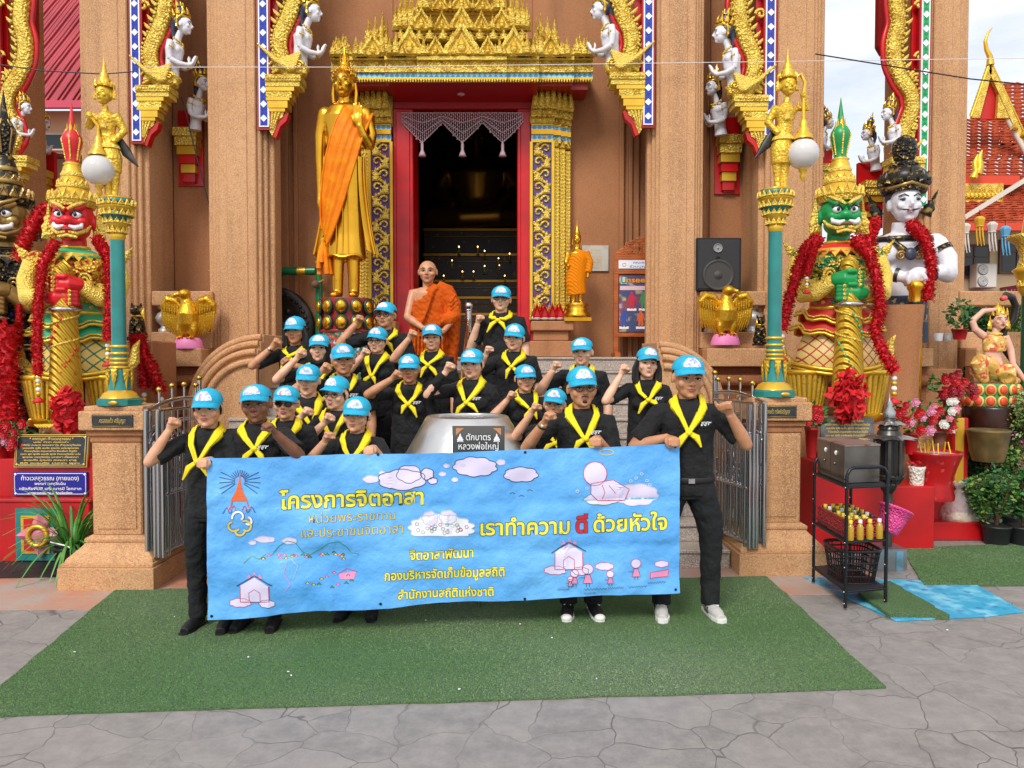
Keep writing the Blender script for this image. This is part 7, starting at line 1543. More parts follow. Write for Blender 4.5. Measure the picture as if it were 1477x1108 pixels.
# loudspeaker
t = thing('loudspeaker', 'black loudspeaker box standing on the stone rail above a golden eagle', 'loudspeaker', (fx(1035, 9.45), 9.45, fz(420, 9.4)), world=True); Ys = 9.32
mb = MB(); a, b, z0, z1 = fx(1003, Ys), fx(1068, Ys), fz(419.5, Ys), fz(343, Ys); mb.bx(a, b, Ys, Ys + .34, z0, z1, mat('speaker_carpet', '#1c1c1f', .9)); mb.bx(a + .02, b - .02, Ys - .006, Ys + .01, z0 + .02, z1 - .02, mat('speaker_grille', '#2b2a2c', .7, bump=('vor', 160, .5))); mb.obj('cabinet', t, .008)
def cone(x, y, r_, m, nm):
    mb = MB(); mb.T = Matrix.Translation((fx(x, Ys), Ys - .008, fz(y, Ys))) @ Matrix.Rotation(R(90), 4, 'X'); mb.lathe([(r_, 0), (r_ * .97, .012), (r_ * .88, .012), (r_ * .8, -.0), (r_ * .3, -.004), (r_ * .25, .006), (.001, .012)], m, n=32); mb.obj(nm, t)
cone(1035, 397, .19, mat('woofer_cone', '#3a3735', .6), 'woofer'); cone(1034, 358, .055, mat('tweeter_grey', '#8a8a88', .4), 'tweeter'); cone(1034, 373, .025, BLACK, 'port')
# small dark lion figures
def lion(px, py, Y, lab, k=1.):
    t = thing('lion_figurine', lab, 'figurine', P(px, py, Y), world=True); b = ST(px, py, Y, 0, k); s = b.new()
    s.tube([(0, 6, 4), (0, 4, 14), (0, -1, 26), (0, -3, 34)], [7, 8, 8, 5], BLKG, 10); s.ell((0, -6, 38), (6.5, 7, 6.5), BLKG, 12); s.ell((0, -12, 36), (4, 4, 3.4), BLKG, 8)
    for q in (1, -1): s.tube([(q * 4, -5, 26), (q * 4.5, -8, 12), (q * 4.5, -9, 3)], [3.6, 3, 3], BLKG, 8); s.ell((q * 6.5, 2, 7), (4, 8, 6), BLKG, 8); s.tube([(q * 5, -3, 42), (q * 6, -2, 48)], [2.4, .8], BLKG, 6); s.ell((q * 5, -13, 3), (3, 4, 2.4), BLKG, 8)
    b.fuse(s, .9, BLKG, 1); b.tube([(0, 11, 6), (0, 16, 20), (0, 13, 34), (0, 17, 42)], [2, 2.6, 2.6, .8], GOLD, 8); b.tube([(6 * math.cos(q), -3 + 5 * math.sin(q), 31) for q in [w_ * .63 for w_ in range(10)]], 1.4, GOLD, 6, closed=True); b.box((0, -1, 0), (18, 24, 3), BLACK); b.obj('body', t)
lion(1096, 497, 9.08, 'small black and gold lion figurine on the ledge next to the teal post', .9); lion(199, 492, 8.4, 'black and gold guardian figure draped in garlands by the left teal post', 1.15)
garland([(196, 488, 8.1), (204, 510, 8.05), (220, 535, 8.0), (232, 565, 8.0)], .08, 0, 'thick red garland heaped on the black figure by the left post'); garland([(200, 485, 8.1), (206, 520, 8.02), (208, 560, 8.0)], .07, 0, 'red garland hanging straight down from the black figure')
t = thing('figure_pedestal', 'stone pedestal below the black guardian figure', 'pedestal', (fx(205, 8.5), 8.5, 0), world=True); mb = MB(); mb.bx(fx(170, 8.4), fx(232, 8.4), 8.2, 8.8, 0, fz(492, 8.4), STONED); mb.obj('block', t, .015)
# hall: seated Buddha, altar, small lamps
GDIM = mat('dimmed_hall_gold', '#a87828', .35, .8)  # gold with the dimness of the hall put into its base colour
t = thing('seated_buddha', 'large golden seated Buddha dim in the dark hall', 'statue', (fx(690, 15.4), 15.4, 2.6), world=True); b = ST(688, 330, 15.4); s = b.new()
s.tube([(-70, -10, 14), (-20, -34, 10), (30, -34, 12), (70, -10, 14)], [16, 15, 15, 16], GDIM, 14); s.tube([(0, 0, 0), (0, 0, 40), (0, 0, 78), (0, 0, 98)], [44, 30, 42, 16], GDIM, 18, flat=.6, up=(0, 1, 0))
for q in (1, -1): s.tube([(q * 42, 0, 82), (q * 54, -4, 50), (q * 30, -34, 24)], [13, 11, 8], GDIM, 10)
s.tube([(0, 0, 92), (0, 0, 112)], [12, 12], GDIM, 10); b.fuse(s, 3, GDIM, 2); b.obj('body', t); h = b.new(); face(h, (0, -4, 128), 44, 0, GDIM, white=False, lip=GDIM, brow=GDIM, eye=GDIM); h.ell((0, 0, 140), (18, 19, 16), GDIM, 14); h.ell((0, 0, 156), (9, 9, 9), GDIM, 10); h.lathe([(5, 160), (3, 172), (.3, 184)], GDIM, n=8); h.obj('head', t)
ALT = mat('altar_dark_wood', '#3a2418', .4, nz=(9, '#8a6a2c', .62, .68)); t = thing('altar', 'dark tiered altar with gilt edges inside the hall', 'altar', (fx(680, 13), 13, FLOOR), world=True); mb = MB()
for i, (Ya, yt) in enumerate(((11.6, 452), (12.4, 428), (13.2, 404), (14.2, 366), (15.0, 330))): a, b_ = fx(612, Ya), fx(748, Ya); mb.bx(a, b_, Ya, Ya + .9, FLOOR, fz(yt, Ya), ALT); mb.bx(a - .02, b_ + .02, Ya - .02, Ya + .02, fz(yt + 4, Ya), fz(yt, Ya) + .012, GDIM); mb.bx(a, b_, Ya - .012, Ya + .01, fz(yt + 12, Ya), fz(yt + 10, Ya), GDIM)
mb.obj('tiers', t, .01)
FLM = mat('lamp_flame', '#ffcf8a', .5, emit=2.5)
for i, (px, py) in enumerate(((662, 356), (689, 356), (699, 362), (719, 373), (699, 384), (720, 383), (667, 392), (683, 392), (652, 376), (735, 366), (640, 398), (728, 398))):
    Yl = 13.1 if py > 370 else 14.1; t = thing('altar_lamp', 'tiny lit lamp on a thin stem on the dark altar', 'lamp', P(px, py + 14, Yl), world=True, group='tiny lamps on the altar'); mb = MB(); mb.lathe([(.04, 0), (.012, .02), (.01, .1), (.03, .13)], GOLD, P(px, py + 12, Yl), 8); mb.obj('stem', t); mb = MB(); mb.ell(P(px, py, Yl), (.011, .011, .018), FLM, 8); mb.obj('flame', t)

# ================================================================ left platform and its offerings
REDP = mat('red_platform_paint', '#b80a10', .45, nz=(3, '#980810', .4, .7), sp=(3, '#c61218', .7, 1.2))
t = thing('statue_platform', 'red painted stepped platform under the giant statues at the left', 'platform', (fx(60, 6.6), 6.6, 0), world=True); mb = MB()
xr = fx(126, 6.5); mb.bx(-6, xr, 6.5, 9.0, 0, fz(722, 6.5), REDP); mb.bx(-6, xr - .0, 6.62, 9.0, fz(722, 6.5), fz(662, 6.62), REDP); mb.bx(-6, xr + .02, 6.49, 6.6, fz(726, 6.49), fz(720, 6.49), REDP); mb.obj('steps', t, .01)
mb = MB(); mb.bx(fx(58, 7), fx(160, 7), 6.95, 7.9, .8, fz(612, 7.3), STONED); mb.bx(-5.6, fx(50, 7.3), 7.4, 8.6, .8, fz(636, 7.9), STONED); mb.obj('statue_plinth', t, .012)
def lotus_tile(t, cx, cz, Y, r_):
    mb = MB(); mb.bx(cx - r_, cx + r_, Y - .03, Y, cz - r_ * 1.3, cz + r_ * 1.3, TEAL); mb.bx(cx - r_ * .7, cx + r_ * .7, Y - .04, Y, cz - r_ * .95, cz + r_ * .95, GOLD); mb.bx(cx - r_ * .55, cx + r_ * .55, Y - .045, Y, cz - r_ * .8, cz + r_ * .8, REDP)
    PK = mat('lotus_pink', '#c06878', .5, nz=(9, '#d490a0', .45, .7))
    for i in range(4):
        a = i * math.pi / 2; d = Vector((math.cos(a), 0, math.sin(a))); e = Vector((-d.z, 0, d.x)); c = Vector((cx + r_ * .3, Y - .05, cz)); mb.add([c + d * r_ * .1 - e * r_ * .3, c + d * r_ * .62 - e * r_ * .4, c + d * r_ * 1.15 + Vector((0, -.02, 0)), c + d * r_ * .62 + e * r_ * .4, c + d * r_ * .1 + e * r_ * .3, c + d * r_ * .5 + Vector((0, -.05, 0))], [(0, 1, 5), (1, 2, 5), (2, 3, 5), (3, 4, 5), (4, 0, 5)], PK)
    mb.tube([(cx + r_ * .3 + r_ * .48 * math.cos(q), Y - .09, cz + r_ * .48 * math.sin(q)) for q in [w_ * .314 for w_ in range(20)]], r_ * .12, GOLD, 8, closed=True); mb.ell((cx + r_ * .3, Y - .07, cz), (r_ * .36, .03, r_ * .36), PK, 12); mb.obj('lotus_relief', t)
lotus_tile(t, fx(50, 6.5), fz(770, 6.5), 6.5, .17)
def sign(nm, lab, px0, px1, py0, py1, Y, m, lines, ink, border=None, tilt=0, cat='sign', fr=None):
    c = P((px0 + px1) / 2, (py0 + py1) / 2, Y); w_, h_ = (px1 - px0) * Y / F, (py1 - py0) * Y / F
    t = thing(nm, lab, cat, c, world=True); M = Matrix.Translation(c) @ Matrix.Rotation(R(tilt), 4, 'X'); mb = MB(); mb.T = M; mb.bx(-w_ / 2, w_ / 2, 0, .02, -h_ / 2, h_ / 2, m)
    if fr: mb.bx(-w_ / 2 - .006, w_ / 2 + .006, .004, .026, -h_ / 2 - .006, h_ / 2 + .006, fr)
    if border: 
        q = [(-w_ / 2 + .012, h_ / 2 - .035), (-w_ / 2 + .035, h_ / 2 - .012), (w_ / 2 - .035, h_ / 2 - .012), (w_ / 2 - .012, h_ / 2 - .035), (w_ / 2 - .012, -h_ / 2 + .035), (w_ / 2 - .035, -h_ / 2 + .012), (-w_ / 2 + .035, -h_ / 2 + .012), (-w_ / 2 + .012, -h_ / 2 + .035)]
        mb.tube([(x, -.001, z) for x, z in q], .0035, border, 5, closed=True)
        for sx in (1, -1):
            for sz in (1, -1): mb.ell((sx * (w_ / 2 - .018), -.001, sz * (h_ / 2 - .018)), (.011, .002, .011), border, 8)
    mb.obj('panel', t); mb = MB(); z = h_ / 2
    for txt, hh, ww in lines:
        z -= hh * h_; mb.text(txt, ink, M @ frame((0, -.003, z), (1, 0, 0), (0, 0, 1)), hh * h_ * .72, width=ww * w_, bold=.0006)
    mb.obj('lettering', t); return t
KL = ['อิติปิโส ภะคะวา ยมมะราชาโน ท้าวเวสสุวัณโณ', 'มะระณัง สุขัง อะหัง สุคะโต นะโมพุทธายะ', 'ท้าวเวสสุวัณโณ จาตุมะหาราชิกา ยักขะพันตา ภัทภูริโต', 'เวสสะ พุสะ พุทธัง อะระหัง พุทโธ ท้าวเวสสุวัณโณ นะโม', 'พุทธายะ เวสสุวัณโณ มหาราชา สัพเพเทวา', 'อะระหัง สุคะโต ภะคะวา สาธุ', 'อิติ อะระหัง เวสสะ พุสะ']
sign('verse_plaque', 'black plaque with gold Thai verses standing on the left red platform', 22, 125, 627.5, 673, 6.6, PLAQ, [('* คาถาบูชา ท้าวเวสสุวรรณ *', .16, .62), ('นะโม ตัสสะ ภะคะวะโต', .09, .5)] + [(s_, .095, .84 - .05 * (i % 3)) for i, s_ in enumerate(KL)], GLET, GLET, -8, 'plaque', GLET)
sign('name_sign', 'blue sign with white Thai lettering on the left red platform front', 19, 126, 681, 715, 6.6, mat('blue_sign', '#1a1a8c', .3), [('ท้าวเวสสุวรรณ (กายแดง)', .34, .78), ('พรหมา เวสสุวัณโณ', .2, .42), ('ขจัดภัยพิบัติ เสริมบารมี โชคลาภ', .22, .84), ('เมตตามหานิยม เจริญรุ่งเรือง', .16, .6)], WHITE, WHITE)
sign('verse_plaque', 'grey stone plaque with small gold verses behind the steel box on the rack', 1184, 1262, 602, 652, 6.95, mat('grey_slate', '#4a4c4a', .35, nz=(12, '#6a6c6a', .45, .7)), [('คาถาบูชา ท้าวเวสสุวรรณ', .13, .6)] + [(s_, .105, .84 - .05 * (i % 3)) for i, s_ in enumerate(KL)], GLET, None, -10, 'plaque')
LEAFG = mat('leaf_green', '#3f7a35', .5, nz=(12, '#2c5c28', .4, .7)); LEAFD = mat('leaf_dark_green', '#2c5428', .5, nz=(9, '#3e6a34', .45, .7)); LEAFY = mat('leaf_yellow_green', '#7f9a44', .5, nz=(9, '#5f7c34', .4, .7)); LEAFP = mat('leaf_pale_variegated', '#a8b07c', .5, nz=(30, '#6f8a50', .45, .6)); LEAFV = mat('spider_leaf', '#4c8a34', .4, nz=(5, '#79a850', .5, .7))
ROSE = mat('rose_red', '#c4141f', .5, nz=(40, '#8f0c16', .4, .7)); FPINK = mat('flower_pink', '#d486a4', .5); FWHT = mat('flower_white', '#dcdcd2', .5); FYEL = mat('flower_yellow', '#e0b828', .5); FMAG = mat('flower_magenta', '#a8488c', .5); FCOR = mat('flower_salmon', '#d8808a', .5)
POTB = mat('black_pot', '#1d1e20', .5); POTR = mat('red_pot', '#b4141a', .4); POTG = mat('grey_pot', '#7d7a74', .5); SOIL = mat('potting_soil', '#3a2a1e', .9)
t = thing('spider_plant', 'spider plant with long arching leaves in a black pot by the left pillar', 'plant', G(108, 822), world=True); g0 = G(105, 826) ; mb = MB(); mb.lathe([(.1, 0), (.125, .12), (.135, .2), (.145, .205), (.145, .225), (.125, .225), (.12, .19)], POTB, g0, 24); mb.lathe([(.001, .19), (.122, .19)], SOIL, g0, 20, cap=False); mb.obj('pot', t)
mb = MB()
for i in range(95):
    a = rnd.random() * 6.283; L_ = rnd.uniform(.35, .72); up = rnd.uniform(.35, 1.25); dr = Vector((math.cos(a), math.sin(a) * .8, 0)); p0 = g0 + Vector((dr.x * .06, dr.y * .06, .19)); pts = []; 
    for q in range(8): s_ = q / 7; pts.append(p0 + dr * L_ * s_ * (.35 + .5 * s_) * (1.35 - up * .5) + Vector((0, 0, L_ * (up * s_ * 1.05 - (.62 / up) * s_ ** 2.4 * .8))))
    ribbon(mb, pts, [Vector((dr.x * .3, dr.y * .3, 1))] * 8, [.012, .02, .026, .026, .023, .018, .011, .003], .0015, LEAFV if i % 4 else LEAFG)
ribbon(mb, [g0 + Vector(p) for p in ((-.1, -.13, .28), (.05, -.17, .26), (.14, -.14, .2), (.2, -.16, .12))], [(0, -1, .2)] * 4, [.012] * 4, .002, WHITE); mb.obj('leaves', t)
def rosette(mb, p, r_, m, n=3):
    for k in range(n):
        rr = r_ * (1 - k * .28)
        for i in range(6):
            a = i * 1.047 + k * .5; d = Vector((math.cos(a), -.25, math.sin(a))); e = Vector((-math.sin(a), 0, math.cos(a))); c = p + Vector((0, -r_ * .28 * k, 0)); mb.add([c, c + d * rr * .6 - e * rr * .5, c + d * rr * 1.0 + Vector((0, -rr * .3, 0)), c + d * rr * .6 + e * rr * .5], [(0, 1, 2, 3)], m)
    mb.ell(p + Vector((0, -r_ * .5, 0)), r_ * .34, m, 8)
def leaves(mb, c, r_, n, ms, sz, seed=0):
    rr = random.Random(seed)
    for i in range(n):
        d = Vector((rr.gauss(0, 1), rr.gauss(0, 1), rr.gauss(0, 1))).normalized() * rr.uniform(.35, 1.0) ** .6; p = Vector(c) + Vector((d.x * r_[0], d.y * r_[1], d.z * r_[2])); a = Vector((rr.gauss(0, 1) + d.x, rr.gauss(0, 1) + d.y, rr.gauss(0, .7) + .2)).normalized(); b_ = a.orthogonal().normalized(); b_ = (b_ * math.cos(i) + a.cross(b_) * math.sin(i)); s_ = sz * rr.uniform(.6, 1.2)
        mb.add([p, p + a * s_ * .5 - b_ * s_ * .28, p + a * s_, p + a * s_ * .5 + b_ * s_ * .28], [(0, 1, 2, 3)], ms[rr.randrange(len(ms))])
def bouquet(px, py, Y, w_, h_, n, cols, lab, pot=POTR, ph=30, pw=14, seed=1, sz=6):
    u = Y / F; b = P(px, py, Y); t = thing('flower_pot', lab, 'flower pot', b, world=True); rr = random.Random(seed)
    mb = MB(); mb.lathe([(pw * .7 * u, 0), (pw * u, ph * u), (pw * 1.06 * u, ph * u), (pw * 1.06 * u, ph * u * 1.08), (pw * .9 * u, ph * u * 1.08)], pot, b, 18); mb.obj('pot', t)
    c = b + Vector((0, 0, (ph + h_ * .5) * u)); mb = MB(); leaves(mb, c, (w_ * .55 * u, w_ * .45 * u, h_ * .52 * u), 160, [LEAFG, LEAFD, LEAFG], 9 * u, seed); mb.obj('leaves', t)
    mb = MB()
    for i in range(n):
        a = rr.uniform(-1, 1); z = rr.uniform(-.9, 1); y = -math.sqrt(max(0, 1 - a * a * .6 - z * z * .3)); rosette(mb, c + Vector((a * w_ * .5 * u, y * w_ * .45 * u, z * h_ * .46 * u)), sz * u * rr.uniform(.75, 1.1), cols[rr.randrange(len(cols))])
    mb.obj('flowers', t)
bouquet(24, 668, 6.75, 62, 40, 16, [ROSE], 'red roses in a pot on the left red platform beside the black plaque', ph=20, pw=12, seed=3, sz=8)
bouquet(6, 664, 6.72, 40, 34, 9, [ROSE, FPINK], 'red and pink roses cut by the left photo edge on the red platform', ph=20, pw=10, seed=4, sz=8)
t = thing('banana_bunch', 'small yellow banana bunch at the feet of the red giant', 'fruit', P(62, 618, 6.95), world=True); mb = MB()
for i in range(5): c = P(58 + i * 4, 616, 6.9 - .02 * i); mb.tube([c + Vector((-.05, 0, .02)), c + Vector((0, -.02, 0)), c + Vector((.05, 0, .025))], [.008, .017, .006], mat('banana_skin', '#d8b828', .5), 8)
mb.obj('bananas', t)
# ================================================================ right side: altar corner, rack, plants
t = thing('stone_block', 'tall flared stone block in front of the white warrior', 'stone block', (fx(1305, 7.8), 7.8, 0), world=True); mb = MB()
z1 = fz(440, 7.7); a0, a1, a2 = fx(1268, 7.75), fx(1331, 7.6), fx(1346, 7.9)
mb.loft([[(a0 + .06, 7.75, 0), (a1 - .05, 7.62, 0), (a2 - .1, 8.05, 0), (a0 + .1, 8.2, 0)], [(a0 + .02, 7.73, z1 * .8), (a1 - .03, 7.6, z1 * .8), (a2 - .06, 8.07, z1 * .8), (a0 + .06, 8.22, z1 * .8)], [(a0 - .03, 7.7, z1), (a1, 7.57, z1), (a2, 8.1, z1), (a0, 8.25, z1)]], STONED, smooth=False); mb.obj('block', t, .015)
t = thing('statue_platform', 'red painted blocks below the green giant behind the rack', 'platform', (fx(1225, 6.9), 6.9, 0), world=True); mb = MB()
mb.bx(fx(1172, 6.9), fx(1290, 6.9), 6.85, 8.2, 0, .82, REDP); mb.bx(fx(1180, 7.1), fx(1285, 7.1), 7.05, 8.2, .82, fz(652, 7.1) - .0, REDP); mb.obj('steps', t, .01); mb = MB(); mb.bx(fx(1150, 7.2), fx(1270, 7.2), 7.15, 8.1, .8, fz(606, 7.5), STONED); mb.obj('statue_plinth', t, .012)
t = thing('red_block', 'plain red cube on the grass beside the rack', 'block', G(1317, 795), world=True); mb = MB(); Yb = 6.94; mb.bx(fx(1281, Yb), fx(1352, Yb), Yb, Yb + .5, 0, fz(702, Yb), REDP); mb.obj('block', t, .008)
t = thing('red_step', 'low red step under the plastic bag', 'step', G(1388, 782), world=True); mb = MB(); mb.bx(fx(1340, 7.28), fx(1428, 7.28), 7.28, 8.0, 0, fz(754, 7.28), REDP); mb.obj('step', t, .01)
t = thing('red_shelf', 'red shelf block carrying the large incense pot', 'shelf', (fx(1345, 7.5), 7.5, 0), world=True); mb = MB(); mb.bx(fx(1278, 7.45), fx(1400, 7.45), 7.45, 8.1, 0, fz(702, 7.45), REDP); mb.bx(fx(1300, 7.9), fx(1372, 7.9), 7.85, 8.3, .5, fz(632, 7.85), STONE); mb.bx(fx(1368, 7.8), fx(1391, 7.8), 7.7, 8.2, .3, fz(602, 7.8), REDP); mb.bx(fx(1380, 7.7), fx(1393, 7.7), 7.69, 7.72, .3, fz(602, 7.8), mat('mustard_paint', '#c89a28', .5)); mb.obj('block', t, .01)
t = thing('incense_pot', 'big red incense pot with wide rim holding yellow sticks', 'pot', P(1347, 720, 7.15), world=True); u = 7.15 / F; b = P(1347, 720, 7.15); mb = MB(); mb.lathe([(26 * u, 0), (27 * u, 6 * u), (23 * u, 22 * u), (24 * u, 28 * u), (25 * u, 34 * u), (30 * u, 50 * u), (36 * u, 66 * u), (37 * u, 70 * u), (34 * u, 70 * u), (32 * u, 64 * u)], mat('red_glaze', '#b01016', .3, nz=(5, '#8c0c12', .45, .7), sp=(30, '#c86a6a', .93, 1.1)), b, 36); mb.lathe([(.001, 66 * u), (33 * u, 66 * u)], mat('ash', '#a89c94', .9), b, 28, cap=False); mb.obj('pot', t); mb = MB()
for i in range(9): x = rnd.uniform(-22, 22) * u; mb.tube([b + Vector((x, rnd.uniform(-.08, .05), 64 * u)), b + Vector((x + rnd.uniform(-3, 3) * u, 0, (78 + rnd.random() * 8) * u))], .006, FYEL, 5)
mb.obj('incense_sticks', t)
t = thing('vase', 'white textured vase with red filling on the red cube', 'vase', P(1323, 702, 7.05), world=True); b = P(1322, 703, 7.05); u = 7.05 / F; mb = MB(); mb.lathe([(9 * u, 0), (9.5 * u, 8 * u), (10 * u, 22 * u), (12 * u, 30 * u), (11 * u, 31 * u), (9 * u, 26 * u)], mat('white_ceramic', '#d8d2c4', .4, bump=('vor', 40, .8, 0, 'X', .02)), b, 20); mb.obj('body', t); mb = MB(); leaves(mb, b + Vector((0, 0, 34 * u)), (10 * u, 10 * u, 5 * u), 60, [ROSE], 6 * u, 5); mb.obj('flowers', t)
BAG = mat('clear_plastic', '#d9d6d4', .25, alpha=.4, bump=('noise', 16, .8, 0, 'X', .05)); t = thing('plastic_bag', 'knotted clear plastic bag with rice standing on the low red step', 'bag', P(1384, 754, 7.4), world=True); b = P(1384, 755, 7.42); u = 7.42 / F; mb = MB(); rg = []
for z, r_ in ((0, 22), (6, 26), (18, 25), (32, 20), (44, 11), (50, 5), (54, 7), (60, 10)): rg.append([b + Vector((r_ * u * math.cos(a) * (1 + .1 * math.sin(5 * a + z)), r_ * .7 * u * math.sin(a) * (1 + .1 * math.sin(4 * a + z * .5)), z * u + (2 * math.sin(7 * a) * u if z > 52 else 0))) for a in [2 * math.pi * j / 28 for j in range(28)]])
mb.loft(rg, BAG, cap=False); mb.obj('bag_skin', t); mb = MB(); mb.ell(b + Vector((2 * u, 0, 8 * u)), (20 * u, 14 * u, 8 * u), mat('rice_bread', '#d8bf92', .8), 14); mb.obj('contents', t)
# steel fire lantern (incense burner)
t = thing('incense_burner', 'dark metal incense burner like a lantern on a tall post with petal roofs', 'incense burner', G(1284, 834), world=True); Yi = 6.35; b = ST(1279, 838, Yi); DM = mat('burnt_steel', '#5a5854', .35, .8, nz=(6, '#3a3632', .4, .7)); IN = BLACK
b.lathe([(32, 0), (32, 3), (28, 5)], mat('tray_pattern', '#b8b8bc', .3, .7, nz=(14, '#b03030', .6, .66)), (2, 0, 0), 28); b.box((-2, 0, 28), (42, 40, 46), mat('bin_steel', '#9a9ea2', .3, .8)); b.box((8, -20.5, 26), (10, 1, 44), mat('blue_tint_steel', '#8fb8d0', .2, .7)); b.obj('base_bin', t)
p = b.new(); p.tube([(0, 0, 50), (0, 0, 132)], [6.5, 6.5], DM, 14); p.lathe([(6, 128), (10, 134), (14, 146), (13, 150)], DM, n=16)
for i in range(12): p.sub((13 * math.sin(i * .524), -13 * math.cos(i * .524), 142), rz=i * .524, rx=R(28)); p.leaf((0, 0, 0), 8, 20, 2, DM, 0); p.home()
p.obj('post', t)
h = b.new()
h.lathe([(21, 150), (22, 154), (20, 156)], DM, n=8, smooth=False)
for i in range(8): a = i * .785 + .39; h.box((19 * math.sin(a), -19 * math.cos(a), 180), (4, 3, 52), DM, rz=a)
h.lathe([(13, 156), (13, 206)], IN, n=8, smooth=False); h.obj('fire_box', t)
r_ = b.new(); r_.lathe([(20, 204), (15, 218), (12, 222)], DM, n=16); r_.lathe([(15, 222), (10, 234), (7, 238)], DM, n=16)
for n_, rad, z, ln, wd in ((10, 21, 214, 25, 16), (9, 13, 234, 19, 12)):
    for i in range(n_):
        a = i * 2 * math.pi / n_; d = Vector((math.sin(a), -math.cos(a), 0)); e = Vector((math.cos(a), math.sin(a), 0)); c = d * (rad - 7) + Vector((0, 0, z)); r_.add([c - e * wd * .35, c + d * ln * .5 - e * wd * .55 + Vector((0, 0, -5)), c + d * ln + Vector((0, 0, -6)), c + d * ln * .5 + e * wd * .55 + Vector((0, 0, -5)), c + e * wd * .35, c + d * ln * .5 + Vector((0, 0, -2))], [(0, 1, 5), (1, 2, 5), (2, 3, 5), (3, 4, 5), (4, 0, 5)], mat('bright_steel_petal', '#a8a8a6', .25, .9))
r_.lathe([(8, 238), (9, 246), (4, 254), (5, 257), (1.4, 264), (.4, 274)], mat('bright_steel_petal', '#a8a8a6'), n=16); r_.obj('petal_roof', t)
# wheeled rack
RK = mat('black_rack_tube', '#1b1d22', .35, .3); SHF = mat('black_rack_shelf', '#24252a', .5, bump=('wave', 40, .4))
P0, P1, P2, P3 = G(1173, 843), G(1219, 881), G(1277, 876), G(1226, 840); t = thing('metal_rack', 'black tubular rack with three shelves on the blue mat', 'rack', P0, world=True); mb = MB(); hz = .86
P3 = P0 + (P2 - P1)
for a, b_ in ((P0, P1), (P3, P2)): pass
def up(p, z): return Vector((p.x, p.y, z))
for a, b_ in ((P1, P2), (P0, P3)):
    m_ = (b_ - a) * .16; mb.tube([up(a, .02), up(a, hz), up(a, hz + .07), up(a + m_ * .4, hz + .11), up(a + m_, hz + .125), up(b_ - m_, hz + .125), up(b_ - m_ * .4, hz + .11), up(b_, hz + .07), up(b_, hz), up(b_, .02)], .012, RK, 8)
for z in (.13, .47, .85):
    for a, b_ in ((P0, P1), (P1, P2), (P2, P3), (P3, P0)): mb.tube([up(a, z), up(b_, z)], .009, RK, 6)
    if z > .2:
        for a, b_ in ((P0, P1), (P3, P2)): mb.tube([up(a, z + .05), up(b_, z + .05)], .006, RK, 6)
for p in (P0, P1, P2, P3):
    for z in (.05, .13, .3, .47, .66, .85): mb.ell(p + Vector((-.011, -.004, z)), .006, STEEL, 6)
mb.obj('tube_frame', t)
for z in (.13, .47, .85): mb = MB(); mb.add([up(p, z + q) for q in (.003, .012) for p in (P0, P1, P2, P3)], [(3, 2, 1, 0), (4, 5, 6, 7), (0, 1, 5, 4), (1, 2, 6, 5), (2, 3, 7, 6), (3, 0, 4, 7)], SHF); mb.obj('shelf', t)
du = (P1 - P0).normalized(); dv = (P2 - P1).normalized(); Lu, Lv = (P1 - P0).length, (P2 - P1).length
def rk(a, b_, z): return P0 + du * Lu * a + dv * Lv * b_ + Vector((0, 0, z))
def rbox(mb, a0, a1, b0, b1, z0, z1, m): mb.add([rk(a, b_, z) for z in (z0, z1) for a, b_ in ((a0, b0), (a1, b0), (a1, b1), (a0, b1))], [(3, 2, 1, 0), (4, 5, 6, 7), (0, 1, 5, 4), (1, 2, 6, 5), (2, 3, 7, 6), (3, 0, 4, 7)], m)
t = thing('steel_box', 'rusty-topped grey steel box standing on the top shelf of the black rack', 'box', rk(.5, .5, .865), world=True); mb = MB(); BXS = mat('worn_steel_box', '#77746f', .35, .75, nz=(5, '#5c5650', .4, .7)); rbox(mb, .02, .86, .06, .94, .866, 1.12, BXS); rbox(mb, .01, .87, .05, .95, 1.12, 1.132, mat('rust_lid', '#8d807a', .4, .5, nz=(6, '#7a4238', .5, .64)))
for a in (.3, .62): mb.ell(rk(a, .05, 1.06), (.012, .012, .018), WHITE, 10); mb.ell(rk(a, .045, 1.06), (.006, .014, .008), RED, 8); mb.ell(rk(a - .04, .05, .98), (.01, .01, .012), BXS, 8)
rbox(mb, .44, .445, .055, .06, .87, 1.118, BLACK); mb.obj('box_body', t, .004)
t = thing('bottle_crate', 'red plastic crate full of bottles on the middle shelf of the rack', 'crate', rk(.4, .5, .483), world=True); mb = MB(); CR = mat('red_crate_plastic', '#b02430', .45, bump=('vor', 60, .9, 0, 'X', .03))
for a0, a1, b0, b1 in ((.04, .92, .06, .09), (.04, .92, .91, .94), (.04, .07, .09, .91), (.89, .92, .09, .91)): rbox(mb, a0, a1, b0, b1, .485, .6, CR); rbox(mb, a0 - .005, a1 + .005, b0 - .01, b1 + .01, .6, .615, CR)
rbox(mb, .06, .9, .08, .92, .485, .492, CR); mb.obj('crate_body', t)
OIL = mat('bottle_oil', '#c8a030', .15, trans=.3); CAPY = mat('yellow_bottle_cap', '#e0c82c', .4); CAPB = mat('black_bottle_cap', '#1c1c1c', .4); CAPW2 = mat('white_bottle_cap', '#d8d8d0', .4)
def bottle(p, capm, lab, grp, k=1.):
    t = thing('oil_bottle', lab, 'bottle', p, world=True, group=grp); mb = MB(); mb.lathe([(.022 * k, 0), (.024 * k, .01), (.024 * k, .085), (.018 * k, .1), (.011 * k, .112), (.011 * k, .12)], OIL, p, 10); mb.obj('glass', t); mb = MB(); mb.lathe([(.014 * k, .115), (.014 * k, .138), (.011 * k, .14)], capm, p, 10); mb.obj('cap', t)
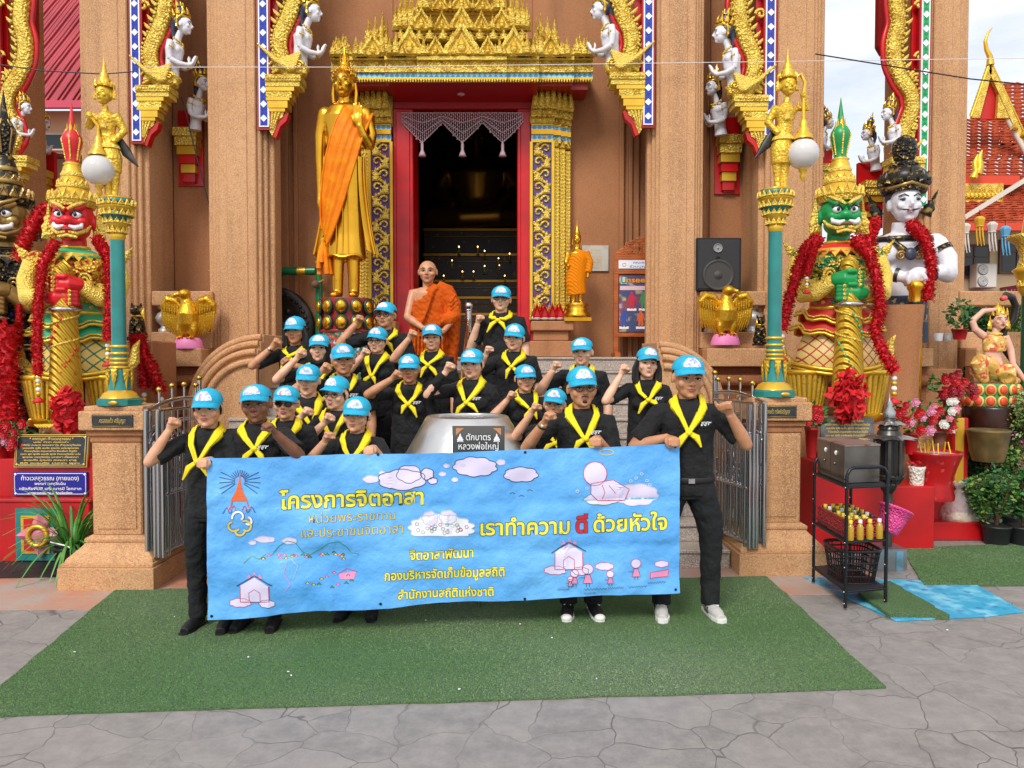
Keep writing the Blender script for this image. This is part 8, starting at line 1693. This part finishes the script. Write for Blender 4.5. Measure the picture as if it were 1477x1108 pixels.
for i in range(6):
    for j in range(4): bottle(rk(.13 + i * .14, .2 + j * .2, .493), (CAPY, CAPB, CAPY, CAPW2, CAPY)[(i * 3 + j * 2) % 5], 'small oil bottle with coloured cap standing in the red crate', 'bottles in the red crate')
for i in range(4): bottle(rk(.98, .12 + i * .24, .483), CAPW2 if i % 2 else CAPY, 'yellow oil bottle standing in front of the red crate on the shelf edge', 'bottles before the red crate')
t = thing('plastic_basket', 'black plastic basket on the bottom shelf of the rack', 'basket', rk(.6, .5, .143), world=True); mb = MB(); BK = mat('black_basket_plastic', '#17171b', .4); c = rk(.6, .5, .145)
for k_, (z, r_) in enumerate(((0, .125), (.05, .13), (.1, .138), (.15, .145), (.2, .152), (.235, .158))): mb.tube([c + Vector((r_ * (abs(math.cos(a)) ** .5) * math.copysign(1, math.cos(a)), r_ * 1.15 * (abs(math.sin(a)) ** .5) * math.copysign(1, math.sin(a)), z)) for a in [2 * math.pi * j / 32 for j in range(32)]], .006 if k_ < 5 else .012, BK, 5, closed=True)
for j in range(32): a = 2 * math.pi * j / 32; f_ = lambda r_, z: c + Vector((r_ * (abs(math.cos(a)) ** .5) * math.copysign(1, math.cos(a)), r_ * 1.15 * (abs(math.sin(a)) ** .5) * math.copysign(1, math.sin(a)), z)); mb.tube([f_(.125, 0), f_(.156, .23)], .0055, BK, 5)
mb.box(c, (.24, .28, .008), BK); mb.obj('basket_body', t)
t = thing('bucket', 'bright pink plastic basket bucket hooked tilted on the rack side', 'bucket', P(1288, 752, 5.75), world=True); PKB = mat('pink_plastic', '#e0468c', .35, bump=('vor', 60, .6, 0, 'X', .02)); mb = MB(); u = 5.7 / F; mb.T = Matrix.Translation(P(1280, 768, 5.7)) @ Euler((R(-8), R(24), 0)).to_matrix().to_4x4() @ Matrix.Scale(u, 4); mb.lathe([(13, 0), (14, 1), (18, 20), (21, 34), (23.5, 35), (23.5, 38), (21, 38), (17, 20), (12.5, 2), (.1, 2)], PKB, n=32, cap=False); mb.lathe([(.1, 0), (13, 0)], PKB, n=24, cap=False)
for i in range(26):
    for z, r_ in ((26, 19.3), (30, 20.2)): a = i * .2417; mb.ell((r_ * math.cos(a), r_ * math.sin(a), z), (.9, .9, 1.3), mat('pink_hole_shadow', '#8a2a58', .5), 6)
mb.obj('bucket_body', t)
# flowers and plants
bouquet(1170, 660, 6.75, 34, 38, 9, [ROSE], 'small red roses in a red pot between the right pillar and the slate plaque', ph=40, pw=9, seed=11, sz=8)
bouquet(1314, 655, 7.15, 52, 50, 17, [ROSE, ROSE, FPINK], 'red roses in a red pot behind the incense burner roof', ph=28, pw=10, seed=12, sz=8)
bouquet(1355, 640, 7.6, 40, 48, 13, [ROSE, FCOR, FWHT], 'mixed red and white roses beside the yellow edged box', pot=mat('clay_pot', '#8a5a48', .6), ph=16, pw=10, seed=13, sz=7)
bouquet(1372, 600, 7.75, 52, 42, 18, [ROSE, mat('rose_dark', '#8f1020', .5)], 'dark red roses beside the stone block', ph=22, pw=12, seed=14, sz=8)
bouquet(1384, 490, 8.9, 34, 42, 0, [ROSE], 'green plant in a red pot on the far right ledge', ph=14, pw=11, seed=15)
for i, (px, m_) in enumerate(((1353, WHITE), (1367, mat('glass_cup_grey', '#b8b4b0', .2, alpha=.6)))):
    mb = MB(); b = P(px, 492, 8.95); mb.lathe([(.045, 0), (.055, .09), (.05, .09), (.042, .01)], m_, b, 16); tag(mb.obj('cup', loc=b), ('white bowl on the far right ledge beside a clear glass', 'clear glass on the far right ledge beside the red plant pot')[i], 'cup')
t = thing('clay_jar', 'dark brown clay jar under the goddess statue', 'jar', P(1430, 640, 7.9), world=True); mb = MB(); u = 7.9 / F; b = P(1430, 655, 7.9); CJ = mat('dark_brown_glaze', '#3c2018', .3, nz=(5, '#2a1610', .4, .7)); mb.lathe([(26 * u, 0), (30 * u, 8 * u), (33 * u, 40 * u), (37 * u, 66 * u), (36 * u, 70 * u), (.1 * u, 70 * u)], CJ, b, 30, cap=False); mb.obj('jar_body', t)
mb = MB(); b = P(1425, 665, 7.5); u = 7.5 / F; mb.lathe([(20 * u, 0), (24 * u, 14 * u), (28 * u, 42 * u), (30 * u, 44 * u), (27 * u, 46 * u), (24 * u, 40 * u)], mat('olive_glaze', '#5a4a2c', .35, nz=(7, '#7a6238', .45, .7)), b, 26); tag(mb.obj('glazed_pot', loc=b), 'olive glazed pot with scalloped rim in front of the dark clay jar', 'pot')
def bush(px, py, Y, w_, h_, n, ms, sz, lab, nm='shrub', pot=None, fl=None, seed=1, cat='plant'):
    u = Y / F; b = G(px, py) if pot is not None else P(px, py, Y); t = thing(nm, lab, cat, b, world=True); zz = 0
    if pot is not None: mb = MB(); mb.lathe([(.1, 0), (.125, .16), (.13, .165), (.13, .18), (.11, .18)], pot, b, 18); mb.obj('pot', t); zz = .17
    st_ = MB(); rr = random.Random(seed)
    c = b + Vector((0, 0, zz + h_ * .5 * u))
    for i in range(7): a = rr.random() * 6.28; st_.tube([b + Vector((0, 0, zz)), b + Vector((math.cos(a) * w_ * .18 * u, math.sin(a) * w_ * .18 * u, zz + h_ * .4 * u)), b + Vector((math.cos(a) * w_ * .35 * u, math.sin(a) * w_ * .35 * u, zz + h_ * .8 * u))], [.012, .008, .004], mat('stem_brown', '#4c3a26', .8), 5)
    st_.obj('stem', t); mb = MB()
    for i in range(9):
        d = Vector((rr.uniform(-1, 1), rr.uniform(-1, 1), rr.uniform(-.8, .9))); leaves(mb, c + Vector((d.x * w_ * .28 * u, d.y * w_ * .25 * u, d.z * h_ * .28 * u)), (w_ * .26 * u, w_ * .26 * u, h_ * .3 * u), n * 2 // 9, [ms[i % len(ms)], ms[(i + 1) % len(ms)]], sz, seed * 13 + i)
    mb.obj('foliage', t)
    if fl:
        mb = MB()
        for i in range(fl[1]): d = Vector((rr.gauss(0, 1), -abs(rr.gauss(0, .8)), rr.gauss(0, .8) + .3)).normalized(); leaves(mb, c + Vector((d.x * w_ * .52 * u, d.y * w_ * .5 * u, d.z * h_ * .52 * u)), (.022, .022, .022), 9, fl[0], .022, i + seed)
        mb.obj('flowers', t)
bush(1437, 785, 7.2, 62, 90, 900, [LEAFG, LEAFD, LEAFY], .05, 'leafy green plant in a black pot, first of the row by the red step', 'potted_plant', POTB, None, 21)
bush(1474, 786, 7.2, 60, 86, 900, [LEAFG, LEAFD], .055, 'glossy leafy plant in a black pot at the right end of the grass', 'potted_plant', POTB, None, 22)
bush(1452, 768, 7.5, 56, 90, 700, [LEAFD, LEAFG], .05, 'green plant in a black pot squeezed behind the two front pots', 'potted_plant', POTB, ([FMAG], 7), 23)
bush(1398, 705, 7.9, 60, 52, 700, [LEAFG, LEAFD], .05, 'flowering shrub with pink and white blooms beside the incense pot', 'flowering_shrub', None, ([FPINK, FMAG, FWHT], 16), 24)
bush(1450, 690, 7.7, 74, 66, 900, [LEAFG, LEAFY], .05, 'magenta flowering shrub below the variegated bush', 'flowering_shrub', None, ([FMAG, FPINK], 18), 25)
bush(1408, 720, 7.4, 46, 30, 420, [LEAFG, LEAFY], .045, 'low shrub with yellow blooms by the plastic bag', 'flowering_shrub', None, ([FYEL, FPINK, FWHT], 9), 26)
bush(1478, 640, 7.6, 70, 90, 1500, [LEAFP, LEAFY], .04, 'pale variegated bush at the right edge', 'shrub', None, None, 27)
bush(1470, 540, 9.5, 60, 95, 1300, [LEAFG, LEAFY], .06, 'yellow-green bush behind the goddess statue', 'shrub', None, ([FPINK, FWHT], 14), 28)
bush(1405, 500, 10.5, 62, 66, 1200, [LEAFD, LEAFG], .06, 'dark green bush behind the far right column', 'shrub', None, None, 29)
bush(1450, 470, 11.5, 50, 50, 900, [LEAFG, LEAFY], .06, 'rounded green bush below the maroon awning', 'shrub', None, ([FPINK], 8), 30)
mb = MB(); b = P(1418, 752, 7.7); u = 7.7 / F; mb.lathe([(20 * u, 0), (26 * u, 46 * u), (28 * u, 50 * u), (24 * u, 50 * u), (22 * u, 40 * u)], POTG, b, 24); tag(mb.obj('planter', loc=b), 'empty grey planter behind the plastic bag', 'planter')

# ================================================================ buildings and street behind
CREAM = mat('cream_plaster', '#d8c49c', .8, nz=(1, '#c8b48c', .4, .7)); TILE = mat('orange_roof_tile', '#b4472c', .85, spec=.15, nz=(3, '#c8603c', .4, .7), bump=('wave', 7, 1., .3, 'Z', .05)); WIN = mat('dark_window_glass', '#20262c', .1); TRIM = mat('roof_white_trim', '#cfc6b8', .6)
t = thing('monks_building', 'cream building with red tiled Thai roofs and gilded gable beyond the columns', 'building', (12, 19, 0), world=True)
def X(p, Y=19): return fx(p, Y)
def Z(p, Y=19): return fz(p, Y)
mb = MB(); mb.bx(X(1330), X(1640), 19, 26, 0, Z(318), CREAM); mb.bx(X(1330), X(1640), 18.4, 19, Z(440), Z(425), mat('maroon_fascia', '#8f2c48', .5)); mb.bx(X(1440), X(1640), 18.2, 19.1, Z(424), Z(415), mat('maroon_fascia', '#8f2c48', .5)); mb.obj('wall', t)
for x0, x1, y0, y1 in ((1380, 1419, 357, 398), (1440, 1482, 350, 392)):
    mb = MB(); mb.bx(X(x0) - .06, X(x1) + .06, 18.93, 19.03, Z(y1) - .06, Z(y0) + .06, mat('window_frame_brown', '#5a4030', .5)); mb.bx(X(x0), X(x1), 18.92, 18.94, Z(y1), Z(y0), WIN); mb.bx((X(x0) + X(x1)) / 2 - .02, (X(x0) + X(x1)) / 2 + .02, 18.9, 18.93, Z(y1), Z(y0), mat('window_frame_brown', '#5a4030')); mb.bx(X(x0), X(x1), 18.9, 18.93, Z(y0 + 14) - .015, Z(y0 + 14) + .015, mat('window_frame_brown', '#5a4030')); mb.obj('window', t)
mb = MB(); zz = Z(318); 
def slope(x0, x1, ytop, ybot, Y0, Y1, m, n=18):
    A, B_ = Vector((0, Y0, Z(ybot, Y0))), Vector((0, Y1, Z(ytop, Y1)))
    for i in range(n):
        a, b = A.lerp(B_, i / n), A.lerp(B_, (i + 1.15) / n); up_ = Vector((0, 0, .07)); xl, xr = X(x0, a.y), X(x1, a.y); c = max(2, int((xr - xl) / .28))
        rows = [[(xl + (xr - xl) * k / (c * 4), p.y, p.z + .07 * h_ + .025 * math.sin(k * math.pi / 2)) for k in range(c * 4 + 1)] for p, h_ in ((a, 0), (a, 1), (b, .0))]
        mb.grid(rows, m, smooth=False)
slope(1330, 1660, 255, 325, 17.9, 21, TILE); mb.add([(X(1368, 17.8), 17.8, Z(330, 17.8)), (X(1477, 17.8), 17.85, Z(262, 17.8)), (X(1477, 17.8), 17.85, Z(254, 17.8)), (X(1368, 17.8), 17.8, Z(322, 17.8))], [(0, 1, 2, 3)], TRIM)
slope(1340, 1478, 172, 262, 19.5, 22, TILE); mb.bx(X(1340, 19.6), X(1446, 19.6), 22, 22.2, Z(178, 19.5), Z(170, 19.5) + .0, TRIM)
slope(1436, 1680, 120, 225, 20.5, 24, TILE); mb.obj('tiled_roof', t)
mb = MB(); Yg = 20.2; k = Yg / F; ap = (1417, 96)
mb.prism([(X(ap[0], Yg), Z(ap[1] + 6, Yg)), (X(1396, Yg), Z(170, Yg)), (X(1450, Yg), Z(172, Yg))], Yg + .05, Yg + .1, mat('gable_red', '#c01c14', .5))
mb.prism([(X(1430, Yg), Z(135, Yg)), (X(1428, Yg), Z(172, Yg)), (X(1446, Yg), Z(172, Yg))], Yg - .1, Yg, GOLDC)
for q_ in ([(1417, 90), (1392, 172), (1403, 172), (1419, 106)], [(1417, 90), (1474, 214), (1463, 208), (1415, 106)]): mb.prism([(X(x, Yg), Z(y, Yg)) for x, y in q_], Yg - .12, Yg, GOLDC)
for (xa, ya), (xb, yb) in (((1416, 92), (1391, 170)), ((1418, 92), (1474, 208))):
    n = 16
    for i in range(n): q = i / n; mb.leaf((X(xa + (xb - xa) * q, Yg), Yg - .05, Z(ya + (yb - ya) * q + 3, Yg)), .09, .16, .04, GOLD, 1)
    mb.tube([(X(xa, Yg), Yg - .1, Z(ya, Yg)), (X(xb, Yg), Yg - .1, Z(yb, Yg))], .03, GOLD, 6)
mb.tube([(X(x, Yg), Yg - .1, Z(y, Yg)) for x, y in ((1417, 96), (1416, 84), (1411, 74), (1409, 62), (1413, 50), (1419, 42))], [.1, .07, .055, .045, .03, .01], GOLD, 8)
for x, y in ((1460, 196), (1466, 204), (1448, 186)): mb.tube([(X(x, Yg), Yg - .15, Z(y, Yg)), (X(x + 5, Yg), Yg - .15, Z(y + 2, Yg)), (X(x + 6, Yg), Yg - .15, Z(y - 6, Yg))], [.08, .08, .02], GOLD, 6)
mb.tube([(X(1446, Yg), Yg, Z(172, Yg)), (X(1477, Yg), Yg - .2, Z(242, Yg))], .07, TRIM, 6); mb.obj('gable', t); mb = MB(); mb.bx(X(1378, 19), X(1450, 19), 19.2, 19.6, Z(318), Z(262), GOLDC)
for i in range(12): mb.leaf((X(1380 + i * 6), 19.19, Z(284)), .1, .22, .04, GOLD, 1)
for x, y in ((1398, 250), (1392, 256)): mb.tube([(X(x, 19.2), 19, Z(y + 4, 19.2)), (X(x + 4, 19.2), 19, Z(y - 6, 19.2)), (X(x + 2, 19.2), 19, Z(y - 18, 19.2)), (X(x + 6, 19.2), 19, Z(y - 30, 19.2))], [.1, .09, .07, .02], GOLD, 6)
mb.bx(X(1340, 19.4), X(1462, 19.4), 19.3, 19.5, Z(268, 19.4), Z(255, 19.4), mat('eave_orange', '#d0401c', .5)); mb.bx(X(1370, 17.8), X(1500, 17.8), 17.75, 17.9, Z(333, 17.8), Z(322, 17.8), mat('eave_orange', '#d0401c', .5)); mb.obj('eave_frieze', t)
t = thing('air_conditioner', 'white outdoor air conditioner unit with two fans on the cream wall', 'air conditioner', P(1421, 416, 18.7), world=True); mb = MB(); mb.bx(X(1407, 18.6), X(1436, 18.6), 18.6, 18.92, Z(415, 18.6), Z(380, 18.6), mat('ac_casing', '#cfccc2', .5)); mb.obj('casing', t, .02)
for y in (389, 406):
    mb = MB(); mb.T = Matrix.Translation((X(1415, 18.6), 18.59, Z(y, 18.6))) @ Matrix.Rotation(R(90), 4, 'X'); mb.lathe([(.125, -.01), (.125, .015), (.1, .02)], mat('ac_grille', '#8a8a86', .5), n=20)
    for r_ in (.04, .07, .1): mb.tube([(r_ * math.cos(a), r_ * math.sin(a), .022) for a in [q * .35 for q in range(18)]], .006, WHITE, 5, closed=True)
    mb.obj('fan', t)
LAN = [(1392, 322, '#d8d0c4'), (1413, 312, '#d8a828'), (1431, 320, '#cfc4bc'), (1450, 326, '#5fa0c8'), (1378, 330, '#d8b040')]
for i, (px, py, c_) in enumerate(LAN):
    Yl = 13.0; t = thing('paper_lantern', ('white hanging paper lantern first from the far right column', 'yellow hanging paper lantern with long tails', 'cream hanging paper lantern between the yellow and blue lanterns', 'light blue hanging paper lantern', 'yellow paper lantern half hidden by the far right column')[i], 'lantern', P(px, py, Yl), world=True, group='hanging paper lanterns'); b = ST(px, py, Yl); m_ = mat('lantern_paper_' + c_[1:], c_, .7)
    b.tube([(0, 0, 0), (0, 0, 9)], .5, BLACK, 5); b.lathe([(3, 0), (7, -3), (7.4, -5), (5, -14), (6, -15), (4, -16)], m_, n=8, smooth=False); b.obj('lantern_body', t); g = b.new()
    for q in range(6): a = q * 1.047; g.tube([(4 * math.cos(a), 4 * math.sin(a), -15), (4.5 * math.cos(a) + 1, 4 * math.sin(a), -28), (4 * math.cos(a) + 2 + q % 3, 3 * math.sin(a), -38 - q % 2 * 4)], [1.3, 1.5, .8], m_, 5, flat=.4)
    g.obj('tails', t)
t = thing('parasol', 'blue parasol beyond the far right column', 'parasol', P(1378, 470, 15), world=True); b = ST(1372, 445, 15); b.lathe([(38, -4), (34, 4), (22, 14), (8, 20), (.5, 22)], mat('blue_canvas', '#27469c', .7), n=10, smooth=False); b.obj('canopy', t); b = b.new(); b.tube([(0, 0, -75), (0, 0, 20)], 1.6, STEEL, 8); b.obj('pole', t)
# golden figure lamp post at the right edge
t = thing('lamp_post', 'green and gold lamp post with crowned figure at the right photo edge', 'lamp post', P(1478, 520, 8.4), world=True); b = ST(1482, 640, 8.4); b.lathe([(14, 0), (14, 30), (11, 40), (11, 215)], mat('dark_green_enamel', '#14523a', .35)); b.obj('pole', t); c = b.new(); c.lathe([(11, 213), (16, 222), (15, 232), (21, 246), (24, 250), (18, 254)], GOLD); flame_crown(c, (0, 0, 226), 15, 14, GOLDY, 12, 0); c.lathe([(18, 254), (14, 270), (20, 288), (32, 296), (30, 300)], GOLDC); c.obj('capital', t); f = b.new(); s = f.new(); s.tube([(0, 0, 298), (0, 0, 318), (-2, 0, 336)], [14, 11, 8], GOLD, 12); s.ell((-4, -2, 342), (8, 8, 9), GOLD, 10); f.fuse(s, 1.5, GOLD, 2); f.lathe([(8, 346), (6, 354), (2, 362), (.4, 374)], GOLD, (-4, -2, 0), 10); f.obj('figure', t)
# left building
CRED = mat('red_corrugated_roof', '#c04a52', .5, nz=(.6, '#a83c46', .4, .7), bump=('wave', 3.1, 1., 0, 'X', .08)); Yb = 16
t = thing('red_roof_house', 'house with red corrugated roof between the left columns', 'building', (fx(90, Yb), Yb, 0), world=True); X = lambda p: fx(p, Yb); Z = lambda p: fz(p, Yb)
mb = MB(); mb.bx(X(-60), X(145), Yb, Yb + 6, 0, Z(160), mat('pale_plaster', '#d8b48c', .8, nz=(1, '#c8a47c', .4, .7))); mb.obj('wall', t)
mb = MB(); n = 44
for ya, yb, Y0, Y1, in ((158, -60, Yb - .5, Yb + 5),):
    z0, z1 = Z(ya), fz(-90, Yb + 5); rows = []
    for r_ in range(7):
        q = r_ / 6; rows.append([(X(-70) + (X(160) - X(-70)) * i / 176, Y0 + (Y1 - Y0) * q, z0 + (z1 - z0) * q + .03 * math.sin(i * 1.57) + .02 * (r_ % 2)) for i in range(177)])
    mb.grid(rows, CRED)
mb.bx(X(-70), X(160), Yb - .56, Yb - .46, Z(168), Z(158), mat('pink_fascia', '#c83c58', .5)); rows = []
for r_ in range(5): q = r_ / 4; rows.append([(X(-70) + (X(160) - X(-70)) * i / 176, Yb - 2.2 + 2.2 * q, Z(262) + (Z(228) - Z(262)) * q + .025 * math.sin(i * 1.57)) for i in range(177)])
mb.grid(rows, CRED); mb.bx(X(-70), X(160), Yb - 2.24, Yb - 2.18, Z(270), Z(262), mat('gutter_grey', '#6a6a70', .5)); mb.obj('corrugated_roof', t)
mb = MB(); mb.bx(X(62) - .08, X(102) + .08, Yb - .06, Yb + .02, Z(218), Z(193), TRIM); mb.bx(X(64), X(100), Yb - .08, Yb - .05, Z(215), Z(196), WIN); mb.obj('window', t)
# cables
for pts, r_, lab in (([P(-10, 92, 8.9), P(60, 102, 8.9), P(150, 107, 8.9), P(197, 103, 8.9)], .007, 'black cable sagging between the left columns'), ([P(1176, 78, 9.0), P(1300, 98, 9.0), P(1400, 114, 9.0), P(1500, 124, 9.0)], .008, 'black cable crossing the sky at the right'), ([P(262, 140, 9.6), P(282, 220, 9.6), P(312, 335, 9.6)], .007, 'thin black cable hanging from the left wall bracket')):
    mb = MB(); mb.tube(pts, r_, BLACK, 6); tag(mb.obj('cable', loc=pts[0]), lab, 'cable')
mb = MB(); mb.tube([P(208, 97, 9.15), P(500, 97, 9.15), P(820, 93, 9.15), P(1180, 88, 9.15), P(1480, 84, 9.15)], .004, WHITE, 5); tag(mb.obj('sacred_thread', loc=P(208, 97, 9.15)), 'thin white thread strung across the temple front', 'thread')
mb = MB()
for i in range(11): p = G(rnd.uniform(60, 1400), rnd.uniform(880, 1000), .016); mb.ell(p, (.006 * rnd.uniform(.5, 1.4), .009, .003), WHITE, 6, rot=(0, 0, rnd.random() * 3))
o = mb.obj('petal_litter'); tag(o, 'scattered tiny white petals lying on the grass mat and paving', 'litter'); o['kind'] = 'stuff'
